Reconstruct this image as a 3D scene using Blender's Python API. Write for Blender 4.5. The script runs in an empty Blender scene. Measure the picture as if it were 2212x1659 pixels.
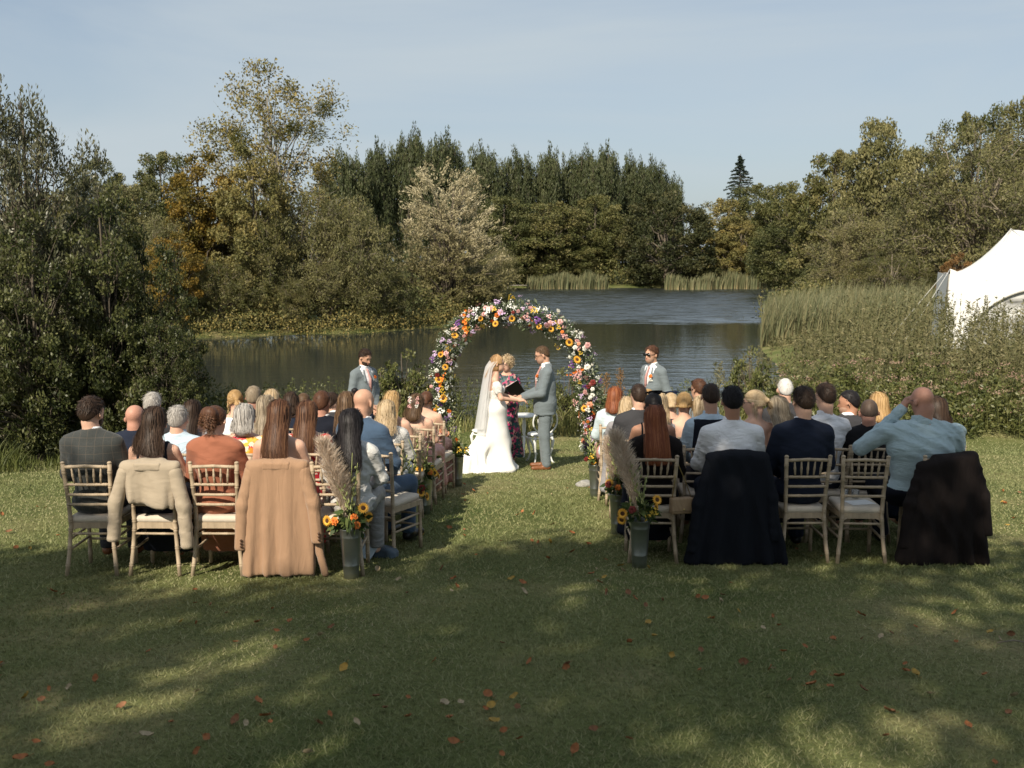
import bpy, math, random
import numpy as np
from mathutils import Vector, Matrix

R = math.radians
sc = bpy.context.scene
COL = sc.collection
random.seed(7)
RNG = np.random.default_rng(11)

# ---------------------------------------------------------------- camera
CAM_Z = 2.4
PITCH = R(6.96)
cam_data = bpy.data.cameras.new("camera")
cam = bpy.data.objects.new("camera", cam_data)
COL.objects.link(cam)
cam.location = (0, 0, CAM_Z)
cam.rotation_euler = (R(90) - PITCH, 0, 0)
cam_data.lens = 35.0
cam_data.sensor_width = 36.0
cam_data.clip_start = 0.1
cam_data.clip_end = 3000.0
cam_data.dof.use_dof = True
cam_data.dof.focus_distance = 10.5
cam_data.dof.aperture_fstop = 4.0
sc.camera = cam

# ---------------------------------------------------------------- sky and sun
SUN_EL = R(41)
SUN_AZ = R(24)          # light travels away from the camera and this much to the right
world = bpy.data.worlds.new("World")
sc.world = world
world.use_nodes = True
wn = world.node_tree
wn.nodes.clear()
w_out = wn.nodes.new("ShaderNodeOutputWorld")
w_bg = wn.nodes.new("ShaderNodeBackground")
sky = wn.nodes.new("ShaderNodeTexSky")
sky.sky_type = 'NISHITA'
sky.sun_disc = False
sky.sun_elevation = SUN_EL
sky.sun_rotation = R(180) + SUN_AZ
sky.air_density = 1.0
sky.dust_density = 2.0
sky.ozone_density = 1.5
tc = wn.nodes.new("ShaderNodeTexCoord")
mp = wn.nodes.new("ShaderNodeMapping")
mp.inputs['Scale'].default_value = (1.0, 1.4, 5.5)
mp.inputs['Rotation'].default_value = (0.0, R(9), R(12))
cn = wn.nodes.new("ShaderNodeTexNoise")
cn.inputs['Scale'].default_value = 1.5
cn.inputs['Detail'].default_value = 5.0
cn.inputs['Roughness'].default_value = 0.52
cn.inputs['Distortion'].default_value = 0.5
cr = wn.nodes.new("ShaderNodeMapRange")
cr.inputs['From Min'].default_value = 0.36
cr.inputs['From Max'].default_value = 0.70
cr.inputs['To Min'].default_value = 0.40
cr.inputs['To Max'].default_value = 0.90
cmix = wn.nodes.new("ShaderNodeMix")
cmix.data_type = 'RGBA'
cmix.inputs['B'].default_value = (4.80, 5.42, 5.80, 1)     # thin high cloud, same brightness range as the sky
wn.links.new(tc.outputs['Generated'], mp.inputs['Vector'])
wn.links.new(mp.outputs['Vector'], cn.inputs['Vector'])
wn.links.new(cn.outputs['Fac'], cr.inputs['Value'])
wn.links.new(cr.outputs['Result'], cmix.inputs['Factor'])
wn.links.new(sky.outputs['Color'], cmix.inputs['A'])
wn.links.new(cmix.outputs['Result'], w_bg.inputs['Color'])
w_bg.inputs['Strength'].default_value = 0.088
wn.links.new(w_bg.outputs['Background'], w_out.inputs['Surface'])

sun_data = bpy.data.lights.new("sun", 'SUN')
sun_data.energy = 5.0
sun_data.angle = R(0.55)
sun_data.color = (1.0, 0.90, 0.74)
sun = bpy.data.objects.new("sun", sun_data)
COL.objects.link(sun)
LDIR = Vector((math.sin(SUN_AZ) * math.cos(SUN_EL), math.cos(SUN_AZ) * math.cos(SUN_EL), -math.sin(SUN_EL)))
sun.rotation_euler = LDIR.to_track_quat('-Z', 'Y').to_euler()
sun.location = (-20, -40, 40)

sc.view_settings.view_transform = 'Standard'
sc.view_settings.look = 'None'
sc.view_settings.gamma = 1.0
sc.view_settings.use_curve_mapping = False
sc.view_settings.exposure = 0.40
sc.cycles.max_bounces = 6
sc.cycles.diffuse_bounces = 3
sc.cycles.glossy_bounces = 3
sc.cycles.transmission_bounces = 4
sc.cycles.transparent_max_bounces = 8
sc.cycles.use_denoising = True

# ---------------------------------------------------------------- places
FPX = 2150.0     # focal length measured on a 2212 px wide copy of the view


def ray(px, py):
    dx, dy = (px - 1106.0) / FPX, (py - 829.5) / FPX
    return Vector((dx, math.cos(PITCH) - dy * math.sin(PITCH), -math.sin(PITCH) - dy * math.cos(PITCH)))


def at(px, py, Y):
    d = ray(px, py)
    return Vector((0, 0, CAM_Z)) + d * (Y / d.y)


def lawn_z(y):
    return 0.09 * (7.5 - y)


def gp(px, py):
    d = ray(px, py)
    t = (0.09 * 7.5 - CAM_Z) / (d.z + 0.09 * d.y)
    return Vector((0, 0, CAM_Z)) + d * t


WATER_Z = -1.1


# ---------------------------------------------------------------- object helpers
def tag(o, label=None, cat=None, group=None, kind=None):
    if label: o['label'] = label
    if cat: o['category'] = cat
    if group: o['group'] = group
    if kind: o['kind'] = kind
    return o


def empty(name, loc, rz=0.0, label=None, cat=None, group=None):
    o = bpy.data.objects.new(name, None)
    COL.objects.link(o)
    o.location = loc
    o.rotation_euler = (0, 0, rz)
    o.empty_display_size = 0.1
    return tag(o, label, cat, group)


def link(name, me, parent=None, mat=None):
    o = bpy.data.objects.new(name, me)
    COL.objects.link(o)
    if mat is not None and not me.materials:
        me.materials.append(mat)
    if parent is not None:
        o.parent = parent
    return o


def mesh_np(name, V, F, smooth=True, attr=None, mat=None):
    """V (n,3), F (m,k) with a constant k; attr: dict of per-vertex floats"""
    V = np.ascontiguousarray(V, dtype=np.float32)
    F = np.ascontiguousarray(F, dtype=np.int32)
    me = bpy.data.meshes.new(name)
    me.vertices.add(len(V))
    me.vertices.foreach_set('co', V.ravel())
    k = F.shape[1]
    me.loops.add(F.size)
    me.loops.foreach_set('vertex_index', F.ravel())
    me.polygons.add(len(F))
    me.polygons.foreach_set('loop_start', np.arange(0, F.size, k, dtype=np.int32))
    me.polygons.foreach_set('loop_total', np.full(len(F), k, dtype=np.int32))
    me.polygons.foreach_set('use_smooth', np.full(len(F), smooth, dtype=bool))
    for n, a in (attr or {}).items():
        at_ = me.attributes.new(n, 'FLOAT', 'POINT')
        at_.data.foreach_set('value', np.ascontiguousarray(a, dtype=np.float32))
    me.update()
    me.validate()
    if mat is not None:
        me.materials.append(mat)
    return me


class MB:
    """collects shapes (mixed faces) into one mesh"""
    def __init__(self):
        self.v, self.f = [], []

    def add(self, V, F):
        o = len(self.v)
        self.v.extend([tuple(p) for p in V])
        self.f.extend([tuple(i + o for i in q) for q in F])
        return self

    def tube(self, pts, rad, n=8, cap=True):
        pts = [Vector(p) for p in pts]
        if not hasattr(rad, '__len__'):
            rad = [rad] * len(pts)
        V, F = [], []
        for i, p in enumerate(pts):
            t = (pts[min(i + 1, len(pts) - 1)] - pts[max(i - 1, 0)])
            if t.length < 1e-9:
                t = pts[-1] - pts[0]
            t.normalize()
            ref = Vector((0, 1, 0)) if abs(t.y) < 0.8 else Vector((1, 0, 0))
            u = t.cross(ref).normalized()
            w = t.cross(u)
            for j in range(n):
                a = 2 * math.pi * j / n
                V.append(p + (u * math.cos(a) + w * math.sin(a)) * rad[i])
        for i in range(len(pts) - 1):
            for j in range(n):
                a, b = i * n + j, i * n + (j + 1) % n
                F.append((a, a + n, b + n, b))
        if cap:
            F.append(tuple(range(n)))
            m = (len(pts) - 1) * n
            F.append(tuple(m + n - 1 - j for j in range(n)))
        return self.add(V, F)

    def box(self, c, h, M=None, bev=0.0):
        c = Vector(c)
        V = []
        for x in (-1, 1):
            for y in (-1, 1):
                for z in (-1, 1):
                    p = Vector((x * h[0], y * h[1], z * h[2]))
                    V.append(c + (M @ p if M is not None else p))
        F = [(0, 1, 3, 2), (4, 6, 7, 5), (0, 4, 5, 1), (2, 3, 7, 6), (0, 2, 6, 4), (1, 5, 7, 3)]
        return self.add(V, F)

    def lathe(self, prof, n=20, c=(0, 0, 0), cap=True):
        V, F = [], []
        for (r, z) in prof:
            for j in range(n):
                a = 2 * math.pi * j / n
                V.append((c[0] + r * math.cos(a), c[1] + r * math.sin(a), c[2] + z))
        for i in range(len(prof) - 1):
            for j in range(n):
                a, b = i * n + j, i * n + (j + 1) % n
                F.append((a, b, b + n, a + n))
        if cap:
            F.append(tuple(range(n - 1, -1, -1)))
            m = (len(prof) - 1) * n
            F.append(tuple(m + j for j in range(n)))
        return self.add(V, F)

    def mesh(self, name, mat=None, smooth=True):
        me = bpy.data.meshes.new(name)
        me.from_pydata(self.v, [], self.f)
        me.polygons.foreach_set('use_smooth', [smooth] * len(me.polygons))
        me.update()
        if mat is not None:
            me.materials.append(mat)
        return me

    def build(self, name, mat, parent=None, smooth=True):
        return link(name, self.mesh(name, mat, smooth), parent)


def children_of(o):
    return [c for c in o.children]


def copy_tree(o, parent=None):
    c = o.copy()
    COL.objects.link(c)
    if parent is not None:
        c.parent = parent
    for ch in children_of(o):
        copy_tree(ch, c)
    return c


# ---------------------------------------------------------------- materials
MATS = {}


def nodes_of(name):
    m = bpy.data.materials.new(name)
    m.use_nodes = True
    nt = m.node_tree
    b = nt.nodes['Principled BSDF']
    MATS[name] = m
    return m, nt, b


def N(nt, typ, **kw):
    n = nt.nodes.new(typ)
    for k, v in kw.items():
        if k in n.inputs:
            n.inputs[k].default_value = v
        else:
            setattr(n, k, v)
    return n


def c4(c):
    return (c[0], c[1], c[2], 1.0)


def scl(c, s):
    return tuple(min(1.0, x * s) for x in c)


def ramp(nt, stops, interp='LINEAR'):
    n = nt.nodes.new('ShaderNodeValToRGB')
    n.color_ramp.interpolation = interp
    e = n.color_ramp.elements
    while len(e) < len(stops):
        e.new(0.5)
    for el, (p, c) in zip(e, stops):
        el.position = p
        el.color = c4(c)
    return n


def mat(name, col, rough=0.8, var=0.18, scale=18.0, bump=0.0, bscale=None, metal=0.0, spec=0.3, sheen=0.0, col2=None, stretch=None, sss=0.0):
    if name in MATS:
        return MATS[name]
    m, nt, b = nodes_of(name)
    t = N(nt, 'ShaderNodeTexCoord')
    src = t.outputs['Object']
    if stretch:
        mp_ = N(nt, 'ShaderNodeMapping')
        mp_.inputs['Scale'].default_value = stretch
        nt.links.new(src, mp_.inputs['Vector'])
        src = mp_.outputs['Vector']
    nz = N(nt, 'ShaderNodeTexNoise', Scale=scale, Detail=5.0, Roughness=0.6)
    nt.links.new(src, nz.inputs['Vector'])
    rp = ramp(nt, [(0.28, scl(col, 1 - var)), (0.72, col2 or scl(col, 1 + var))])
    nt.links.new(nz.outputs['Fac'], rp.inputs['Fac'])
    nt.links.new(rp.outputs['Color'], b.inputs['Base Color'])
    b.inputs['Roughness'].default_value = rough
    b.inputs['Metallic'].default_value = metal
    b.inputs['Specular IOR Level'].default_value = spec
    if sheen:
        b.inputs['Sheen Weight'].default_value = sheen
        b.inputs['Sheen Roughness'].default_value = 0.5
    if sss:
        b.inputs['Subsurface Weight'].default_value = sss
        b.inputs['Subsurface Radius'].default_value = (0.012, 0.005, 0.003)
        b.inputs['Subsurface Scale'].default_value = 1.0
    if bump:
        nb = N(nt, 'ShaderNodeTexNoise', Scale=bscale or scale * 4, Detail=4.0)
        nt.links.new(src, nb.inputs['Vector'])
        bp = N(nt, 'ShaderNodeBump', Strength=bump, Distance=0.02)
        nt.links.new(nb.outputs['Fac'], bp.inputs['Height'])
        nt.links.new(bp.outputs['Normal'], b.inputs['Normal'])
    return m


def leaf_mat(name, cols, trans=0.20, rough=0.55, spec=0.25):
    """leaf colours run over the per-leaf 'tint' attribute"""
    if name in MATS:
        return MATS[name]
    m, nt, b = nodes_of(name)
    a = N(nt, 'ShaderNodeAttribute')
    a.attribute_name = 'tint'
    oi = N(nt, 'ShaderNodeObjectInfo')
    md = N(nt, 'ShaderNodeMath', operation='MULTIPLY_ADD')
    md.inputs[1].default_value = 0.16
    nt.links.new(oi.outputs['Random'], md.inputs[0])
    nt.links.new(a.outputs['Fac'], md.inputs[2])
    if name.endswith('_leaf'):
        cols = [scl(cols[0], .62)] + list(cols[1:-1]) + [scl(cols[-1], 1.15)]  # colour ends pushed apart to put clump light-and-shade contrast into the leaves
    n = len(cols)
    rp = ramp(nt, [(i / max(1, n - 1), c) for i, c in enumerate(cols)])
    nt.links.new(md.outputs['Value'], rp.inputs['Fac'])
    nt.links.new(rp.outputs['Color'], b.inputs['Base Color'])
    b.inputs['Roughness'].default_value = rough
    b.inputs['Specular IOR Level'].default_value = spec
    tr = N(nt, 'ShaderNodeBsdfTranslucent')
    nt.links.new(rp.outputs['Color'], tr.inputs['Color'])
    mx = N(nt, 'ShaderNodeMixShader')
    mx.inputs['Fac'].default_value = trans
    nt.links.new(b.outputs['BSDF'], mx.inputs[1])
    nt.links.new(tr.outputs['BSDF'], mx.inputs[2])
    nt.links.new(mx.outputs['Shader'], nt.nodes['Material Output'].inputs['Surface'])
    return m


# ---------------------------------------------------------------- tubes in bulk
def tubes_np(P, rad, sides=3):
    """P (n,m,3) polylines, rad (n,m) -> V,F for open tubes"""
    n, m, _ = P.shape
    T = np.gradient(P, axis=1)
    T /= np.linalg.norm(T, axis=2, keepdims=True) + 1e-9
    ref = np.zeros_like(T); ref[..., 1] = 1.0
    alt = np.abs(T[..., 1]) > 0.85
    ref[alt] = (1.0, 0, 0)
    U = np.cross(T, ref); U /= np.linalg.norm(U, axis=2, keepdims=True) + 1e-9
    W = np.cross(T, U)
    V = []
    for j in range(sides):
        a = 2 * math.pi * j / sides
        V.append(P + (U * math.cos(a) + W * math.sin(a)) * rad[..., None])
    V = np.stack(V, axis=2)              # n,m,s,3
    idx = np.arange(n * m * sides).reshape(n, m, sides)
    a = idx[:, :-1, :]
    b = np.roll(idx, -1, axis=2)[:, :-1, :]
    F = np.stack([a, idx[:, 1:, :], np.roll(idx, -1, axis=2)[:, 1:, :], b], axis=-1).reshape(-1, 4)
    return V.reshape(-1, 3), F


def ribbons_np(P, rad, axis_c=(0, -.01, 0)):
    """flat strips along the polylines P (n,m,3), lying flat on whatever they wrap"""
    n, m, _ = P.shape
    T = np.gradient(P, axis=1)
    O = P - np.array(axis_c)
    O = O * np.array([1, 1, .35])
    W = np.cross(T, O); W /= np.linalg.norm(W, axis=2, keepdims=True) + 1e-9
    W = W * rad[..., None]
    V = np.stack([P - W, P + W], axis=2)
    i = np.arange(n * m * 2).reshape(n, m, 2)
    F = np.stack([i[:, :-1, 0], i[:, :-1, 1], i[:, 1:, 1], i[:, 1:, 0]], -1).reshape(-1, 4)
    return V.reshape(-1, 3), F


def rand_dirs(n, rng=RNG):
    v = rng.normal(size=(n, 3))
    return v / np.linalg.norm(v, axis=1, keepdims=True)
# ---------------------------------------------------------------- smooth bodies: blended rounded shapes turned into one skin
class Prim:
    def __init__(s, kind, k=0.03, op='u', tag='', **kw):
        s.kind, s.k, s.op, s.tag = kind, k, op, tag
        s.__dict__.update(kw)

    def copy(s, **kw):
        p = Prim.__new__(Prim)
        p.__dict__.update(s.__dict__)
        p.__dict__.update(kw)
        return p

    def infl(s, t):
        if s.kind == 'rc':
            return s.copy(r1=s.r1 + t, r2=s.r2 + t)
        if s.kind == 'el':
            return s.copy(r=s.r + t)
        return s.copy(h=s.h + t)

    def bounds(s):
        if s.kind == 'rc':
            m = max(s.r1, s.r2)
            return np.minimum(s.a, s.b) - m, np.maximum(s.a, s.b) + m
        e = s.r if s.kind == 'el' else s.h + s.rd
        if s.M is not None:
            e = np.abs(s.M) @ e
        return s.c - e, s.c + e

    def dist(s, X, Y, Z):
        if s.kind == 'rc':
            a, b = s.a, s.b
            d = b - a
            L = float(d @ d) + 1e-12
            px, py, pz = X - a[0], Y - a[1], Z - a[2]
            t = np.clip((px * d[0] + py * d[1] + pz * d[2]) / L, 0, 1)
            q = np.sqrt((px - t * d[0]) ** 2 + (py - t * d[1]) ** 2 + (pz - t * d[2]) ** 2)
            return q - (s.r1 + (s.r2 - s.r1) * t)
        px, py, pz = X - s.c[0], Y - s.c[1], Z - s.c[2]
        if s.M is not None:
            m = s.M
            px, py, pz = (m[0, 0] * px + m[1, 0] * py + m[2, 0] * pz,
                          m[0, 1] * px + m[1, 1] * py + m[2, 1] * pz,
                          m[0, 2] * px + m[1, 2] * py + m[2, 2] * pz)
        if s.kind == 'el':
            r = s.r
            k0 = np.sqrt((px / r[0]) ** 2 + (py / r[1]) ** 2 + (pz / r[2]) ** 2)
            k1 = np.sqrt((px / r[0] ** 2) ** 2 + (py / r[1] ** 2) ** 2 + (pz / r[2] ** 2) ** 2)
            return k0 * (k0 - 1.0) / np.maximum(k1, 1e-6)
        qx, qy, qz = np.abs(px) - s.h[0], np.abs(py) - s.h[1], np.abs(pz) - s.h[2]
        out = np.sqrt(np.maximum(qx, 0) ** 2 + np.maximum(qy, 0) ** 2 + np.maximum(qz, 0) ** 2)
        return out + np.minimum(np.maximum(qx, np.maximum(qy, qz)), 0) - s.rd


def A(*p):
    return np.array(p, dtype=np.float32)


def rc(a, b, r1, r2=None, k=0.03, tag='', op='u'):
    return Prim('rc', k, op, tag, a=A(*a), b=A(*b), r1=r1, r2=r1 if r2 is None else r2)


def el(c, r, M=None, k=0.03, tag='', op='u'):
    return Prim('el', k, op, tag, c=A(*c), r=A(*r), M=None if M is None else np.array(M, dtype=np.float32))


def bx(c, h, rd=0.01, M=None, k=0.02, tag='', op='u'):
    return Prim('bx', k, op, tag, c=A(*c), h=A(*h), rd=rd, M=None if M is None else np.array(M, dtype=np.float32))


def skin(prims, h, post=None):
    """-> V, F (quads) of the zero level of the blended prims"""
    lo = np.min([p.bounds()[0] for p in prims if p.op == 'u'], axis=0) - 3 * h
    hi = np.max([p.bounds()[1] for p in prims if p.op == 'u'], axis=0) + 3 * h
    n = np.ceil((hi - lo) / h).astype(int) + 1
    ax = [lo[i] + h * np.arange(n[i], dtype=np.float32) for i in range(3)]
    X, Y, Z = ax[0][:, None, None], ax[1][None, :, None], ax[2][None, None, :]
    F = np.full(n, 0.2, dtype=np.float32)
    for p in prims:
        a, b = p.bounds()
        m = p.k + 2.5 * h
        i0 = np.clip(np.floor((a - m - lo) / h).astype(int), 0, n - 1)
        i1 = np.clip(np.ceil((b + m - lo) / h).astype(int) + 1, 1, n)
        sl = tuple(slice(i0[i], i1[i]) for i in range(3))
        d = p.dist(ax[0][sl[0]][:, None, None], ax[1][sl[1]][None, :, None], ax[2][sl[2]][None, None, :]).astype(np.float32)
        g = F[sl]
        if p.op == 'u':
            q = np.maximum(p.k - np.abs(g - d), 0) / p.k
            F[sl] = np.minimum(g, d) - q * q * p.k * 0.25
        else:
            q = np.maximum(p.k - np.abs(g + d), 0) / p.k
            F[sl] = np.maximum(g, -d) + q * q * p.k * 0.25
    if post is not None:
        F = post(F, X, Y, Z).astype(np.float32)
        F[0], F[-1], F[:, 0], F[:, -1], F[:, :, 0], F[:, :, -1] = (0.1,) * 6
    S = F < 0
    C8 = [S[dx:n[0] - 1 + dx, dy:n[1] - 1 + dy, dz:n[2] - 1 + dz] for dx in (0, 1) for dy in (0, 1) for dz in (0, 1)]
    anyS = np.logical_or.reduce(C8)
    allS = np.logical_and.reduce(C8)
    act = anyS & ~allS
    I = np.argwhere(act)
    if len(I) == 0:
        return np.zeros((0, 3)), np.zeros((0, 4), int)
    idx = np.full(act.shape, -1, dtype=np.int64)
    idx[act] = np.arange(len(I))
    cor = np.array([(dx, dy, dz) for dx in (0, 1) for dy in (0, 1) for dz in (0, 1)])
    vals = np.stack([F[I[:, 0] + c[0], I[:, 1] + c[1], I[:, 2] + c[2]] for c in cor], axis=1)
    acc = np.zeros((len(I), 3)); cnt = np.zeros(len(I))
    for a in range(8):
        for b in range(a + 1, 8):
            if np.abs(cor[a] - cor[b]).sum() == 1:
                va, vb = vals[:, a], vals[:, b]
                m = (va < 0) != (vb < 0)
                t = np.where(m, va / np.where(m, va - vb, 1), 0)
                p = cor[a] + t[:, None] * (cor[b] - cor[a])
                acc += np.where(m[:, None], p, 0)
                cnt += m
    V = lo + h * (I + acc / np.maximum(cnt, 1)[:, None])
    quads = []
    for axd in range(3):
        s0 = [slice(None)] * 3; s1 = [slice(None)] * 3
        s0[axd] = slice(0, -1); s1[axd] = slice(1, None)
        a, b = S[tuple(s0)], S[tuple(s1)]
        E = np.argwhere(a != b)
        u, v = (axd + 1) % 3, (axd + 2) % 3
        ok = (E[:, u] > 0) & (E[:, v] > 0) & (E[:, u] < n[u] - 1) & (E[:, v] < n[v] - 1)
        E = E[ok]
        if len(E) == 0:
            continue
        ins = a[E[:, 0], E[:, 1], E[:, 2]]
        eu = np.zeros(3, int); eu[u] = 1
        ev = np.zeros(3, int); ev[v] = 1
        g = lambda o: idx[tuple((E - o).T)]
        q = np.stack([g(eu + ev), g(ev), g(0 * eu), g(eu)], axis=1)
        q[~ins] = q[~ins][:, ::-1]
        quads.append(q)
    Q = np.concatenate(quads)
    Q = Q[(Q >= 0).all(axis=1)]
    return V, Q


def rotm(yaw=0, pitch=0, roll=0):
    """turn left about z, nod (positive looks down) about x, tilt about y"""
    return np.array(Matrix.Rotation(yaw, 3, 'Z') @ Matrix.Rotation(-pitch, 3, 'X') @ Matrix.Rotation(roll, 3, 'Y'))


def folds(X, Y, Z, amp, f=26.0, seed=0.0, dir_=(0.5, 0.3, 1.0)):
    a = dir_[0] * X + dir_[1] * Y + dir_[2] * Z
    w = 0.9 * np.sin(7.3 * X + 5.1 * Z + seed) + 0.7 * np.sin(9.1 * Y - 6.7 * Z + 2.1 * seed)
    e = 0.5 + 0.5 * np.sin(5.3 * Z + 4.1 * X + 1.7 * seed + 3 * Y)
    return amp * e * (np.abs(np.sin(0.5 * f * a + w)) - 0.6)
# ---------------------------------------------------------------- land and water
POND = np.array([(-46, 24), (-24, 22.3), (-9, 21.6), (0, 21.2), (6.2, 22.0), (8.4, 30), (10.2, 41), (14, 52), (20, 70), (27, 84),
                 (31, 92), (30, 97), (26, 104), (30, 118), (36, 128), (36, 133), (24, 136), (10, 135), (0, 137), (-2.5, 122), (0.5, 84), (0.2, 66), (-2.2, 56),
                 (-7, 50), (-14, 46.5), (-20, 45), (-46, 46)], dtype=float)


def pond_sd(x, y):
    """distance to the pond's edge, negative over the water"""
    x = np.asarray(x, float); y = np.asarray(y, float)
    d = np.full(x.shape, 1e9); ins = np.zeros(x.shape, bool)
    n = len(POND)
    for i in range(n):
        a, b = POND[i], POND[(i + 1) % n]
        e = b - a
        t = np.clip(((x - a[0]) * e[0] + (y - a[1]) * e[1]) / (e @ e), 0, 1)
        d = np.minimum(d, np.hypot(x - a[0] - t * e[0], y - a[1] - t * e[1]))
        c = (a[1] > y) != (b[1] > y)
        xs = a[0] + (y - a[1]) * e[0] / (e[1] if e[1] else 1e-9)
        ins ^= c & (x < xs)
    return np.where(ins, -d, d)


def land_z(x, y):
    x = np.asarray(x, float); y = np.asarray(y, float)
    lawn = 0.09 * (7.5 - np.maximum(y, -14))
    sd = pond_sd(x, y)
    far = WATER_Z + np.clip(sd * 0.22, -0.9, 0.0) + np.clip(sd * 0.14, 0, 0.35) + np.clip((sd - 6) * 0.03, 0, 1.6)
    far += 0.10 * np.sin(0.7 * x) * np.cos(0.5 * y) * np.clip(sd, 0, 1)
    w = np.clip((y - 17.2) / 2.6, 0, 1); w = w * w * (3 - 2 * w)
    return lawn * (1 - w) + far * w


def lz(x, y):
    return float(land_z(np.array([x]), np.array([y]))[0])


def grow(a, b, s, g, far):
    v = list(np.arange(a, b, s))
    st, p = s, v[-1]
    while p < far:
        st *= g; p += st; v.append(p)
    return v


gx = grow(0, 13, 0.55, 1.25, 1500)
gx = np.array(sorted(set([-v for v in gx] + gx)))
gy = np.array([-1500, -600, -250, -120, -60, -40, -30, -24] + grow(-18, 26, 0.5, 1.07, 1800))
GX, GY = np.meshgrid(gx, gy, indexing='ij')
GZ = land_z(GX, GY)
gv = np.stack([GX, GY, GZ], -1).reshape(-1, 3)
nx, ny = GX.shape
ii = np.arange(nx * ny).reshape(nx, ny)
gf = np.stack([ii[:-1, :-1], ii[1:, :-1], ii[1:, 1:], ii[:-1, 1:]], -1).reshape(-1, 4)

m, nt, b = nodes_of('turf')
t = N(nt, 'ShaderNodeTexCoord')
n1 = N(nt, 'ShaderNodeTexNoise', Scale=0.55, Detail=4.0, Roughness=0.62)
n2 = N(nt, 'ShaderNodeTexNoise', Scale=30.0, Detail=6.0, Roughness=0.7)
r1 = ramp(nt, [(0.30, (0.088, 0.118, 0.036)), (0.54, (0.170, 0.186, 0.072)), (0.76, (0.340, 0.285, 0.160))])
r2 = ramp(nt, [(0.30, (0.45, 0.45, 0.42)), (0.70, (1.15, 1.12, 1.05))])
mx = N(nt, 'ShaderNodeMix', data_type='RGBA', blend_type='MULTIPLY')
mx.inputs['Factor'].default_value = 1.0
nt.links.new(t.outputs['Object'], n1.inputs['Vector'])
nt.links.new(t.outputs['Object'], n2.inputs['Vector'])
nt.links.new(n1.outputs['Fac'], r1.inputs['Fac'])
nt.links.new(n2.outputs['Fac'], r2.inputs['Fac'])
nt.links.new(r1.outputs['Color'], mx.inputs['A'])
nt.links.new(r2.outputs['Color'], mx.inputs['B'])
nt.links.new(mx.outputs['Result'], b.inputs['Base Color'])
b.inputs['Roughness'].default_value = 0.9
b.inputs['Specular IOR Level'].default_value = 0.1
bp = N(nt, 'ShaderNodeBump', Strength=0.7, Distance=0.03)
nt.links.new(n2.outputs['Fac'], bp.inputs['Height'])
nt.links.new(bp.outputs['Normal'], b.inputs['Normal'])
tag(link('ground', mesh_np('ground', gv, gf, mat=m)), 'olive green lawn sloping down to the pond and its far banks', kind='structure')

# water: one sheet with real ripples in its normal, stronger where the breeze reaches it
m, nt, b = nodes_of('pond_water')
t = N(nt, 'ShaderNodeTexCoord')
mp = N(nt, 'ShaderNodeMapping'); mp.inputs['Scale'].default_value = (0.55, 1.5, 1.0)
w1 = N(nt, 'ShaderNodeTexNoise', Scale=2.6, Detail=3.0, Roughness=0.6, Distortion=0.4)
w2 = N(nt, 'ShaderNodeTexNoise', Scale=0.05, Detail=2.0)
mp2 = N(nt, 'ShaderNodeMapping'); mp2.inputs['Scale'].default_value = (0.35, 1.2, 1.0)
wr = N(nt, 'ShaderNodeMapRange'); 
wr.inputs['From Min'].default_value = 0.42; wr.inputs['From Max'].default_value = 0.62
wr.inputs['To Min'].default_value = 0.05; wr.inputs['To Max'].default_value = 0.34
bp = N(nt, 'ShaderNodeBump', Distance=0.10)
nt.links.new(t.outputs['Object'], mp.inputs['Vector']); nt.links.new(mp.outputs['Vector'], w1.inputs['Vector'])
nt.links.new(t.outputs['Object'], mp2.inputs['Vector']); nt.links.new(mp2.outputs['Vector'], w2.inputs['Vector'])
sx = N(nt, 'ShaderNodeSeparateXYZ'); nt.links.new(t.outputs['Object'], sx.inputs['Vector'])
yn = N(nt, 'ShaderNodeMath', operation='MULTIPLY_ADD'); yn.inputs[1].default_value = 22.0      # edges of the wind lanes wander
nt.links.new(w2.outputs['Fac'], yn.inputs[0]); nt.links.new(sx.outputs['Y'], yn.inputs[2])
y2 = N(nt, 'ShaderNodeMapRange'); y2.inputs['From Min'].default_value = 28.0; y2.inputs['From Max'].default_value = 150.0
nt.links.new(yn.outputs['Value'], y2.inputs['Value'])
lane = ramp(nt, [(0.00, (.34,) * 3), (0.10, (.30,) * 3), (0.20, (.10,) * 3), (0.32, (.06,) * 3), (0.40, (.75,) * 3), (0.72, (.95,) * 3), (0.92, (.45,) * 3)])
nt.links.new(y2.outputs['Result'], lane.inputs['Fac'])
lx = N(nt, 'ShaderNodeMapRange'); lx.inputs['From Min'].default_value = -9.0; lx.inputs['From Max'].default_value = 3.0; lx.inputs['To Min'].default_value = 0.25
nt.links.new(sx.outputs['X'], lx.inputs['Value'])
ml = N(nt, 'ShaderNodeMath', operation='MULTIPLY'); nt.links.new(lane.outputs['Color'], ml.inputs[0]); nt.links.new(lx.outputs['Result'], ml.inputs[1])
nt.links.new(ml.outputs['Value'], bp.inputs['Strength'])
rg = N(nt, 'ShaderNodeMath', operation='MULTIPLY_ADD'); rg.inputs[1].default_value = 0.12; rg.inputs[2].default_value = 0.04     # wavelets too small to shape
nt.links.new(ml.outputs['Value'], rg.inputs[0]); nt.links.new(rg.outputs['Value'], b.inputs['Roughness'])
nt.links.new(w1.outputs['Fac'], bp.inputs['Height']); nt.links.new(bp.outputs['Normal'], b.inputs['Normal'])
b.inputs['Base Color'].default_value = (0.026, 0.031, 0.028, 1)
b.inputs['Roughness'].default_value = 0.10
b.inputs['IOR'].default_value = 1.37
WATER_MAT = m
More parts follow.
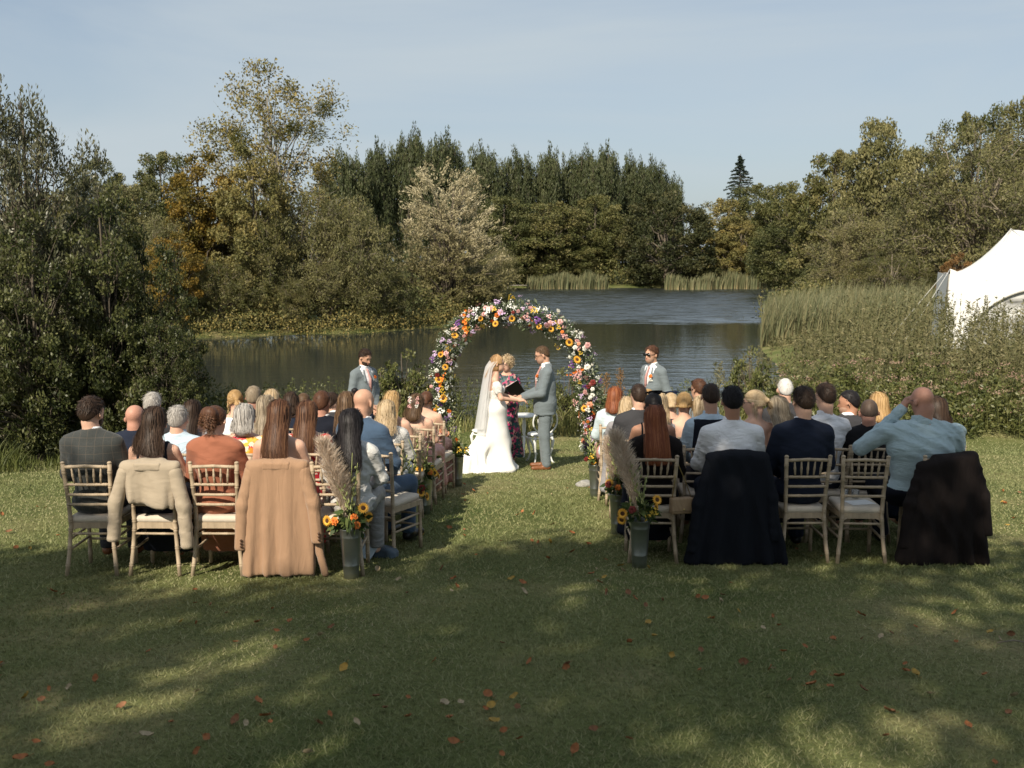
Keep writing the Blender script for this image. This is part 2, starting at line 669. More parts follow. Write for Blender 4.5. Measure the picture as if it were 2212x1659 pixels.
# the surface itself carries small waves, nearly calm in the lee of the left bank and choppier on the open water beyond
wy = np.arange(19.5, 139.5, 0.165)
wu = np.linspace(0, 1, 54)
wl = np.interp(wy, [19, 60, 100, 139], [-17, -32, -16, -12])
wr_ = np.interp(wy, [19, 40, 60, 100, 139], [13, 14, 24, 40, 46])
WX = wl[:, None] + (wr_ - wl)[:, None] * wu[None]
WY = np.repeat(wy[:, None], len(wu), 1)
lane_a = np.interp(WY + 3.0 * np.sin(0.13 * WX) + 1.5 * np.sin(0.31 * WX + 1), [20, 34, 41, 57, 61, 68, 120, 137], [.0085, .0075, .0022, .0016, .026, .042, .044, .020])
lane_a = lane_a * np.where(WY < 58, np.clip((WX + 8) / 10, .18, 1), 1)
wrng = np.random.default_rng(8)
WZ = np.zeros_like(WX)
for lam, am, dirx in ((0.72, .40, .10), (0.95, .45, -.16), (1.35, .5, .22), (2.1, .5, -.05), (0.80, .35, -.30)):
    k_ = 2 * np.pi / lam
    ph = 1.6 * np.sin(0.35 * WX + 0.21 * WY + wrng.random() * 6) + 1.3 * np.sin(0.17 * WY - 0.4 * WX + wrng.random() * 6)
    WZ += am * np.sin(k_ * (WY + dirx * WX) + ph)
WZ = WATER_Z + lane_a * WZ
wi = np.arange(WX.size).reshape(WX.shape)
wf = np.stack([wi[:-1, :-1], wi[:-1, 1:], wi[1:, 1:], wi[1:, :-1]], -1).reshape(-1, 4)
tag(link('pond_water', mesh_np('pond_water', np.stack([WX, WY, WZ], -1).reshape(-1, 3), wf, mat=m)), 'dark rippled pond reflecting trees and sky', kind='structure')

# ---------------------------------------------------------------- grass blades on the lawn
rng = np.random.default_rng(5)
K = 310000
u = rng.random(K)
y0, y1 = 3.3, 19.0
gy_ = (y0 ** 0.4 + u * (y1 ** 0.4 - y0 ** 0.4)) ** 2.5
gx_ = (rng.random(K) * 2 - 1)
gx_ = np.where(np.arange(K) % 7 == 0, np.sign(gx_) * (0.56 * gy_ + 0.6 + 2.6 * np.abs(gx_)), gx_ * (0.56 * gy_ + 0.7))
keep = pond_sd(gx_, gy_) > 0.3
gx_, gy_ = gx_[keep], gy_[keep]
K = len(gx_)
gz_ = land_z(gx_, gy_)
patch = 0.5 + 0.5 * np.sin(1.7 * gx_ + 0.8 * np.sin(1.3 * gy_)) * np.cos(1.1 * gy_ + 0.9 * np.sin(2.3 * gx_))
hh = (0.011 + 0.016 * rng.random(K)) * (0.75 + 0.5 * patch) * (1 + 0.012 * gy_)
ww = 0.0031 * (gy_ / 4) ** 0.85 * (0.7 + 0.6 * rng.random(K))
an = rng.random(K) * 2 * np.pi
le = (rng.random(K) * 1.5 + 0.2) * hh
la = rng.random(K) * 2 * np.pi
base = np.stack([gx_, gy_, gz_ - 0.003], -1)
sd_ = np.stack([np.cos(an), np.sin(an), 0 * an], -1) * ww[:, None]
tip = base + np.stack([np.cos(la) * le, np.sin(la) * le, hh], -1)
V = np.stack([base - sd_, base + sd_, tip], 1).reshape(-1, 3)
F = np.arange(3 * K).reshape(-1, 3)
tint = np.clip(0.30 * rng.random(K) + 0.42 * (1 - patch) * rng.random(K) + 0.16, 0, 1)
GRASS = leaf_mat('grass_blade', [(0.094, 0.130, 0.041), (0.182, 0.207, 0.081), (0.305, 0.295, 0.145), (0.480, 0.405, 0.255)], trans=0.25, rough=0.6)
tag(link('lawn_grass', mesh_np('lawn_grass', V, F, smooth=False, attr={'tint': np.repeat(tint, 3)}, mat=GRASS)),
    'short dry olive grass of the mown lawn', 'grass', kind='stuff')


# ---------------------------------------------------------------- plants
def leaf_quads(P, size, axis, aspect, rng, cup=0.0):
    n = len(P)
    r = rand_dirs(n, rng)
    s = np.cross(axis, r); s /= np.linalg.norm(s, axis=1, keepdims=True) + 1e-9
    h = (size * 0.5)[:, None]
    w = (size * aspect * 0.5)[:, None]
    V = np.stack([P - axis * h, P + s * w, P + axis * h, P - s * w], 1).reshape(-1, 3)
    return V, np.arange(4 * n).reshape(-1, 4)


def norm_(v):
    return v / (np.linalg.norm(v, axis=-1, keepdims=True) + 1e-9)


def pick_env(env, n, rng, lo=0.45):
    e = np.array(env, float)
    vol = e[:, 3] * e[:, 4] * e[:, 5]
    k = rng.choice(len(e), n, p=vol / vol.sum())
    d = rand_dirs(n, rng)
    f = (lo ** 3 + rng.random(n) * (1 - lo ** 3)) ** (1 / 3)
    return e[k, :3] + d * f[:, None] * e[k, 3:6], d


def limbs(base_r, H, C_, rng, n_l, wob=0.08, z0=(0.2, 0.75), lean=(0, 0)):
    """trunk and limbs running out to the clump centres"""
    top = 0.86 * H
    t = np.linspace(0, 1, 9)
    wv_ = np.cumsum(rng.normal(size=(9, 2)) * wob * H * 0.06, axis=0)
    tr = np.stack([lean[0] * t ** 1.3 + wv_[:, 0] * t, lean[1] * t ** 1.3 + wv_[:, 1] * t, top * t], -1)
    tr[0, 2] = -0.3
    rr = base_r * (1 - 0.86 * t) + 0.012
    rr[0] *= 1.35
    V, F = tubes_np(tr[None], rr[None], 7)
    sel = rng.choice(len(C_), min(n_l, len(C_)), replace=False)
    E = C_[sel]
    zt = np.clip(E[:, 2] * (z0[0] + (z0[1] - z0[0]) * rng.random(len(E))), 0.06 * H, top * 0.98)
    S = np.stack([np.interp(zt, tr[:, 2], tr[:, 0]), np.interp(zt, tr[:, 2], tr[:, 1]), zt], -1)
    s = np.linspace(0, 1, 7)[None, :, None]
    L = np.linalg.norm(E - S, axis=1)[:, None, None]
    P = S[:, None] + (E - S)[:, None] * s
    P[..., 2] += (0.16 * L * np.sin(np.pi * s ** 0.8))[..., 0]
    P += rng.normal(size=P.shape) * 0.025 * L * (s > 0) * (s < 1)
    r0 = np.clip(np.interp(zt, tr[:, 2], rr) * 0.45, 0.01, 0.5)[:, None]
    rad = r0 * (1 - 0.88 * s[..., 0]) + 0.004
    V2, F2 = tubes_np(P, rad, 4)
    return np.concatenate([V, V2]), np.concatenate([F, F2 + len(V)])


def twigs(C_, cr, n_per, rng, rad=0.008, up=0.2, seg=3, length=1.0):
    n = len(C_) * n_per
    c = np.repeat(C_, n_per, 0); r = np.repeat(cr, n_per)
    d = norm_(rand_dirs(n, rng) + np.array([0, 0, up]))
    s = np.linspace(0, 1, seg)[None, :, None]
    P = c[:, None] + d[:, None] * (r * length * (0.6 + 0.6 * rng.random(n)))[:, None, None] * s
    P += rng.normal(size=P.shape) * 0.07 * r[:, None, None] * s
    return tubes_np(P, np.broadcast_to(rad * (1 - 0.7 * s[..., 0]), (n, seg)), 3)


def foliage(seed, env, n_cl, n_lf, lf, cl_r, aspect=0.55, up=0.0, out=0.6, lo=0.45, flat=0.75, sizes=0.35, grad=None):
    rng = np.random.default_rng(seed)
    C_, D = pick_env(env, n_cl, rng, lo)
    cr = cl_r * (0.6 + 0.8 * rng.random(n_cl))
    k = np.repeat(np.arange(n_cl), n_lf)
    n = len(k)
    d = rand_dirs(n, rng)
    f = rng.random(n) ** 0.45
    off = d * (f * cr[k])[:, None]
    off[:, 2] *= flat
    P = C_[k] + off
    ax = norm_(d * out + rand_dirs(n, rng) * 0.8 + np.array([0, 0, up]))
    size = lf * (1 - sizes + 2 * sizes * rng.random(n))
    V, F = leaf_quads(P, size, ax, aspect, rng)
    ct = rng.random(n_cl)
    tint = np.clip(0.60 * ct[k] + 0.40 * rng.random(n), 0, 1) * 0.86
    if grad is not None:
        tint = np.clip(tint * 0.55 + 0.45 * grad(P, rng), 0, 0.99)
    return V, F, np.repeat(tint, 4), C_, cr, rng


BARK = mat('bark', (0.115, 0.095, 0.072), 0.9, 0.35, 6.0, bump=0.6, stretch=(1, 1, 0.25))
PALE_BARK = mat('pale_bark', (0.30, 0.275, 0.235), 0.9, 0.3, 5.0, bump=0.4, stretch=(1, 1, 0.3))
DEAD_WOOD = mat('dead_wood', (0.22, 0.185, 0.14), 0.9, 0.25, 7.0)

L_ROUND = leaf_mat('dark_sallow_leaf', [(0.016, 0.022, 0.009), (0.034, 0.041, 0.015), (0.064, 0.066, 0.025), (0.122, 0.106, 0.045)])
L_DARK = leaf_mat('dark_leaf', [(0.034, 0.043, 0.015), (0.066, 0.077, 0.026), (0.112, 0.114, 0.041), (0.175, 0.156, 0.063)])
L_POP = leaf_mat('poplar_leaf', [(0.038, 0.050, 0.022), (0.060, 0.074, 0.032), (0.092, 0.104, 0.046), (0.135, 0.138, 0.066)])
L_MID = leaf_mat('olive_leaf', [(0.046, 0.058, 0.018), (0.088, 0.095, 0.030), (0.140, 0.132, 0.046), (0.200, 0.170, 0.070)])
L_GOLD = leaf_mat('golden_leaf', [(0.060, 0.064, 0.016), (0.130, 0.105, 0.022), (0.215, 0.140, 0.025), (0.300, 0.175, 0.030)])
L_BIRCH = leaf_mat('yellowing_leaf', [(0.080, 0.090, 0.030), (0.140, 0.135, 0.046), (0.215, 0.180, 0.062), (0.280, 0.215, 0.070)])
L_GREY = leaf_mat('grey_willow_leaf', [(0.064, 0.069, 0.026), (0.118, 0.118, 0.046), (0.182, 0.170, 0.070), (0.250, 0.220, 0.102)])
L_SILV = leaf_mat('silver_leaf', [(0.075, 0.080, 0.026), (0.165, 0.150, 0.062), (0.310, 0.270, 0.150), (0.450, 0.395, 0.260)])
L_BUSH = leaf_mat('glossy_leaf', [(0.024, 0.034, 0.011), (0.048, 0.059, 0.018), (0.090, 0.098, 0.032), (0.165, 0.160, 0.072)], rough=0.46, spec=0.3)
L_SHRUB = leaf_mat('shrub_leaf', [(0.050, 0.066, 0.018), (0.088, 0.104, 0.030), (0.140, 0.146, 0.048), (0.200, 0.180, 0.070)], rough=0.45, spec=0.4)
L_PINE = leaf_mat('conifer_needle', [(0.020, 0.032, 0.022), (0.032, 0.048, 0.032), (0.048, 0.064, 0.042)], trans=0.1)
L_RUST = leaf_mat('rusty_leaf', [(0.130, 0.075, 0.030), (0.220, 0.120, 0.042), (0.280, 0.170, 0.070)])
L_WEED = leaf_mat('weed_leaf', [(0.044, 0.052, 0.020), (0.100, 0.104, 0.042), (0.175, 0.160, 0.076), (0.290, 0.250, 0.140)])
L_REED = leaf_mat('reed_blade', [(0.085, 0.105, 0.052), (0.140, 0.148, 0.074), (0.220, 0.198, 0.104), (0.350, 0.275, 0.145)])
L_TUFT = leaf_mat('sedge_blade', [(0.085, 0.105, 0.030), (0.150, 0.160, 0.055), (0.230, 0.210, 0.080), (0.330, 0.270, 0.130)])
L_PINK = leaf_mat('dusty_pink_flower', [(0.240, 0.150, 0.110), (0.330, 0.210, 0.160), (0.400, 0.290, 0.220)])


class Proto:
    pass


def proto(seed, H, W, env, n_cl, n_lf, lf, cl_r, leaf, wood=None, trunk_r=0.2, n_limb=40, tw=0, tw_r=0.008, aspect=0.55, up=0.0, out=0.6, lo=0.45,
          flat=0.75, grad=None, tw_up=0.2, z0=(0.2, 0.75), tw_len=1.0, lean=(0, 0)):
    V, F, ti, C_, cr, rng = foliage(seed, env, n_cl, n_lf, lf, cl_r, aspect, up, out, lo, flat, grad=grad)
    p = Proto()
    p.H, p.W = (float(np.percentile(V[:, 2], 99.8)) if len(V) else H), W
    p.crown = mesh_np('crown', V, F, False, {'tint': ti}, leaf) if len(V) else None
    TV, TF = limbs(trunk_r, H, C_, rng, n_limb, z0=z0, lean=lean)
    if tw:
        V2, F2 = twigs(C_, cr, tw, rng, tw_r, up=tw_up, length=tw_len)
        TF = np.concatenate([TF, F2 + len(TV)]); TV = np.concatenate([TV, V2])
    p.trunk = mesh_np('trunk', TV, TF, True, None, wood or BARK)
    return p


def plant(p, name, label, cat, loc, H=None, W=None, rz=0.0, group=None, leaf=None):
    o = empty(name, loc, rz, label, cat, group)
    s, w = (H or p.H) / p.H, (W or p.W) / p.W
    for nm, me in (('trunk', p.trunk), ('crown', p.crown)):
        if me is None:
            continue
        c = link(nm, me, o)
        c.scale = (w, w, s)
        if leaf is not None and nm == 'crown':
            c.material_slots[0].link = 'OBJECT'
            c.material_slots[0].material = leaf
    return o


def by_px(px, Y, top):
    """base point and height of a plant whose middle is seen at px and whose tip at top, Y metres away"""
    t = at(px, top, Y)
    z = lz(t.x, Y)
    return (t.x, Y, z), t.z - z


def m_px(w, Y):
    return w * Y / FPX
# ---------------------------------------------------------------- trees: prototypes, then every tree where it stands
P_BROAD = proto(21, 12, 11, [(0, 0, 7.2, 4.6, 4.6, 4.2), (2.2, 0.5, 5.0, 3.2, 3.4, 3.4), (-2.4, -0.8, 5.2, 3.2, 3.2, 3.4), (0, -1.5, 3.4, 4.6, 3.6, 2.8)],
                240, 150, 0.25, 0.84, L_DARK, trunk_r=0.35, lo=0.6)
P_ROUND = proto(20, 11, 12.4, [(0, 0, 4.8, 5.9, 5.0, 5.9), (-2.4, -1.5, 2.4, 3.8, 3.4, 2.6), (2.6, -1.5, 2.4, 3.8, 3.4, 2.6)], 300, 125, 0.26, 0.74, L_ROUND, trunk_r=0.3, lo=0.72)
P_BROAD2 = proto(22, 12, 10, [(0.6, 0, 8.4, 3.4, 3.6, 3.4), (-1.8, 0, 6.0, 3.2, 3.4, 3.2), (2.2, -0.8, 4.8, 3.0, 3.0, 3.0), (-0.2, -1.0, 2.6, 4.4, 3.4, 2.4)],
                 220, 135, 0.25, 0.80, L_DARK, trunk_r=0.32, lo=0.55, tw=3, tw_r=0.03)
pe = []
rngp = np.random.default_rng(3)
for i in range(26):
    a, r = rngp.random() * 6.28, 4.2 * rngp.random() ** 0.6
    h = 15.5 - 0.34 * r - 1.9 * rngp.random()
    pe.append((r * math.cos(a), r * math.sin(a) * .7, h * 0.62, 0.55, 0.55, h * 0.38))
P_POP = proto(23, 15.5, 9.2, pe + [(0, 0, 7.0, 4.3, 3.0, 6.4), (1.5, 0, 9.5, 2.4, 2.2, 3.9), (-1.7, 0, 9.2, 2.4, 2.2, 3.9)], 520, 60, 0.33, 0.62, L_POP, trunk_r=0.25, n_limb=50, up=1.2, out=0.2, lo=0.3, flat=1.9, aspect=0.4, tw=2, tw_r=0.03, tw_up=2.0)
P_BIRCH = proto(24, 13, 8.4, [(-0.6, 0, 9.6, 2.9, 2.4, 3.0), (-2.6, 0, 8.6, 1.6, 1.5, 1.8), (2.6, 0, 9.2, 1.5, 1.5, 2.6), (0.2, 0, 6.2, 3.2, 2.6, 2.6)],
                130, 105, 0.155, 0.75, L_BIRCH, PALE_BARK, trunk_r=0.15, n_limb=60, lo=0.25, tw=6, tw_r=0.012, z0=(0.35, 0.7), flat=0.9)
P_GOLD = proto(25, 8.2, 4.6, [(0, 0, 5.6, 1.9, 1.9, 2.4), (0.8, 0, 3.6, 1.9, 1.8, 1.9), (-0.9, 0, 3.2, 1.7, 1.7, 1.9), (0, 0, 1.6, 2.0, 1.8, 1.4)],
               180, 140, 0.15, 0.44, L_GOLD, trunk_r=0.14, lo=0.55, tw=2, tw_r=0.012,
               grad=lambda P, g: np.clip(0.35 + 0.5 * np.sin(2.1 * P[:, 0] + 1.3 * P[:, 2]) * np.cos(1.6 * P[:, 2] - 0.6 * P[:, 0]) + 0.12 * g.normal(size=len(P)), 0, 1))
P_GREY = proto(26, 5.6, 6.6, [(0, 0, 3.4, 3.0, 2.4, 2.0), (-1.4, 0, 2.4, 2.0, 2.0, 1.9), (1.6, 0, 2.3, 1.9, 2.0, 1.8)],
               240, 120, 0.145, 0.54, L_GREY, DEAD_WOOD, trunk_r=0.08, n_limb=80, lo=0.45, tw=5, tw_r=0.008, aspect=0.32, z0=(0.05, 0.35), tw_up=0.4)
P_WILD = proto(27, 11.5, 10, [(0, 0, 6.6, 4.4, 4.0, 4.2), (-2.6, 0, 4.6, 2.8, 3.0, 3.2), (2.6, 0, 5.2, 2.8, 3.0, 3.6), (0, -1.2, 2.4, 4.6, 3.2, 2.2)],
               340, 110, 0.19, 0.72, L_GREY, DEAD_WOOD, trunk_r=0.20, n_limb=110, lo=0.5, tw=6, tw_r=0.013, aspect=0.38, z0=(0.1, 0.6), tw_up=-0.25, tw_len=1.15)
P_SHRUB = proto(28, 1.7, 1.6, [(0, 0, 0.95, 0.62, 0.5, 0.62), (0.3, 0, 0.5, 0.5, 0.45, 0.45), (-0.3, 0, 0.5, 0.5, 0.45, 0.45)],
                70, 60, 0.075, 0.16, L_SHRUB, BARK, trunk_r=0.018, n_limb=60, lo=0.4, tw=5, tw_r=0.004, up=0.5, z0=(0.05, 0.3), tw_up=0.8)
P_BUSH = proto(29, 5.4, 4.4, [(0, 0, 3.1, 1.7, 1.4, 2.1), (0.5, 0, 1.9, 1.7, 1.5, 1.6), (-0.6, 0, 1.5, 1.7, 1.5, 1.4), (0.2, -0.4, 0.8, 1.9, 1.4, 0.9)],
               360, 110, 0.090, 0.27, L_BUSH, BARK, trunk_r=0.07, n_limb=130, lo=0.5, tw=4, tw_r=0.005, up=0.35, z0=(0.05, 0.5), tw_up=0.9)
P_SALLOW = proto(30, 6.4, 3.4, [(0, 0, 4.2, 0.9, 0.9, 1.5), (0.45, 0, 5.3, 0.42, 0.4, 0.9), (-0.6, 0, 5.2, 0.35, 0.35, 0.9), (1.2, 0, 4.5, 0.5, 0.4, 0.55), (0.2, 0, 2.4, 1.5, 1.2, 1.7)],
                 260, 120, 0.085, 0.24, leaf_mat('grey_green_leaf', [(0.040, 0.046, 0.022), (0.078, 0.084, 0.042), (0.130, 0.130, 0.074), (0.210, 0.200, 0.130)], rough=0.4, spec=0.4),
                 BARK, trunk_r=0.06, n_limb=130, lo=0.3, tw=5, tw_r=0.005, up=0.8, aspect=0.36, z0=(0.1, 0.6), tw_up=1.2, flat=1.2)


# silvery willow: long upswept sprays
def spray_tree(seed, H, env, n_sp, n_lf, leaf, wood, grad, L=1.0, lf=0.17):
    rng = np.random.default_rng(seed)
    C_, D = pick_env(env, n_sp, rng, 0.5)
    k = np.repeat(np.arange(n_sp), n_lf)
    d = norm_(D * np.array([0.8, 0.8, 0.5]) + np.array([0.12, 0, 0.75]) + 0.35 * rng.normal(size=(n_sp, 3)))
    s = rng.random(len(k))
    P = C_[k] + d[k] * (s * L)[:, None]
    P[:, 2] -= 0.35 * L * s ** 2 * (1 - 0.6 * (C_[k, 2] > 0.6 * H))
    P += rng.normal(size=P.shape) * 0.07
    ax = norm_(d[k] * 1.0 + 0.55 * rng.normal(size=P.shape))
    V, F = leaf_quads(P, lf * (0.6 + 0.8 * rng.random(len(k))), ax, 0.26, rng)
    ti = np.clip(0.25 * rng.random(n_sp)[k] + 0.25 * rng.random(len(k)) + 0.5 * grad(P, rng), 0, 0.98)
    p = Proto(); p.H, p.W = H, 5.6
    p.crown = mesh_np('crown', V, F, False, {'tint': np.repeat(ti, 4)}, leaf)
    TV, TF = limbs(0.16, H, C_, rng, 90, z0=(0.1, 0.6))
    p.trunk = mesh_np('trunk', TV, TF, True, None, wood)
    return p


P_SILVER = spray_tree(31, 8.6, [(-0.2, 0, 6.5, 1.5, 1.5, 1.7), (0.5, 0, 5.2, 1.9, 1.7, 1.6), (-0.5, 0, 3.8, 2.2, 2.0, 1.9), (0.9, 0, 2.6, 2.4, 2.1, 1.8), (0, 0, 1.2, 2.6, 2.0, 1.1)],
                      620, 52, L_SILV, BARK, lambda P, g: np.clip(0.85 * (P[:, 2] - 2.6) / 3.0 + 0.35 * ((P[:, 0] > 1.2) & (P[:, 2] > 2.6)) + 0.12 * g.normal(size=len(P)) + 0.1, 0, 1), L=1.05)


def conifer(seed, H):
    rng = np.random.default_rng(seed)
    V, F, TI, TV, TF, o, to = [], [], [], [], [], 0, 0
    nb = 120
    z = H * (0.06 + 0.92 * (np.arange(nb) / nb) ** 0.9)
    L = np.clip((H - z) * 0.60, 0.3, 3.0) * (0.7 + 0.5 * rng.random(nb))
    a = np.arange(nb) * 2.4 + rng.random(nb)
    s = np.linspace(0, 1, 5)[None, :, None]
    d = np.stack([np.cos(a), np.sin(a), 0 * a], -1)
    P = np.stack([0 * a, 0 * a, z], -1)[:, None] + d[:, None] * L[:, None, None] * s
    P[..., 2] += L[:, None] * (0.22 * s[..., 0] - 0.25 * s[..., 0] ** 2)
    bv, bf = tubes_np(P, 0.05 * (1 - 0.8 * s[..., 0]) * np.ones((nb, 1)), 3)
    tv, tf = tubes_np(np.array([[(0, 0, -0.3), (0, 0, H * 0.5), (0, 0, H)]], float), np.array([[0.26, 0.15, 0.03]]), 6)
    k = np.repeat(np.arange(nb), 70)
    u = rng.random(len(k)) ** 0.7
    Q = np.stack([0 * u, 0 * u, z[k]], -1) + d[k] * (L[k] * u)[:, None]
    Q[:, 2] += L[k] * (0.22 * u - 0.25 * u ** 2)
    side = np.stack([-d[k, 1], d[k, 0], 0 * u], -1) * (rng.normal(size=len(k)) * 0.25 * L[k] * (1.05 - u))[:, None]
    Q += side + rng.normal(size=Q.shape) * 0.05
    ax = norm_(d[k] + 0.8 * norm_(side + 1e-6) + 0.2 * rng.normal(size=Q.shape))
    lv, lf_ = leaf_quads(Q, 0.34 * (0.6 + 0.7 * rng.random(len(k))), ax, 0.3, rng)
    p = Proto(); p.H, p.W = H, 5.6
    p.crown = mesh_np('crown', lv, lf_, False, {'tint': np.repeat(rng.random(len(k)) * 0.9, 4)}, L_PINE)
    p.trunk = mesh_np('trunk', np.concatenate([tv, bv]), np.concatenate([tf, bf + len(tv)]), True, None, BARK)
    return p


P_FIR = conifer(33, 12.0)


def tree(p, name, label, px, Y, top, w, cat='tree', rz=0.0, group=None, leaf=None, wscale=1.0):
    loc, H = by_px(px, Y, top)
    return plant(p, name, label, cat, loc, H, m_px(w, Y), rz, group, leaf)


WOODS = 'trees behind the pond'
# far row of poplars
for i, (px, Y, top, w) in enumerate([(745, 128, 332, 120), (815, 132, 318, 95), (885, 134, 288, 105), (960, 136, 296, 110), (1045, 148, 322, 110),
                                     (1120, 150, 334, 100), (1185, 152, 328, 95), (1255, 154, 330, 105), (1310, 152, 322, 95), (1370, 156, 342, 90),
                                     (1412, 158, 352, 85), (1452, 160, 388, 70)]):
    where = ['left end of the poplar row, behind the yellowing birch', 'just left of the tallest poplars', 'tallest pair in the row, its left one',
             'tallest pair in the row, its right one', 'above the silvery willow, right of the gap', 'behind the flower arch, first of the row middle',
             'behind the flower arch, over the groom', 'middle of the row, right of the groom', 'above the round dark tree to its left',
             'above the round dark tree', 'second from the right end of the poplar row', 'right end of the poplar row, lowest'][i]
    tree(P_POP, 'poplar_tree', 'dark upright poplar, ' + where, px, Y, top - 2, w * 1.12, rz=1.3 * i, group='row of dark poplars')
BROAD = [  # far and middle broadleaf trees: proto, leaf, px, Y, top, width, label
    (P_BROAD, None, 205, 120, 346, 150, 'dark round oak on the skyline at the far left'),
    (P_BROAD2, None, 345, 110, 332, 170, 'dull green tree on the skyline left of the golden tree'),
    (P_BROAD2, L_GREY, 265, 80, 400, 190, 'brownish half-bare tree behind the left bush'),
    (P_BROAD, L_MID, 120, 70, 420, 260, 'olive tree behind the willow at the left edge'),
    (P_BROAD, None, 1090, 140, 428, 170, 'dark leafy tree below the poplars, right of the silvery willow'),
    (P_BROAD2, L_MID, 1190, 141, 440, 190, 'dark leafy tree below the poplars, behind the arch top'),
    (P_BROAD, L_MID, 1285, 145, 424, 150, 'dark leafy tree left of the big round tree'),
    (P_BROAD2, L_MID, 1135, 143, 515, 150, 'low olive tree behind the far reeds'),
    (P_BROAD, L_MID, 1245, 142, 520, 140, 'low green tree beside the far reed clump'),
    (P_ROUND, None, 1440, 139, 419, 225, 'big round dark tree standing at the far water edge'),
    (P_BROAD2, L_BIRCH, 1572, 150, 432, 150, 'olive tree in front of the lone conifer'),
    (P_BROAD2, None, 1640, 152, 402, 150, 'dull green tree right of the lone conifer'),
    (P_BROAD, L_MID, 1700, 132, 398, 160, 'broad olive tree between the conifer and the tall right trees'),
    (P_BROAD, None, 1720, 104, 470, 190, 'dark bushy tree hanging over the inlet'),
    (P_BROAD2, L_MID, 1805, 98, 330, 200, 'tall olive tree left of the tall right trees'),
    (P_BROAD, L_GREY, 1900, 90, 262, 210, 'tall grey-brown tree whose crown peaks highest left of the big willow'),
    (P_BROAD2, L_MID, 1985, 92, 330, 170, 'green tree with thin outer twigs beside the tall grey-brown tree'),
    (P_BROAD2, None, 2105, 95, 252, 180, 'dark feathery tree rising behind the big willow'),
    (P_BROAD2, None, 2205, 80, 222, 170, 'dark tree cut by the right edge of the photo'),
    (P_WILD, None, 1850, 72, 452, 230, 'twiggy grey willow behind the reed bed'),
    (P_WILD, None, 2010, 66, 430, 250, 'twiggy grey willow left of the white tent'),
    (P_WILD, None, 2120, 62, 268, 340, 'big tangled brown willow above the white tent'),
    (P_WILD, None, 2260, 56, 300, 330, 'tangled willow at the right edge behind the tent peak'),
    (P_BROAD, L_DARK, 1795, 80, 560, 150, 'dark low tree at the mouth of the inlet'),
    (P_WILD, L_MID, 1925, 60, 545, 170, 'low olive thicket above the reed bed'),
    (P_GOLD, L_BIRCH, 1600, 139, 470, 115, 'pale yellow-green sallow between the two dark trees'),
    (P_GREY, L_SILV, 1830, 70, 485, 90, 'pale silvery shrub among the grey willows'),
    (P_GOLD, L_RUST, 2068, 52, 548, 75, 'small tree with orange leaves beside the tent corner'),
]
for i, (p, lf_, px, Y, top, w, lab) in enumerate(BROAD):
    tree(p, 'leafy_tree', lab, px, Y, top, w * 1.08, rz=0.9 * i, group=WOODS, leaf=lf_)
tree(P_FIR, 'conifer_tree', 'lone dark conifer standing above the tree line', 1600, 168, 332, 92)

# the left bank: golden tree, birch with mistletoe, grey willows, silvery willow
tree(P_GOLD, 'golden_tree', 'orange and green tree glowing left of the tall birch', 430, 52, 335, 190, group=WOODS)
tree(P_GOLD, 'golden_tree', 'lower orange leaved tree at the left of the bank', 375, 47, 505, 130, rz=2.0, group=WOODS)
tree(P_GOLD, 'golden_tree', 'golden green tree in front of the tall birch', 540, 50, 318, 170, rz=4.0, group=WOODS, leaf=L_BIRCH)
bt = tree(P_BIRCH, 'birch_tree', 'tall sparse yellowing birch carrying mistletoe balls', 590, 54, 136, 340)
L_MIST = leaf_mat('mistletoe_leaf', [(0.036, 0.042, 0.010), (0.066, 0.070, 0.014), (0.105, 0.098, 0.022)])
for i, (px, py, r) in enumerate([(683, 288, 0.55), (700, 238, 0.42), (635, 278, 0.38), (520, 300, 0.5)]):
    g = np.random.default_rng(60 + i)
    q = at(px, py, 51.2)
    r *= 1.15
    d = rand_dirs(700, g)
    V, F = leaf_quads(d * (r * g.random(700) ** 0.4)[:, None], np.full(700, 0.13), norm_(d + 0.4 * rand_dirs(700, g)), 0.3, g)
    o = tag(link('mistletoe', mesh_np('mistletoe', V, F, False, {'tint': np.repeat(g.random(700) * 0.9, 4)}, L_MIST)),
            ['largest round mistletoe ball hanging at the right of the birch', 'topmost mistletoe ball in the birch at its right',
             'small mistletoe ball near the middle of the birch', 'mistletoe clump low on the left of the birch crown'][i], 'mistletoe', 'mistletoe balls in the birch')
    o.location = q
GREYS = [(470, 48.6, 560, 150, L_MID, 'olive green shrub over the left bank'), (560, 50.0, 470, 170, L_MID, 'tall green willow bush left of the grey ones'),
         (655, 51.5, 412, 220, None, 'broad grey-brown willow with fine bare twigs'), (765, 52, 430, 190, None, 'grey willow left of the silvery willow'),
         (705, 51.0, 560, 200, None, 'low bare twigged willow leaning over the water'), (620, 49.6, 600, 130, L_MID, 'green bush with a bare white stem on the bank'),
         (815, 51.5, 560, 150, L_MID, 'green bush at the foot of the silvery willow, left'), (1010, 62, 560, 150, L_MID, 'green bush at the tip of the bank'),
         (500, 55, 430, 200, None, 'grey bush under the golden tree'), (330, 50, 470, 160, None, 'grey twiggy shrub beside the left bush'),
         (1085, 128, 540, 100, None, 'bare grey shrub at the far corner of the pond')]
for i, (px, Y, top, w, lf_, lab) in enumerate(GREYS):
    tree(P_GREY, 'willow_shrub', lab, px, Y, top, w * 1.1, 'shrub', rz=1.7 * i, group='willow shrubs on the left bank', leaf=lf_)
tree(P_SILVER, 'silver_willow', 'silvery cream willow with feathery upswept sprays behind the arch', 965, 58, 352, 235)

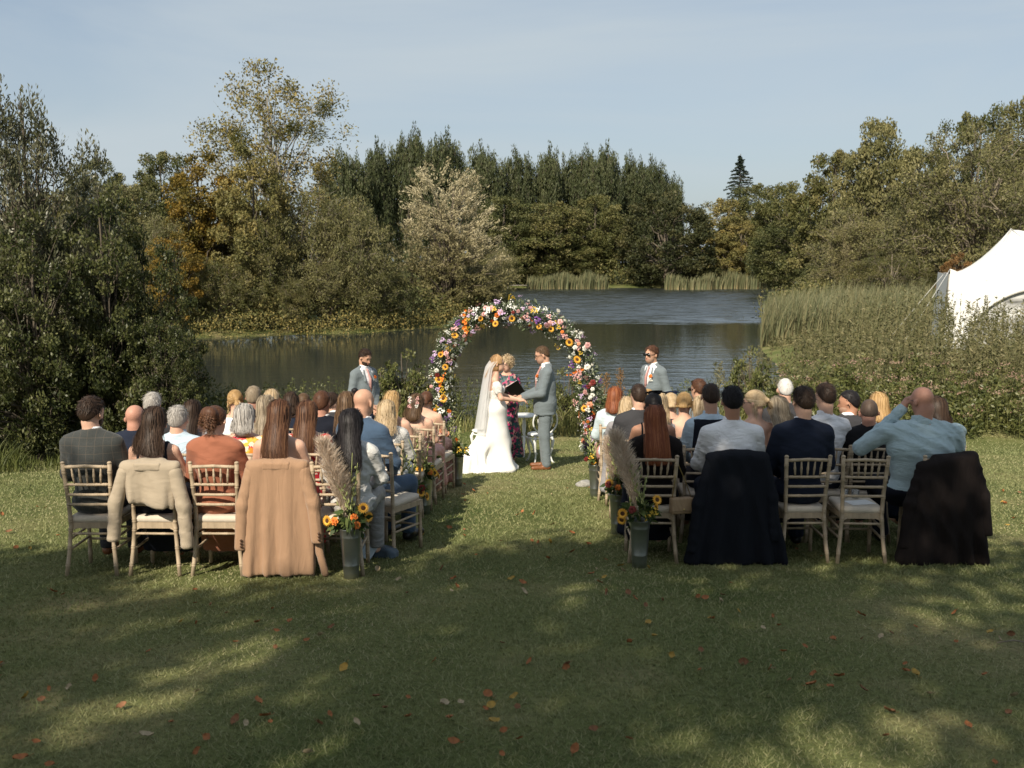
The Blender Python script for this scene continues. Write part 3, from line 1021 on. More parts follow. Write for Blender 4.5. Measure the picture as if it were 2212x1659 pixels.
# near the lawn, left
tree(P_SALLOW, 'sallow_tree', 'grey-green sallow with upright sprays at the left edge', 42, 16.5, 182, 330)
tree(P_SALLOW, 'sallow_tree', 'second sallow, low and leaning behind the left bush', 190, 18.5, 405, 260, rz=2.4)
for i, (px, Y, top, w, lab) in enumerate([(308, 17.0, 505, 262, 'large dark glossy bush at the pond edge, rightmost of its thicket'),
                                          (215, 16.6, 415, 330, 'tallest dark glossy bush in the left thicket'),
                                          (60, 15.6, 470, 330, 'dark glossy bush at the left edge of the photo'),
                                          (345, 16.2, 690, 190, 'low dark bush behind the man in the checked jacket'),
                                          (-240, 16.8, 430, 330, 'dark glossy bush beyond the left edge'), (-520, 17.5, 400, 360, 'farthest left dark glossy bush'), (-380, 20.5, 380, 330, 'dark glossy bush behind the left ones')]):
    tree(P_BUSH, 'glossy_bush', lab, px, Y, top, w, 'bush', rz=2.1 * i, group='thicket left of the guests')

# shrubs along the near bank
NEAR = [(870, 19.6, 758, 130, 'bright green shrub left of the flower arch'), (955, 19.4, 770, 90, 'green shrub growing through the left leg of the arch'),
        (820, 19.8, 800, 110, 'low green shrub beside the left groomsman'), (1228, 19.4, 800, 100, 'shrub right of the groom behind the arch'),
        (1290, 20.0, 815, 100, 'thin shrub behind the right leg of the arch'), (1622, 19.8, 752, 105, 'pale big leaved shrub at the water edge behind the guests'),
        (1680, 19.4, 815, 110, 'low shrub right of the big leaved shrub')]
for i, (px, Y, top, w, lab) in enumerate(NEAR):
    tree(P_SHRUB, 'green_shrub', lab, px, Y, top, w, 'shrub', rz=1.1 * i, group='shrubs along the near bank')


# ---------------------------------------------------------------- masses nobody could count
def blades(name, label, X, Y, H, W, rng, leaf, bend=0.25, seg=3, lean=(0.1, 0.0), ztop=None, cat='reeds', tint_top=None, zoff=-0.05):
    n = len(X)
    z = land_z(X, Y) + zoff
    z = np.maximum(z, WATER_Z - 0.1)
    a = rng.random(n) * 2 * np.pi
    dx = np.cos(a) * bend * H * rng.random(n) + lean[0] * H
    dy = np.sin(a) * bend * H * rng.random(n) + lean[1] * H
    f = rng.random(n) * np.pi
    sx, sy = np.cos(f) * W, np.sin(f) * W
    s = np.linspace(0, 1, seg + 1)
    V, T = [], []
    tb = rng.random(n) * 0.55
    for i, u in enumerate(s):
        c = np.stack([X + dx * u ** 1.8, Y + dy * u ** 1.8, z + H * (u - 0.12 * u ** 3)], -1)
        w = 1 - 0.92 * u ** 1.5
        e = np.stack([sx * w, sy * w, 0 * sx], -1)
        V += [c - e, c + e]
        t_ = np.clip(tb + 0.55 * np.clip(0.28 - u, 0, 1) / 0.28 * rng.random(n) + (0.22 * u if tint_top else 0), 0, 0.99)
        T += [t_, t_]
    V = np.stack(V, 1); T = np.stack(T, 1)
    k = 2 * (seg + 1)
    base = (np.arange(n) * k)[:, None]
    F = np.concatenate([base + np.array([[2 * i, 2 * i + 1, 2 * i + 3, 2 * i + 2]]) for i in range(seg)])
    return tag(link(name, mesh_np(name, V.reshape(-1, 3), F, False, {'tint': T.ravel()}, leaf)), label, cat, kind='stuff')


rng = np.random.default_rng(41)
# main reed bed on the right
n = 15000
X = 10.0 + 20 * rng.random(n) ** 1.25; Yv = 41.0 + (17.0 + 0.3 * (X - 10)) * rng.random(n) ** 1.3
ok = (pond_sd(X, Yv) > -1.5) & (X > 10.25 + (Yv - 41) * .262)
X, Yv = X[ok], Yv[ok]
blades('reed_bed', 'blue-green reed bed standing in the pond on the right', X, Yv, 2.2 * (0.55 + 0.55 * rng.random(len(X)) + .12 * np.sin(1.7 * X)), 0.028 * np.ones(len(X)), rng, L_REED, 0.30, lean=(0.10, 0))
n = 5200
X = np.concatenate([rng.uniform(2.0, 12.8, n // 2), rng.uniform(20.0, 26.5, n // 5), rng.uniform(26.5, 35.5, n // 3)])
Yv = np.where((X > 15) & (X < 26), rng.uniform(129.0, 131.5, len(X)), rng.uniform(132.0, 137.0, len(X)))
blades('far_reeds', 'reed clumps along the far edge of the pond', X, Yv, 2.4 * (0.42 + 0.62 * rng.random(len(X)) + 0.16 * np.sin(1.3 * X + np.sin(0.7 * X))), 0.085 * np.ones(len(X)), rng, L_REED, 0.12, lean=(0.08, 0))
# sedges along the near bank
n = 9000
X = rng.uniform(-9, 9, n); Yv = 18.7 + 2.4 * rng.random(n) ** 1.2
Hh = (0.22 + 0.42 * rng.random(n)) * (0.6 + 0.7 * (0.5 + 0.5 * np.sin(1.9 * X + np.sin(3.1 * X))))
blades('bank_grass', 'long yellow-green grass along the near bank', X, Yv, Hh, 0.011 * np.ones(n), rng, L_TUFT, 0.75, lean=(0.12, 0), cat='grass')
# rough grass at the foot of the left thicket
n = 5000
X = rng.uniform(-9.5, -4.4, n); Yv = 13.6 + 0.5 * np.sin(1.7 * X) + 1.9 * rng.random(n) ** 0.8
blades('rough_grass', 'rough long grass under the left thicket', X, Yv, (0.08 + 0.42 * rng.random(n) ** 2) * (0.5 + 0.8 * np.sin(2.3 * X + 1.1 * Yv) ** 2), 0.010 * np.ones(n), rng,
       leaf_mat('shade_grass', [(0.055, 0.070, 0.018), (0.090, 0.105, 0.028), (0.150, 0.145, 0.050)]), 0.6, cat='grass')


def weeds(name, label, X, Y, H, rng, leaf, n_lf=34, lf=0.085, aspect=0.28, stem_r=0.006, bush=0.12, top_only=0.15):
    n = len(X)
    z = np.maximum(land_z(X, Y), WATER_Z - 0.05)
    s = np.linspace(0, 1, 4)[None, :, None]
    a = rng.random(n) * 2 * np.pi
    tipv = np.stack([np.cos(a) * 0.13 * H, np.sin(a) * 0.13 * H, H], -1)
    B = np.stack([X, Y, z], -1)
    P = B[:, None] + tipv[:, None] * s
    TV, TF = tubes_np(P, np.broadcast_to(stem_r * (1 - 0.6 * s[..., 0]), (n, 4)), 3)
    k = np.repeat(np.arange(n), n_lf)
    u = top_only + (1 - top_only) * rng.random(len(k))
    d = norm_(rand_dirs(len(k), rng) * np.array([1, 1, 0.3]) + np.array([0, 0, 0.55]))
    L = bush * (1.25 - 0.95 * u)
    Q = B[k] + tipv[k] * u[:, None] + d * (L * (0.3 + 0.9 * rng.random(len(k))))[:, None]
    V, F = leaf_quads(Q, lf * (0.6 + 0.8 * rng.random(len(k))), norm_(d + 0.4 * rand_dirs(len(k), rng)), aspect, rng)
    ti = np.clip(0.45 * rng.random(n)[k] + 0.42 * rng.random(len(k)), 0, 0.98)
    V = np.concatenate([V, TV]); F = np.concatenate([F, TF + 4 * len(k)])
    T = np.concatenate([np.repeat(ti, 4), np.full(len(TV), 0.55)])
    return tag(link(name, mesh_np(name, V, F, False, {'tint': T}, leaf)), label, 'weeds', kind='stuff'), B, tipv


n = 1050
X = 5.6 + 10.5 * rng.random(n) ** 0.8; Yv = 19.6 + 8.5 * rng.random(n) ** 1.1
Hh = (0.75 + 1.65 * np.clip((X - 5.6) / 3.6, 0, 1) - .42 * np.clip((X / Yv - .40) / .06, 0, 1)) * (0.72 + 0.42 * rng.random(n))
weeds('tall_weeds', 'tall feathery willowherb filling the right bank', X, Yv, Hh, rng, L_WEED, 52, 0.105, 0.24, bush=.11)
n = 560
X = 10.2 + 7.5 * rng.random(n); Yv = 25.5 + 15 * rng.random(n)
weeds('bank_scrub', 'leafy scrub between the weeds and the reed bed', X, Yv, (0.35 + 0.4 * rng.random(n)) * np.clip(1.5 - (Yv - 25) / 16, .4, 1), rng, L_WEED, 56, 0.13, 0.3, bush=.26, top_only=0.05)
n = 520
X = 5.2 + 8.5 * rng.random(n); Yv = 18.3 + 1.8 * rng.random(n)
Hh = (0.55 + 0.6 * rng.random(n)) * (0.7 + 0.5 * np.clip((Yv - 18.3) / 1.8, 0, 1))
_, B, tv = weeds('low_weeds', 'leafy low weeds along the right lawn edge', X, Yv, Hh, rng, L_SHRUB, 60, 0.085, 0.42, bush=0.2, top_only=0.0)
sel = rng.choice(n, 170, replace=False)
Q = np.repeat((B + tv)[sel], 26, 0) + rng.normal(size=(170 * 26, 3)) * np.array([0.06, 0.06, 0.025])
V, F = leaf_quads(Q, np.full(len(Q), 0.032), rand_dirs(len(Q), rng), 0.8, rng)
tag(link('pink_weed_flowers', mesh_np('pink_weed_flowers', V, F, False, {'tint': np.repeat(rng.random(len(Q)), 4)}, L_PINK)), 'dusty pink flower heads of the hemp weeds', 'flowers', kind='stuff')
n = 420
X = np.concatenate([rng.uniform(-2.3, 4.2, n // 2), rng.uniform(-8.0, -2.3, n // 2)]); Yv = 19.2 + 2.0 * rng.random(n)
weeds('bank_weeds', 'thin leafy weeds along the near bank', X, Yv, 0.45 + 0.55 * rng.random(n), rng, L_SHRUB, 30, 0.06, 0.4, bush=0.13)
# arching reed tufts and rusty docks between the guests and the water
for i, (px, Y, cnt, Ht) in enumerate([(485, 19.2, 70, 1.15), (730, 19.6, 60, 1.0), (1530, 20.4, 70, 1.0), (1720, 20.6, 80, 1.05)]):
    q = at(px, 830, Y)
    a = rng.normal(size=cnt) * 0.34
    lab = ['arching reed tuft behind the left guests', 'arching reed tuft left of the groomsman', 'reed tuft right of the sunglasses groomsman', 'reed tuft right of the big leaved shrub'][i]
    o = blades('reed_tuft', lab, q.x + a, Y + rng.normal(size=cnt) * 0.25, Ht * (0.6 + 0.5 * rng.random(cnt)), 0.014 * np.ones(cnt), rng, L_REED, 0.65, seg=5, lean=(0.05, -0.05), cat='reeds')
    o['kind'] = 'thing'; o['group'] = 'reed tufts at the near bank'
for i, (px, Y, top) in enumerate([(345, 17.4, 660), (245, 17.2, 835), (300, 17.6, 850), (1340, 20.0, 795), (1310, 20.2, 805), (395, 17.5, 845)]):
    loc, H = by_px(px, Y, top)
    g = np.random.default_rng(90 + i)
    k = 420
    u = 0.45 + 0.55 * g.random(k)
    Q = np.stack([g.normal(size=k) * 0.10 * (1.3 - u), g.normal(size=k) * 0.10 * (1.3 - u), H * u], -1)
    V, F = leaf_quads(Q, np.full(k, 0.035), norm_(rand_dirs(k, g) + np.array([0, 0, 0.5])), 0.5, g)
    st = np.array([[(0, 0, -0.1), (0.02, 0, H * 0.5), (0, 0.02, H)]] + [[(0, 0, H * (0.5 + 0.06 * j)), (0.05 * math.cos(j * 2.3), 0.05 * math.sin(j * 2.3), H * (0.6 + 0.06 * j)), (0.09 * math.cos(j * 2.3), 0.09 * math.sin(j * 2.3), H * (0.7 + 0.05 * j))] for j in range(6)])
    TV, TF = tubes_np(st, np.full(st.shape[:2], 0.006), 4)
    o = empty('dock_plant', loc, 0, ['tall thin rusty dock spire against the left bush', 'rusty dock right of the man in the checked jacket', 'short rusty dock behind the bald guest',
                                     'dry brown flower heads right of the arch', 'dry brown stalk nearest the right leg of the arch', 'rusty dock beside the long dark haired guest'][i], 'plant', 'rusty dry plants')
    link('seed_head', mesh_np('seed_head', V, F, False, {'tint': np.repeat(g.random(k) * 0.9, 4)}, L_RUST), o)
    link('stem', mesh_np('stem', TV, TF, True, None, mat('dry_stem', (0.24, 0.14, 0.07), 0.9)), o)


# undergrowth that closes the banks
def scrub(name, label, pts, rng, leaf, n, lf, h, depth):
    pts = np.array(pts, float)
    seg = np.linalg.norm(np.diff(pts, axis=0), axis=1)
    c = np.concatenate([[0], np.cumsum(seg)])
    u = rng.random(n) * c[-1]
    X = np.interp(u, c, pts[:, 0]) + rng.normal(size=n) * 0.4
    Y = np.interp(u, c, pts[:, 1]) + depth * rng.random(n)
    hh = h * (0.55 + 0.45 * np.sin(0.9 * u + 1.3 * np.sin(0.37 * u)) ** 2)
    Z = land_z(X, Y) + hh * rng.random(n) ** 0.7
    Z = np.maximum(Z, WATER_Z + 0.05)
    V, F = leaf_quads(np.stack([X, Y, Z], -1), lf * (0.6 + 0.8 * rng.random(n)), norm_(rand_dirs(n, rng) + np.array([0, 0, 0.6])), 0.5, rng)
    return tag(link(name, mesh_np(name, V, F, False, {'tint': np.repeat(rng.random(n) * 0.9, 4)}, leaf)), label, 'undergrowth', kind='stuff')


scrub('left_bank_undergrowth', 'bushy undergrowth along the left bank', [(-30, 46), (-14, 47), (-7, 50.5), (-2.4, 56.5), (-0.4, 66)], rng, L_MID, 18000, 0.18, 2.0, 3.0)
scrub('left_bank_rusty_growth', 'rusty low growth at the water edge of the left bank', [(-21, 44.6), (-14, 46.0), (-7.2, 49.3), (-2.6, 55.4), (-.4, 64)], rng, L_BIRCH, 11000, 0.11, 1.15, 1.5)
scrub('far_bank_undergrowth', 'dark undergrowth along the far bank', [(-1, 137), (12, 139), (26, 139), (40, 136), (44, 108)], rng, L_MID, 16000, 0.34, 3.0, 6.0)
scrub('right_bank_undergrowth', 'thick undergrowth behind the reed bed', [(16, 58), (23, 70), (31, 84), (35, 96), (31, 108)], rng, L_MID, 15000, 0.24, 2.2, 6.0)
scrub('far_wood', 'far wood closing the view behind the trees', [(-75, 110), (-30, 135), (0, 165), (40, 172), (75, 150), (95, 110)], rng, L_DARK, 19000, 0.85, 11.0, 12.0)
scrub('left_thicket_undergrowth', 'dark undergrowth inside the left thicket', [(-11, 15.6), (-7, 15.8), (-4.9, 16.6)], rng, L_BUSH, 9000, 0.085, 1.7, 1.8)

# big trees behind the photographer: their crowns shade the foreground and the back rows on the right
def shade_limit(x):
    return np.interp(x, [-7, -3.6, -3.0, -1.2, -0.6, 0.9, 1.5, 4.3, 4.9, 8], [8.4, 8.3, 6.9, 6.9, 8.2, 8.5, 10.3, 10.4, 8.2, 8.0])


g = np.random.default_rng(71)
ld = np.array(LDIR)
for ti, (xa, xb, lab) in enumerate([(-7.5, -1.5, 'leaning tree behind the photographer, left one'), (-1.5, 2.6, 'leaning tree behind the photographer, middle one'), (2.6, 8.0, 'leaning tree behind the photographer, right one')]):
    n = 6000
    X = g.uniform(xa, xb, n); Yv = g.uniform(2.5, 10.6, n)
    pat = np.sin(1.15 * X + 1.3 * np.sin(0.9 * Yv) + .7) * np.sin(1.9 * Yv + 1.7 * np.sin(0.7 * X + 2)) + 0.3 * np.sin(3.1 * X - 2.3 * Yv)
    edge = shade_limit(X) + .25 * np.sin(3.1 * X) - Yv
    ok = (edge > 0) & ((pat < np.where(X > -1, .80, np.where((X < -1) & (Yv < 5.2), .22, .42))) | ((Yv > 7.6) & (X > 1.2)))
    X, Yv = X[ok][:150], Yv[ok][:150]
    X = np.concatenate([X, g.uniform(xa * 1.6 - 1, xb * 1.6 + 1, 240)]); Yv = np.concatenate([Yv, g.uniform(-9.0, 3.0, 240)])      # the rest of the canopy, behind and overhead
    hgt = np.concatenate([8.2 + 3.2 * g.random(len(X) - 240), 5.0 + 7.0 * g.random(240)])
    G0 = np.stack([X, Yv, lawn_z(Yv)], -1)
    Cc = G0 - ld * (hgt / -ld[2])[:, None]
    k = np.repeat(np.arange(len(Cc)), 50)
    d = rand_dirs(len(k), g)
    Pp = Cc[k] + d * (0.55 * g.random(len(k)) ** .5 * (0.7 + .6 * g.random(len(Cc)))[k])[:, None]
    bx0, by0 = Cc[:, 0].mean(), Cc[:, 1].min() - 1.0
    base_ = np.array([bx0, by0, lz(bx0, by0)])
    V, F = leaf_quads(Pp - base_, 0.25 * (.6 + .7 * g.random(len(k))), norm_(d + rand_dirs(len(k), g)), .6, g)
    o = empty('shade_tree', base_, 0, lab, 'tree', 'trees behind the photographer')
    link('crown', mesh_np('crown', V, F, False, {'tint': np.repeat(g.random(len(k)) * .9, 4)}, L_MID), o)
    TV, TF = limbs(.26, 10.0, Cc - base_, g, 60, z0=(.3, .7), lean=(0, 1.2))
    link('trunk', mesh_np('trunk', TV, TF, True, None, BARK), o)
# ---------------------------------------------------------------- white stretch tent at the right
TENT_W = mat('white_canvas', (0.66, 0.66, 0.64), 0.6, 0.03, 3.0, bump=0.15, bscale=1.2)
TENT_FILM = mat('painted_reflection_film', (0.30, 0.30, 0.28), 0.12, 0.75, 1.6, spec=0.8, col2=(0.80, 0.80, 0.78), stretch=(0.5, 1, 2.4))  # opaque film; pale and dark reflections are painted into its colour


def tent():
    TY = 32.0
    c0 = at(2052, 592, TY)                       # near left eave corner
    pk = at(2166, 496, TY + 3.0)                 # peak
    gz = lz(c0.x, TY)
    o = empty('party_tent', (c0.x, TY, gz), R(-21), 'white stretch party tent with a peaked roof and arched clear windows', 'tent')
    ez = c0.z - gz
    W, D = 11.0, 9.0
    pkl = Vector((1.95, 3.0, pk.z - gz))

    def roof(u, v):
        # u along the front, v into the depth; saddle between eave corners and a row of peaks
        x, y = u * W, v * D
        d = min(abs(x - pkl.x), 6) / pkl.x if x < pkl.x else min(abs(x - pkl.x) / 4.5, 1.0)
        e = abs(y - pkl.y) / (pkl.y if y < pkl.y else D - pkl.y)
        r = max(0.0, 1 - math.hypot(d, e) if x < pkl.x else 1 - max(0.35 * d, e))
        rise = (pkl.z - ez) * (r ** 1.55)
        sag = -0.30 * math.sin(math.pi * min(1, x / (2 * pkl.x))) * (1 - r) * (1 if x < 2 * pkl.x else 0)
        horn = 0.16 * math.exp(-((x / 0.35) ** 2 + (y / 0.6) ** 2))
        return Vector((x, y, ez + rise + sag + horn))
    nu, nv = 40, 24
    mb = MB()
    V = [roof(i / nu, j / nv) for i in range(nu + 1) for j in range(nv + 1)]
    V += [p - Vector((0, 0, 0.004)) for p in V]
    n0 = (nu + 1) * (nv + 1)
    F = []
    for i in range(nu):
        for j in range(nv):
            a = i * (nv + 1) + j
            q = (a, a + nv + 1, a + nv + 2, a + 1)
            F += [q, tuple(k + n0 for k in q[::-1])]
    mb.add(V, F).build('roof', TENT_W, o)
    # front wall with one wide arch, drawn as columns between the arch and the roof edge
    ax0, ax1, ah = 0.55, 5.4, 2.35

    def arch(x):
        t = (x - ax0) / (ax1 - ax0)
        return ah * math.sqrt(max(0.0, 1 - (2 * t - 1) ** 2)) ** 0.8 if 0 < t < 1 else 0.0
    V, F = [], []
    nx_ = 90
    for i in range(nx_ + 1):
        x = W * i / nx_
        e = roof(x / W, 0.0).z + 0.006
        bulge = 0.10 * math.sin(6.0 * x)
        for k in range(5):
            z = arch(x) + (e - arch(x)) * k / 4
            V.append((x - 0.10 * (1 - z / ez) * (x < 0.3), -0.012 - 0.12 * (1 - z / ez) + 0.015 * bulge, z))
    for i in range(nx_):
        for k in range(4):
            a = i * 5 + k
            F.append((a, a + 5, a + 6, a + 1))
    MB().add(V, F).build('front_wall', TENT_W, o)
    mb = MB()
    V, F = [], []
    for i in range(13):
        x = ax0 + 0.02 + (ax1 - ax0 - 0.04) * i / 12
        V += [(x, 0.06, 0.0), (x, 0.06, max(0.02, arch(x) + 0.03))]
    for i in range(12):
        F.append((2 * i, 2 * i + 2, 2 * i + 3, 2 * i + 1))
    mb.add(V, F).build('window', TENT_FILM, o)
    mb = MB().box((2.55, 0.03, arch(2.55) / 2), (0.07, 0.012, arch(2.55) / 2))
    mb.build('window_strap', TENT_W, o)
    mb = MB().tube([(ax0 + (ax1 - ax0) * i / 24, -0.03, arch(ax0 + (ax1 - ax0) * i / 24)) for i in range(1, 24)], 0.03, 6)
    mb.build('window_hem', mat('grey_hem', (0.35, 0.34, 0.31), 0.7), o)
    # left side wall
    V, F = [], []
    for j in range(13):
        y = D * j / 12
        e = roof(0, j / 12).z - 0.012
        for k in range(4):
            z = e * k / 3
            V.append((-0.16 * (1 - k / 3) - 0.04, y, z))
    for j in range(12):
        for k in range(3):
            a = j * 4 + k
            F.append((a, a + 1, a + 5, a + 4))
    MB().add(V, F).build('side_wall', TENT_W, o)
    seam = mat('tent_seam', (0.50, 0.50, 0.48), 0.7)
    for a_, b_ in (((0.012, 0.0), (pkl.x / W, pkl.y / D)), ((pkl.x / W, 0.0), (pkl.x / W, pkl.y / D)), ((2.4 * pkl.x / W, 0.0), (pkl.x / W, pkl.y / D)), ((0.5 * pkl.x / W, 0.0), (pkl.x / W, pkl.y / D))):
        MB().tube([roof(a_[0] + (b_[0] - a_[0]) * t / 14, a_[1] + (b_[1] - a_[1]) * t / 14) + Vector((0, -.004, .003)) for t in range(15)], .012, 5).build('seam', seam, o)
    for x, y, dx, dy in ((0, 0, -1.6, -1.2), (0, 4.0, -2.0, 0.0), (pkl.x * 2, 0, .2, -2.0)):
        MB().tube([roof(max(0, min(1, x / W)), y / D), (x + dx, y + dy, .0)], .009, 5).build('guy_rope', seam, o)
    for x, y in ((0.0, 0.0), (W, 0.0)):
        MB().tube([(x, y + 0.1, -0.2), (x, y + 0.1, ez)], 0.05, 10).build('pole', mat('tent_pole', (0.5, 0.5, 0.48), 0.4, metal=0.6), o)


tent()

# weathered planks and a bench on the banks
PLANK = mat('weathered_plank', (0.36, 0.33, 0.28), 0.85, 0.3, 8.0, bump=0.4, stretch=(1, 6, 6))


def landing(px, py, Y, w, label):
    q = at(px, py, Y)
    o = empty('landing_stage', (q.x, Y, WATER_Z), 0, label, 'jetty', 'landing stages at the water')
    me = MB().box((0, 0, 0.02), (w / 2, 0.085, 0.02)).mesh('plank', PLANK, False)
    for k in range(6):
        c = link('plank', me, o); c.location = (0, 0.19 * k, 0.42)
    pm = MB().tube([(0, 0, -0.6), (0, 0, 0.42)], 0.06, 8).mesh('post', PLANK)
    for x in (-w * 0.44, w * 0.44):
        for y in (0.05, 0.9):
            c = link('post', pm, o); c.location = (x, y, 0)


landing(1845, 735, 38.0, 2.2, 'grey wooden landing stage among the right reeds')
landing(1125, 608, 135.0, 4.0, 'small wooden landing stage at the far left corner of the pond')
landing(1497, 612, 134.5, 3.6, 'small wooden landing stage between the far reed clumps')

# ---------------------------------------------------------------- chair
WOOD = mat('limed_wood', (0.39, 0.305, 0.210), 0.6, 0.22, 9.0, bump=0.15, stretch=(3, 3, 0.6), spec=0.35)
CUSHION = mat('cream_cushion', (0.56, 0.49, 0.40), 0.9, 0.08, 30.0, bump=0.1)


def ringed(mb, pts, r, rings, n=8):
    """turned rod along pts with little bamboo rings at the given fractions"""
    pts = [Vector(p) for p in pts]
    L = [0.0]
    for a, b_ in zip(pts, pts[1:]):
        L.append(L[-1] + (b_ - a).length)

    def P(t):
        s = t * L[-1]
        for i in range(len(pts) - 1):
            if s <= L[i + 1] + 1e-9:
                return pts[i].lerp(pts[i + 1], (s - L[i]) / max(1e-9, L[i + 1] - L[i]))
        return pts[-1]
    st = {0.0: r, 1.0: r}
    for i in range(1, len(pts) - 1):
        st[L[i] / L[-1]] = r
    e = 0.006 / L[-1]
    for t in rings:
        for k, f in ((-2.2, 1), (-1.2, 1.22), (-0.3, 0.96), (0.3, 0.96), (1.2, 1.22), (2.2, 1)):
            st[t + k * e] = r * f
    ts = sorted(st)
    return mb.tube([P(t) for t in ts], [st[t] for t in ts], n)


def chair_meshes():
    M = {}
    for sx in (-1, 1):      # rear leg runs up into the back post
        pts = [(sx * 0.195, -0.235, 0.0), (sx * 0.172, -0.205, 0.22), (sx * 0.158, -0.19, 0.42), (sx * 0.163, -0.20, 0.60), (sx * 0.178, -0.235, 0.90)]
        mb = ringed(MB(), pts, 0.0165, (0.12, 0.27, 0.42, 0.50, 0.63, 0.80, 0.93))
        mb.lathe([(0.0175, 0.0), (0.019, 0.008), (0.012, 0.016), (0.004, 0.019)], 8, (sx * 0.178, -0.235, 0.90))
        M['rear_leg', sx] = mb.mesh('rear_leg', WOOD)
        M['front_leg', sx] = ringed(MB(), [(sx * 0.185, 0.185, 0.0), (sx * 0.18, 0.18, 0.41)], 0.0165, (0.2, 0.42, 0.8)).mesh('front_leg', WOOD)
    y = lambda z: -0.19 - (z - 0.42) / 0.48 * 0.042
    w = lambda z: 0.158 + (z - 0.42) / 0.48 * 0.02
    M['crest_rail', 0] = ringed(MB(), [(-w(.875), y(.875), .872), (0, y(.875) - 0.012, .882), (w(.875), y(.875), .872)], 0.0135, (0.15, 0.5, 0.85)).mesh('crest_rail', WOOD)
    for i, z in enumerate((0.735, 0.655, 0.577)):
        M['back_rail', i] = ringed(MB(), [(-w(z), y(z), z), (0, y(z) - 0.008, z), (w(z), y(z), z)], 0.0115, (0.12, 0.33, 0.67, 0.88)).mesh('back_rail', WOOD)
    for i in range(5):
        u = (i - 2) / 2.0
        a, b_ = Vector((u * 0.100, y(.735) - 0.006, .742)), Vector((u * 0.112, y(.872) - 0.008, .868))
        ps = [a.lerp(b_, t) for t in (0, .3, .42, .46, .5, .54, .58, .7, 1)]
        M['spindle', i] = MB().tube(ps, [.006, .0085, .0095, .012, .0095, .012, .0095, .0085, .006], 6).mesh('spindle', WOOD)
    mb = MB()
    fr = [(-.165, -.19), (.165, -.19), (.195, .20), (-.195, .20)]
    V, F = [], []
    for z0_, z1_, ins in ((0.385, 0.43, 0),):
        for (x, yy) in fr:
            V += [(x, yy, z0_), (x, yy, z1_)]
    for i in range(4):
        j = (i + 1) % 4
        F.append((2 * i, 2 * j, 2 * j + 1, 2 * i + 1))
    F += [(1, 3, 5, 7), (6, 4, 2, 0)]
    M['seat_frame', 0] = mb.add(V, F).mesh('seat_frame', WOOD, False)
    V, Q = skin([bx((0, 0.005, 0.452), (0.158, 0.178, 0.012), 0.018)], 0.016)
    M['cushion', 0] = mesh_np('cushion', V, Q, True, None, CUSHION)
    k = 0
    for (a, b_) in (((-.165, -.195, .345), (.165, -.195, .345)), ((-.18, .182, .20), (.18, .182, .20)), ((-.18, .182, .30), (.18, .182, .30)),
                    ((-.17, -.20, .22), (-.182, .18, .22)), ((.17, -.20, .22), (.182, .18, .22)), ((-.168, -.20, .30), (-.18, .18, .31)), ((.168, -.20, .30), (.18, .18, .31))):
        M['stretcher', k] = ringed(MB(), [a, b_], 0.010, (0.3, 0.5, 0.7), 6).mesh('stretcher', WOOD); k += 1
    for sx in (-1, 1):
        M['corner_brace', sx] = MB().tube([(sx * .158, -.195, .34), (sx * .145, -.19, .375), (sx * .12, -.19, .387)], .006, 5).mesh('corner_brace', WOOD)
    return M


CHAIR = chair_meshes()


def chair(loc, rz, label):
    o = empty('banquet_chair', loc, rz, label, 'chair', 'limed wood chairs set out in rows')
    for (nm, _), me in CHAIR.items():
        link(nm, me, o)
    return o


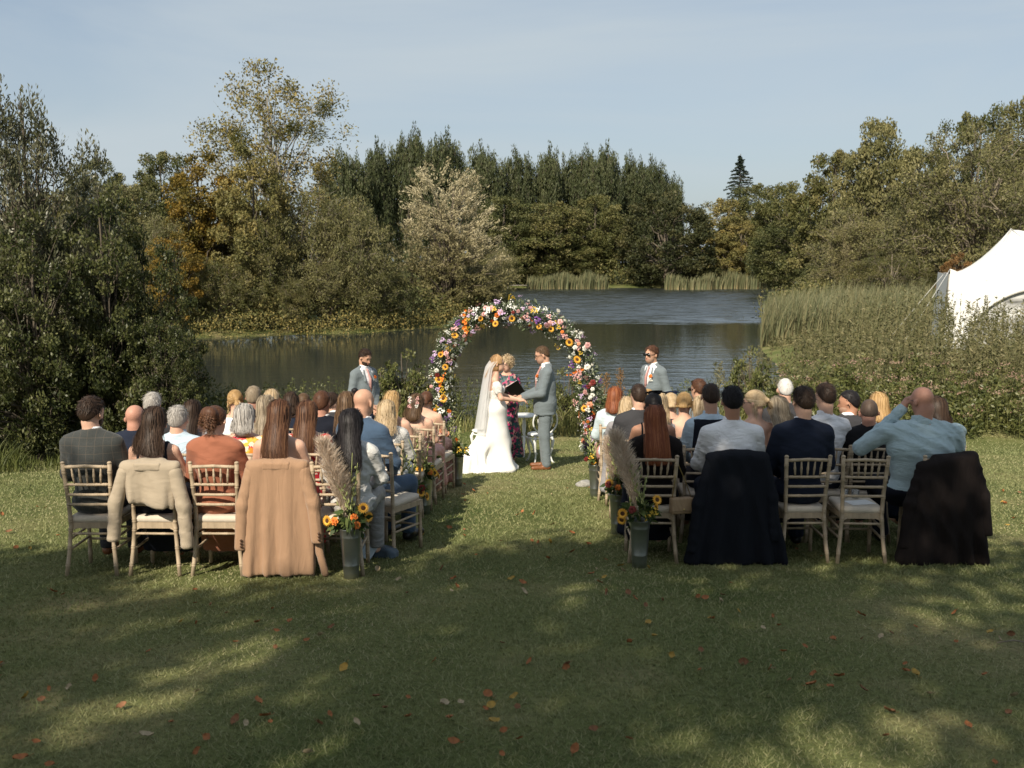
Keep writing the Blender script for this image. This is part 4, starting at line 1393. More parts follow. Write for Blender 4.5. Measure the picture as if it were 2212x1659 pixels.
# ---------------------------------------------------------------- coats hung over chair backs (in the chair's own frame)
def coat(chair_o, label, m, top=0.915, hem=0.03, w_top=0.185, w_bot=0.27, sleeves=((-1, 0.22, 0.30), (1, 0.26, 0.31)), tilt=0.0, extra=(), fold=0.008, name='coat', hem_tilt=0.0, dep=0.03, post=None, cuff=None, seed=0.0, sl_r=0.05, h=0.0155):
    o = empty(name, chair_o.location, chair_o.rotation_euler[2], label, 'coat', 'coats hung over chair backs')
    P = []
    n = max(9, int(w_bot / .0185))
    for i in range(n):
        u = -1 + 2 * i / (n - 1)
        zt = top - 0.035 + tilt * u - 0.02 * u * u
        zb = hem + 0.03 + hem_tilt * u
        jig = 0.020 * math.sin(22 * u * w_bot * 1.6 + 1.3 * math.sin(3 * u + seed) + seed)
        P.append(rc((u * w_top, -0.262 + 0.2 * jig, zt), (u * w_bot + 0.3 * jig, -0.285 + 1.5 * jig, zb), dep, dep * 0.8, k=0.035))
    P.append(rc((-w_top - 0.01, -0.232, top - 0.03 - tilt), (w_top + 0.01, -0.232, top - 0.03 + tilt), 0.038, k=0.05))
    P.append(rc((-w_top * 0.45, -0.205, top - 0.005), (w_top * 0.45, -0.205, top - 0.005), 0.02, k=0.05))
    P += list(extra)

    def fold_post(F, X, Y, Z):
        F = F + folds(X, Y, Z, fold, 46, seed, (0.9, 0.2, 0.35)) 
        return post(F, X, Y, Z) if post else F
    V, Q = skin(P, h, fold_post)
    body = link('coat_body', mesh_np('coat_body', V, Q, mat=m), o)
    tl = Matrix.Rotation(-math.atan2(tilt, w_top), 3, 'Y')
    V, Q = skin([bx((0, -.286, top - .034), (w_top * .50, .008, .022), .010, M=np.array(tl)), rc((-w_top * .5, -.25, top - .004 - tilt * .5), (w_top * .5, -.25, top - .004 + tilt * .5), .018, k=.03)], .0095)
    link('collar', mesh_np('collar', V, Q, mat=m), o)
    for (s, zc, xo) in sleeves:
        a = (s * (w_top + 0.005), -0.245, top - 0.085 + tilt * s)
        mid = (s * (0.45 * w_top + 0.55 * xo + 0.02), -0.275, (top + zc) / 2)
        e = (s * xo, -0.292, zc)
        V, Q = skin([rc(a, mid, sl_r + 0.006, sl_r, k=0.03), rc(mid, e, sl_r, sl_r * 0.94, k=0.03)], h,
                    lambda F, X, Y, Z: np.maximum(F + folds(X, Y, Z, fold * 0.9, 80, seed + s, (0.3, 0.3, 0.8)), zc + 0.01 - Z))
        sl = link('sleeve', mesh_np('sleeve', V, Q, mat=m), o)
        if cuff is not None:
            for k in range(3):
                c = link('cuff_button', cuff, sl)
                c.location = (s * xo + 0.018, -0.292 - sl_r * 0.93, zc + 0.045 + 0.024 * k)
    return o


# ---------------------------------------------------------------- zinc buckets with flowers
ZINC = mat('zinc', (0.33, 0.35, 0.34), 0.34, 0.22, 4.0, metal=0.9, bump=0.06, bscale=14)
GREEN_STEM = mat('green_stem', (0.11, 0.15, 0.05), 0.6, 0.25, 10)
PAMPAS = leaf_mat('pampas_plume', [(0.48, 0.375, 0.28), (0.65, 0.53, 0.415), (0.80, 0.69, 0.57)], trans=0.4, rough=0.9)
BUCKET_ME = MB().lathe([(0.050, 0.0), (0.056, 0.003), (0.060, 0.06), (0.0625, 0.10), (0.0645, 0.104), (0.063, 0.108), (0.076, 0.32), (0.0785, 0.325), (0.077, 0.330), (0.082, 0.385), (0.086, 0.390), (0.082, 0.394),
                            (0.078, 0.385), (0.072, 0.30), (0.05, 0.05)], 28).mesh('bucket', ZINC)


def petal_ring(V, F, n, r0, r1, w, z0, z1, phase, cup=0.0):
    for i in range(n):
        a = phase + 2 * math.pi * i / n
        ca, sa = math.cos(a), math.sin(a)
        o = len(V)
        for (r, s, z) in ((r0, -w * .5, z0), (r0, w * .5, z0), ((r0 + r1) / 2, w, (z0 + z1) / 2 + cup), ((r0 + r1) / 2, -w, (z0 + z1) / 2 + cup), (r1, 0, z1)):
            V.append((ca * r - sa * s, sa * r + ca * s, z))
        F += [(o, o + 1, o + 2, o + 3), (o + 3, o + 2, o + 4)]


def flower_mesh(name, kind, m):
    V, F = [], []
    if kind == 'sun':
        petal_ring(V, F, 16, 0.020, 0.058, 0.0085, 0.004, 0.012, 0, 0.004)
        petal_ring(V, F, 15, 0.018, 0.050, 0.008, 0.010, 0.022, 0.2, 0.004)
    elif kind == 'rose':
        petal_ring(V, F, 6, 0.006, 0.040, 0.020, 0.0, 0.012, 0.0, 0.008)
        petal_ring(V, F, 6, 0.005, 0.032, 0.018, 0.006, 0.026, 0.5, 0.010)
        petal_ring(V, F, 5, 0.004, 0.022, 0.014, 0.012, 0.034, 0.9, 0.012)
        petal_ring(V, F, 4, 0.002, 0.012, 0.009, 0.018, 0.038, 0.3, 0.008)
    elif kind == 'spray':
        g = random.Random(5)
        for k in range(16):
            a, r = g.random() * 6.28, 0.042 * math.sqrt(g.random())
            cx, cy, cz = r * math.cos(a), r * math.sin(a), 0.02 + 0.025 * g.random()
            v, f = [], []
            petal_ring(v, f, 5, 0.001, 0.011, 0.0045, 0, 0.004, a)
            o = len(V)
            V += [(x + cx, y + cy, z + cz) for x, y, z in v]
            F += [tuple(i + o for i in q) for q in f]
    elif kind == 'spike':
        for k in range(9):
            v, f = [], []
            petal_ring(v, f, 5, 0.002, 0.030 - 0.002 * k, 0.011, 0, 0.014, k)
            o = len(V)
            a = k * 2.4
            V += [(x + 0.012 * math.cos(a), y + 0.012 * math.sin(a) + 0.028 * k, z + 0.01) for x, y, z in v]
            F += [tuple(i + o for i in q) for q in f]
    return MB().add(V, F).mesh(name, m, False)


SUN_PETAL = mat('sunflower_petal', (0.72, 0.37, 0.045), 0.6, 0.25, 30.0)
SUN_DISC = mat('sunflower_disc', (0.10, 0.045, 0.018), 0.9, 0.5, 90.0, bump=0.5)
DISC_ME = MB().lathe([(0.024, 0.004), (0.025, 0.012), (0.018, 0.017), (0.008, 0.016)], 12).mesh('disc', SUN_DISC)
FL = {'sunflower': flower_mesh('sunflower', 'sun', SUN_PETAL)}
for nm, kind, c in [('white_rose', 'rose', (0.80, 0.78, 0.70)), ('peach_rose', 'rose', (0.78, 0.36, 0.22)), ('orange_rose', 'rose', (0.78, 0.22, 0.04)), ('pink_rose', 'rose', (0.74, 0.42, 0.40)),
                    ('burgundy_dahlia', 'rose', (0.20, 0.03, 0.025)), ('lilac_spray', 'spray', (0.56, 0.40, 0.60)), ('purple_spray', 'spray', (0.17, 0.06, 0.26)), ('yellow_spray', 'spray', (0.68, 0.46, 0.06)),
                    ('white_spray', 'spray', (0.78, 0.78, 0.72)), ('pink_spray', 'spray', (0.72, 0.40, 0.38)), ('orange_spike', 'spike', (0.80, 0.22, 0.03))]:
    FL[nm] = flower_mesh(nm, kind, mat(nm, c, 0.6, 0.2, 40.0))


def flower(nm, parent, loc, d, size=1.0, spin=0.0):
    o = link(nm, FL[nm], parent)
    o.rotation_mode = 'QUATERNION'
    o.rotation_quaternion = Vector(d).to_track_quat('Z', 'Y') @ Matrix.Rotation(spin, 3, 'Z').to_quaternion()
    o.location = loc
    o.scale = (size,) * 3
    if nm == 'sunflower':
        link('disc', DISC_ME, o)
    return o


def plume_mesh(seed, L, lean, r=0.086, n=2600):
    g = np.random.default_rng(seed)
    u = g.random(n) ** 0.8
    axis = lambda t: np.stack([lean[0] * t ** 1.5, lean[1] * t ** 1.5, L * t], -1)
    P = axis(0.22 + 0.73 * u)
    prof = np.sin(np.pi * np.clip(0.1 + 0.9 * (1 - u) ** 0.85, 0, 1)) ** 0.7
    a = g.random(n) * 2 * np.pi
    rr = r * prof * g.random(n) ** 0.5
    off = np.stack([np.cos(a) * rr, np.sin(a) * rr, 0 * a], -1)
    ax = norm_(off / r * 1.1 + np.array([0.15 + lean[0], 0, 0.95]) + 0.25 * g.normal(size=(n, 3)))
    V, F = leaf_quads(P + off, 0.085 * (0.6 + 0.9 * g.random(n)), ax, 0.045, g)
    s = np.linspace(0, 0.97, 9)
    TV, TF = tubes_np(axis(s)[None], np.linspace(0.006, 0.002, 9)[None], 5)
    return mesh_np('pampas_plume', np.concatenate([V, TV]), np.concatenate([F, TF + len(V)]), False, {'tint': np.concatenate([np.repeat(g.random(n) * 0.9, 4), np.full(len(TV), 0.3)])}, PAMPAS)


PLUMES = [plume_mesh(1, 0.80, (-0.20, -0.02)), plume_mesh(2, 0.84, (-0.24, -0.05), 0.085), plume_mesh(3, 0.62, (-0.10, 0.03), 0.07)]
L_BROADLEAF = leaf_mat('flower_leaf', [(0.030, 0.058, 0.016), (0.060, 0.092, 0.026), (0.110, 0.135, 0.042)])


def leaf_part(parent, seed, n, loc, rad, size, aspect=0.5, leaf=None):
    g = np.random.default_rng(seed)
    d = norm_(rand_dirs(n, g) * np.array([1, 1, 0.6]) + np.array([0, 0, 0.35]))
    P = d * (rad * (0.4 + 0.6 * g.random(n)))[:, None]
    V, F = leaf_quads(P, size * (0.6 + 0.8 * g.random(n)), norm_(d + 0.5 * rand_dirs(n, g) - np.array([0, 0, 0.4])), aspect, g)
    o = link('greenery', mesh_np('greenery', V, F, False, {'tint': np.repeat(g.random(n) * 0.9, 4)}, leaf or L_BROADLEAF), parent)
    o.location = loc
    o['kind'] = 'stuff'
    return o


def glad_mesh(seed, L):
    g = random.Random(seed)
    mb = MB()
    ax = [(0.10 * (g.random() - .5) * t ** 1.5 * L * 4, 0.06 * (g.random() - .5) * t * L, L * t) for t in (0, .35, .7, 1)]
    mb.tube(ax, [.006, .006, .004, .002], 6)
    for k in range(9):
        t = 0.35 + 0.07 * k
        p = Vector((0, 0, L * t))
        a = Vector(ax[2])
        p = Vector((ax[2][0] * t, ax[2][1] * t, L * t))
        s = 1 if k % 2 else -1
        mb.tube([p, p + Vector((s * .016, -.006, .02)), p + Vector((s * .017, -.010, .055 - .003 * k))], [.004, .010, .002], 5)
    return mb.mesh('gladiolus_stem', mat('gladiolus_green', (0.27, 0.29, 0.11), 0.6, 0.25, 20))


GLADS = [glad_mesh(i, 0.46 + 0.07 * i) for i in range(4)]


def bucket(x, y, blabel, flabel, plume, suns, seed, rz=0.0, scale=1.0, drape=True):
    z = lawn_z(y)
    o = empty('zinc_bucket', (x, y, z), rz, blabel, 'bucket', 'zinc flower buckets along the aisle')
    o.scale = (scale,) * 3
    link('bucket', BUCKET_ME, o)
    f = empty('flower_arrangement', (x, y, z + 0.30 * scale), rz, flabel, 'flowers', 'flower arrangements in the zinc buckets')
    f.scale = (scale,) * 3
    g = random.Random(seed)
    if plume is not None:
        c = link('pampas_plume', PLUMES[plume], f)
        c.location = (-0.01, 0.01, 0.02)
    for (sx, sy, sz, dx, dy, dz) in suns:
        s = flower('sunflower', f, (sx, sy, sz), (dx, dy, dz), 0.78, g.random() * 6)
        q = Vector((sx, sy, sz)); d = Vector((dx, dy, dz)).normalized()
        MB().tube([Vector((sx * .25, sy * .25, 0)), Vector((sx * .7, sy * .7, sz * .75)) - d * .03, q], .005, 6).build('flower_stem', GREEN_STEM, f)
    for k in range(4):
        c = link('gladiolus_stem', GLADS[(k + seed) % 4], f)
        c.location = (0.03 * (k - 1.5), 0.02 * ((k * 7) % 3 - 1), 0)
        c.rotation_euler = (0.12 * ((k * 5) % 3 - 1), 0.10 * (k - 1.2), k)
    leaf_part(f, seed, 110, (0, 0, 0.13), 0.15, 0.085, 0.42)
    for k in range(3):
        flower(g.choice(['burgundy_dahlia', 'orange_rose', 'yellow_spray']), f, (0.10 * math.cos(2.1 * k + seed), -0.07, 0.13 + 0.03 * k), (math.cos(2.1 * k), -1, 0.3), 0.9)
    return o


B = [(-1.225, 7.36), (-0.93, 8.92), (-0.93, 10.35), (-0.97, 11.38), (-0.70, 12.55)]
S0 = [(-0.16, -0.05, 0.16, -0.6, -1, 0.1), (0.11, -0.07, 0.26, 0.25, -1, 0.5), (0.13, 0.02, 0.17, 0.8, -0.7, 0.1), (-0.14, 0.03, 0.09, -0.7, -0.8, -0.2)]
S1 = [(0.08, -0.08, 0.15, 0.3, -1, 0.4), (-0.08, -0.06, 0.20, -0.3, -1, 0.5), (0.14, -0.03, 0.10, 0.9, -0.5, 0.2)]
S2 = [(0.0, -0.06, 0.13, 0.1, -0.8, 0.9), (0.10, 0.02, 0.17, 0.4, -0.9, 0.5)]
names = ['zinc bucket nearest the camera on the left of the aisle', 'zinc bucket beside the bald man in the blue suit', 'zinc bucket beside the strapless woman in black sequins', 'zinc bucket in front of the dusky pink skirt',
         'zinc bucket at the front of the left aisle side']
fn = ['tall pampas plume with sunflowers behind the camel coat', 'sunflowers and bare spikes beside the bald man in the blue suit', 'pampas plume and spikes by the strapless woman in black',
      'sunflowers standing at the dusky pink skirt', 'flat facing sunflower nearest the bride']
for i, (x, y) in enumerate(B):
    bucket(x, y, names[i], fn[i], (0, None, 2, 2, None)[i], (S0, S1, S1, S1, S2)[i], i + 1, rz=0.25 * i)
Bc = [(1.02, 7.74), (1.00, 9.2), (0.99, 11.62)]
names = ['zinc bucket nearest the camera on the right of the aisle', 'zinc bucket hidden behind the nearest right bucket', 'zinc bucket at the front of the right aisle side']
fn = ['grey pampas plume with sunflowers in the shade', 'pale pampas plume beside the man in the dark suit', 'bright sunflower in the front right bucket']
for i, (x, y) in enumerate(Bc):
    bucket(x, y, names[i], fn[i], (1, 2, None)[i], (S0, S1, S2)[i], i + 11, rz=0.2 - 0.3 * i)

# ---------------------------------------------------------------- flower arch
AY = 16.4
mpx = AY / (FPX)
ARC = []
for (px, py) in [(968, 962), (957, 915), (950, 868), (949, 820), (957, 775), (975, 735), (1003, 702), (1042, 681), (1088, 672), (1130, 675), (1172, 690), (1212, 712), (1243, 745), (1263, 786), (1272, 830), (1275, 875), (1277, 920), (1280, 958)]:
    q = at(px, py, AY)
    ARC.append(np.array(q))
ARC = np.array(ARC)
ARC[0, 2] = lz(ARC[0, 0], AY); ARC[-1, 2] = lz(ARC[-1, 0], AY)
alen = np.concatenate([[0], np.cumsum(np.linalg.norm(np.diff(ARC, axis=0), axis=1))])


def arc(t):
    t = np.asarray(t) * alen[-1]
    return np.stack([np.interp(t, alen, ARC[:, i]) for i in range(3)], -1)


a0 = Vector((float(ARC[:, 0].mean()), AY, lz(0, AY)))
ARCH = empty('flower_arch', a0, 0, 'round wedding arch covered in sunflowers, roses and wild flowers', 'arch')
for dy in (-0.10, 0.10):
    MB().tube([Vector(p) - a0 + Vector((0, dy, 0)) for p in arc(np.linspace(0, 1, 40))], 0.012, 6).build('arch_hoop', mat('arch_iron', (0.05, 0.045, 0.04), 0.5), ARCH)
g = np.random.default_rng(77)
n = 6500
t = g.random(n)
c = arc(t)
tan = norm_(arc(np.clip(t + .01, 0, 1)) - arc(np.clip(t - .01, 0, 1)))
d = rand_dirs(n, g); d = norm_(d - tan * np.sum(d * tan, 1, keepdims=True) * 0.8)
P = c + d * (0.23 * g.random(n) ** 0.5 * (0.85 + 0.2 * np.sin(25 * t) + 0.15 * np.sin(61 * t)))[:, None]
V, F = leaf_quads(P - np.array(a0), 0.075 * (0.5 + g.random(n)), norm_(d + 0.8 * rand_dirs(n, g)), 0.4, g)
o = link('greenery', mesh_np('greenery', V, F, False, {'tint': np.repeat(g.random(n) * .9, 4)}, leaf_mat('arch_leaf', [(0.040, 0.066, 0.028), (0.085, 0.116, 0.056), (0.165, 0.190, 0.115), (0.270, 0.280, 0.200)])), ARCH); o['kind'] = 'stuff'
n = 2400
t = g.random(n); c = arc(t); d = rand_dirs(n, g)
V, F = leaf_quads(c + d * (0.235 * g.random(n) ** 0.3)[:, None] - np.array(a0), np.full(n, 0.022), rand_dirs(n, g), 0.9, g)
o = link('tiny_white_flowers', mesh_np('tiny_white_flowers', V, F, False, None, mat('gypsophila', (0.78, 0.78, 0.72), 0.8)), ARCH); o['kind'] = 'stuff'
suns = [(455, 385), (335, 545), (375, 650), (318, 760), (360, 915), (935, 240), (1168, 310), (1265, 330), (1425, 440), (1485, 590), (1550, 1000), (670, 240), (800, 285)]
used = []
for i, (x, y) in enumerate(suns):
    px, py = (940 + x / 3.606) / 1.085, (680 + y / 3.606) / 1.085
    q = at(px, py, AY - 0.19)
    used.append(np.array(q))
    flower('sunflower', ARCH, q - a0, (0.55 * math.sin(3 * i), -1, 0.25 + 0.45 * math.cos(2 * i)), 1.12 + .22 * math.sin(5 * i), i)
kinds = ['white_rose'] * 34 + ['peach_rose'] * 16 + ['orange_rose'] * 15 + ['pink_rose'] * 20 + ['burgundy_dahlia'] * 12 + ['lilac_spray'] * 42 + ['purple_spray'] * 22 + ['yellow_spray'] * 28 + ['white_spray'] * 56 + ['pink_spray'] * 32 + ['orange_spike'] * 8
g.shuffle(kinds)
for i, k in enumerate(kinds):
    t = (i + g.random()) / len(kinds)
    for _ in range(12):
        c = arc(np.array([t]))[0]
        tan = norm_(arc(np.array([min(1, t + .01)]))[0] - arc(np.array([max(0, t - .01)]))[0])
        d = rand_dirs(1, g)[0] + np.array([0, -0.75, 0.1])
        d = norm_(d - tan * (d @ tan))
        q = c + d * (0.12 + 0.12 * g.random())
        if all(np.linalg.norm(q - u_) > 0.055 for u_ in used):
            break
    used.append(q)
    flower(k, ARCH, Vector(q) - a0, d + 0.3 * g.normal(size=3), 0.80 + 0.75 * g.random() ** 1.6, g.random() * 6)


# ---------------------------------------------------------------- white cast iron chairs and table behind the couple
CAST = mat('white_cast_iron', (0.74, 0.74, 0.71), 0.45, 0.06, 20.0)


def cast_chair(x, y, rz, label):
    o = empty('garden_chair', (x, y, lz(x, y)), rz, label, 'chair', 'white ornate garden chairs')
    MB().lathe([(0.0, .43), (.19, .43), (.205, .44), (.205, .455), (.19, .462), (0.0, .458)], 24, cap=False).build('seat', CAST, o)
    MB().tube([(.20 * math.cos(a), .20 * math.sin(a), .40) for a in np.linspace(0, 6.283, 25)], .012, 6).build('apron_ring', CAST, o)
    for k in range(4):
        a = math.pi / 4 + k * math.pi / 2
        ca, sa = math.cos(a), math.sin(a)
        MB().tube([(ca * r, sa * r, z) for r, z in ((.17, .44), (.215, .36), (.20, .24), (.17, .13), (.20, .04), (.235, .0))], [.022, .03, .022, .015, .014, .02], 8).build('leg', CAST, o)
    fr = [(.21 * math.sin(a) * (1 + .12 * math.sin(a) ** 2), -.19 - .07 * (1 - math.cos(a)) / 2, .45 + .22 * (1 - math.cos(a))) for a in np.linspace(-2.9, 2.9, 27)]
    fr = [(.20 * math.sin(a), -.19 - .05 * (math.cos(a) + 1) / 2, .47 + .21 * (math.cos(a) + 1)) for a in np.linspace(-3.0, 3.0, 27)]
    MB().tube(fr, .013, 7).build('back_frame', CAST, o)
    for k in range(5):
        u = (k - 2) / 2.5
        MB().tube([(u * .06, -.19, .47), (u * .15, -.215, .66), (u * .11, -.235, .87 - .08 * u * u)], .008, 5).build('back_scroll', CAST, o)
    for k in range(3):
        MB().tube([(-.0 + .05 * math.cos(a) + .075 * (k - 1), -.215, .69 + .05 * math.sin(a)) for a in np.linspace(0, 6.283, 13)], .006, 5).build('back_scroll', CAST, o)
    return o


cast_chair(-0.45, 16.05, R(150), 'white ornate garden chair half hidden behind the bride')
cast_chair(0.44, 15.35, R(20), 'white ornate garden chair beside the groom')


def cast_table(x, y):
    o = empty('garden_table', (x, y, lz(x, y)), 0, 'small round white garden table between bride and groom', 'table')
    MB().lathe([(0.0, .665), (.21, .665), (.22, .672), (.22, .688), (.21, .694), (0.0, .69)], 28, cap=False).build('tabletop', CAST, o)
    MB().lathe([(.03, .2), (.022, .35), (.035, .5), (.022, .66)], 12).build('column', CAST, o)
    for k in range(3):
        a = 0.5 + k * 2.094
        MB().tube([(math.cos(a) * r, math.sin(a) * r, z) for r, z in ((.02, .32), (.10, .30), (.17, .16), (.20, .05), (.25, 0))], [.018, .02, .016, .014, .018], 7).build('leg', CAST, o)


cast_table(0.20, 16.3)
# ---------------------------------------------------------------- people
def skin_mat(name, c):
    return mat(name, c, 0.55, 0.10, 14.0, spec=0.35, bump=0.05, bscale=160)


SK_FAIR = skin_mat('fair_skin', (0.60, 0.365, 0.265))
SK_WARM = skin_mat('warm_skin', (0.52, 0.295, 0.200))
SK_TAN = skin_mat('tanned_skin', (0.40, 0.205, 0.130))
SK_RUDDY = skin_mat('ruddy_skin', (0.47, 0.240, 0.170))


def hair_mat(name, a, b_, c):
    return leaf_mat(name, [a, b_, c], trans=0.06, rough=0.52, spec=0.22)


H_DARK = hair_mat('dark_brown_hair', (0.018, 0.011, 0.008), (0.040, 0.024, 0.016), (0.075, 0.046, 0.030))
H_BLACK = hair_mat('black_hair', (0.006, 0.005, 0.006), (0.013, 0.011, 0.012), (0.030, 0.026, 0.027))
H_BROWN = hair_mat('brown_hair', (0.055, 0.032, 0.018), (0.105, 0.062, 0.034), (0.180, 0.112, 0.064))
H_REDBR = hair_mat('reddish_brown_hair', (0.045, 0.020, 0.012), (0.090, 0.040, 0.022), (0.170, 0.085, 0.045))
H_RED = hair_mat('red_hair', (0.130, 0.035, 0.016), (0.220, 0.065, 0.026), (0.320, 0.120, 0.050))
H_GING = hair_mat('ginger_hair', (0.260, 0.110, 0.040), (0.420, 0.200, 0.080), (0.560, 0.310, 0.140))
H_GOLD = hair_mat('golden_hair', (0.220, 0.125, 0.050), (0.400, 0.250, 0.105), (0.560, 0.380, 0.190))
H_BLOND = hair_mat('blonde_hair', (0.300, 0.205, 0.110), (0.470, 0.350, 0.210), (0.640, 0.510, 0.340))
H_ASH = hair_mat('ash_blonde_hair', (0.140, 0.105, 0.070), (0.260, 0.205, 0.140), (0.420, 0.350, 0.255))
H_GREY = hair_mat('grey_hair', (0.180, 0.165, 0.150), (0.350, 0.325, 0.295), (0.560, 0.530, 0.490))
H_WHITE = hair_mat('white_hair', (0.420, 0.400, 0.370), (0.600, 0.575, 0.540), (0.740, 0.720, 0.690))
H_STUB = hair_mat('stubble', (0.330, 0.200, 0.142), (0.380, 0.232, 0.165), (0.420, 0.262, 0.190))
H_SHAVE = hair_mat('shaved_hair', (0.080, 0.055, 0.042), (0.115, 0.080, 0.060), (0.150, 0.105, 0.080))


def cloth(name, c, rough=0.85, var=0.10, sheen=0.15, bump=0.25, bscale=220, scale=9.0, fall=False):
    sheen = sheen if max(c) > .06 else 0.0
    m = mat(name, c, rough, var, scale, bump=bump, bscale=bscale, spec=0.2, sheen=sheen)
    nt = m.node_tree
    b = nt.nodes['Principled BSDF']
    if 'soft_folds' not in nt.nodes:
        # soft creases on a larger scale than the weave
        t = N(nt, 'ShaderNodeTexCoord')
        mp_ = N(nt, 'ShaderNodeMapping'); mp_.inputs['Scale'].default_value = (3.2, 1.0, 0.55) if fall else (1.0, 1.0, 2.2); mp_.inputs['Rotation'].default_value = (0, .12 if fall else .5, 0)
        ct = 'cotton' in name or 'satin' in name
        n_ = N(nt, 'ShaderNodeTexNoise', Scale=6.0 if ct else 4.5, Detail=2.0, Roughness=0.5, Distortion=1.7 if ct else 0.9)
        f_ = N(nt, 'ShaderNodeBump', Strength=0.5 if ct else 0.45, Distance=0.035 if ct else 0.03); f_.name = 'soft_folds'
        nt.links.new(t.outputs['Object'], mp_.inputs['Vector']); nt.links.new(mp_.outputs['Vector'], n_.inputs['Vector'])
        nt.links.new(n_.outputs['Fac'], f_.inputs['Height'])
        old = b.inputs['Normal'].links[0].from_node if b.inputs['Normal'].links else None
        if old is not None:
            nt.links.new(f_.outputs['Normal'], old.inputs['Normal'])
        else:
            nt.links.new(f_.outputs['Normal'], b.inputs['Normal'])
    return m


C_NAVY = cloth('navy_wool', (0.013, 0.018, 0.034))
C_NAVY2 = cloth('dark_navy_wool', (0.008, 0.010, 0.018))
C_GREYSATIN = cloth('grey_satin', (0.26, 0.255, 0.25), 0.4, sheen=0.0, bump=0.05)
C_BLACK = cloth('black_wool', (0.010, 0.010, 0.012))
C_BLUE = cloth('blue_suit_wool', (0.048, 0.082, 0.135))
C_GREYBLUE = cloth('grey_blue_suit_wool', (0.150, 0.178, 0.192))
C_CHAR = cloth('charcoal_wool', (0.040, 0.040, 0.044))
C_WHITE = cloth('white_cotton', (0.76, 0.76, 0.78), 0.75)
C_PALEBLUE = cloth('pale_blue_cotton', (0.46, 0.57, 0.66), 0.75)
C_AQUA = cloth('aqua_cotton', (0.38, 0.49, 0.53), 0.75)
C_RUST = cloth('rust_cloth', (0.30, 0.110, 0.062), 0.8)
C_RED = cloth('red_cloth', (0.50, 0.035, 0.022), 0.7)
C_SATIN = cloth('ivory_satin', (0.54, 0.53, 0.51), 0.38, sheen=0.0, bump=0.05)
C_PINK = cloth('dusky_pink_satin', (0.52, 0.27, 0.24), 0.45, sheen=0.0, bump=0.05)
C_CAMEL = cloth('camel_wool', (0.335, 0.205, 0.125), 0.9, var=0.05, sheen=0.2, fall=True)
C_KHAKI = cloth('khaki_linen', (0.37, 0.305, 0.225), 0.85, var=0.05)
C_DKBROWN = cloth('dark_brown_wool', (0.011, 0.0075, 0.007), fall=True)
C_COAT = cloth('midnight_coat_wool', (0.006, 0.0075, 0.012), fall=True)
C_PALEJ = cloth('pale_blue_jacket', (0.56, 0.66, 0.70), 0.8)
C_GREYTOP = cloth('grey_top', (0.25, 0.24, 0.25))
C_SEQUIN = mat('black_sequins', (0.012, 0.012, 0.012), 0.25, 0.6, 120.0, spec=0.9, bump=0.7, bscale=200)
C_LACE = mat('white_lace', (0.72, 0.69, 0.66), 0.8, 0.22, 60.0, bump=0.6, bscale=90)
C_GOWN = mat('white_crepe', (0.73, 0.72, 0.70), 0.6, 0.03, 5.0, bump=0.08, bscale=260, spec=0.25)
LEATHER_BR = mat('brown_leather', (0.19, 0.075, 0.030), 0.4, 0.2, 20.0)
LEATHER_BK = mat('black_leather', (0.012, 0.012, 0.013), 0.35, 0.2, 20.0)
DARK = mat('dark_feature', (0.03, 0.022, 0.018), 0.4)
LIP = mat('lip', (0.42, 0.16, 0.13), 0.5)


def tweed():
    m, nt, b = nodes_of('checked_tweed')
    t = N(nt, 'ShaderNodeTexCoord'); s = N(nt, 'ShaderNodeSeparateXYZ')
    nt.links.new(t.outputs['Object'], s.inputs['Vector'])
    ln = []
    for ax in ('X', 'Z'):
        q = N(nt, 'ShaderNodeMath', operation='PINGPONG'); q.inputs[1].default_value = 0.03
        nt.links.new(s.outputs[ax], q.inputs[0])
        l = N(nt, 'ShaderNodeMath', operation='LESS_THAN'); l.inputs[1].default_value = 0.0022
        nt.links.new(q.outputs[0], l.inputs[0]); ln.append(l)
    mxm = N(nt, 'ShaderNodeMath', operation='MAXIMUM')
    nt.links.new(ln[0].outputs[0], mxm.inputs[0]); nt.links.new(ln[1].outputs[0], mxm.inputs[1])
    nz = N(nt, 'ShaderNodeTexNoise', Scale=180.0, Detail=3.0)
    nt.links.new(t.outputs['Object'], nz.inputs['Vector'])
    rp = ramp(nt, [(0.3, (0.022, 0.025, 0.024)), (0.7, (0.042, 0.046, 0.044))])
    nt.links.new(nz.outputs['Fac'], rp.inputs['Fac'])
    mx = N(nt, 'ShaderNodeMix', data_type='RGBA'); mx.inputs['B'].default_value = (0.110, 0.085, 0.062, 1)
    sc_ = N(nt, 'ShaderNodeMath', operation='MULTIPLY'); sc_.inputs[1].default_value = 0.4
    nt.links.new(mxm.outputs[0], sc_.inputs[0]); nt.links.new(sc_.outputs[0], mx.inputs['Factor'])
    nt.links.new(rp.outputs['Color'], mx.inputs['A']); nt.links.new(mx.outputs['Result'], b.inputs['Base Color'])
    b.inputs['Roughness'].default_value = 0.9; b.inputs['Sheen Weight'].default_value = 0.15
    bp = N(nt, 'ShaderNodeBump', Strength=0.3, Distance=0.01)
    nt.links.new(nz.outputs['Fac'], bp.inputs['Height']); nt.links.new(bp.outputs['Normal'], b.inputs['Normal'])
    return m


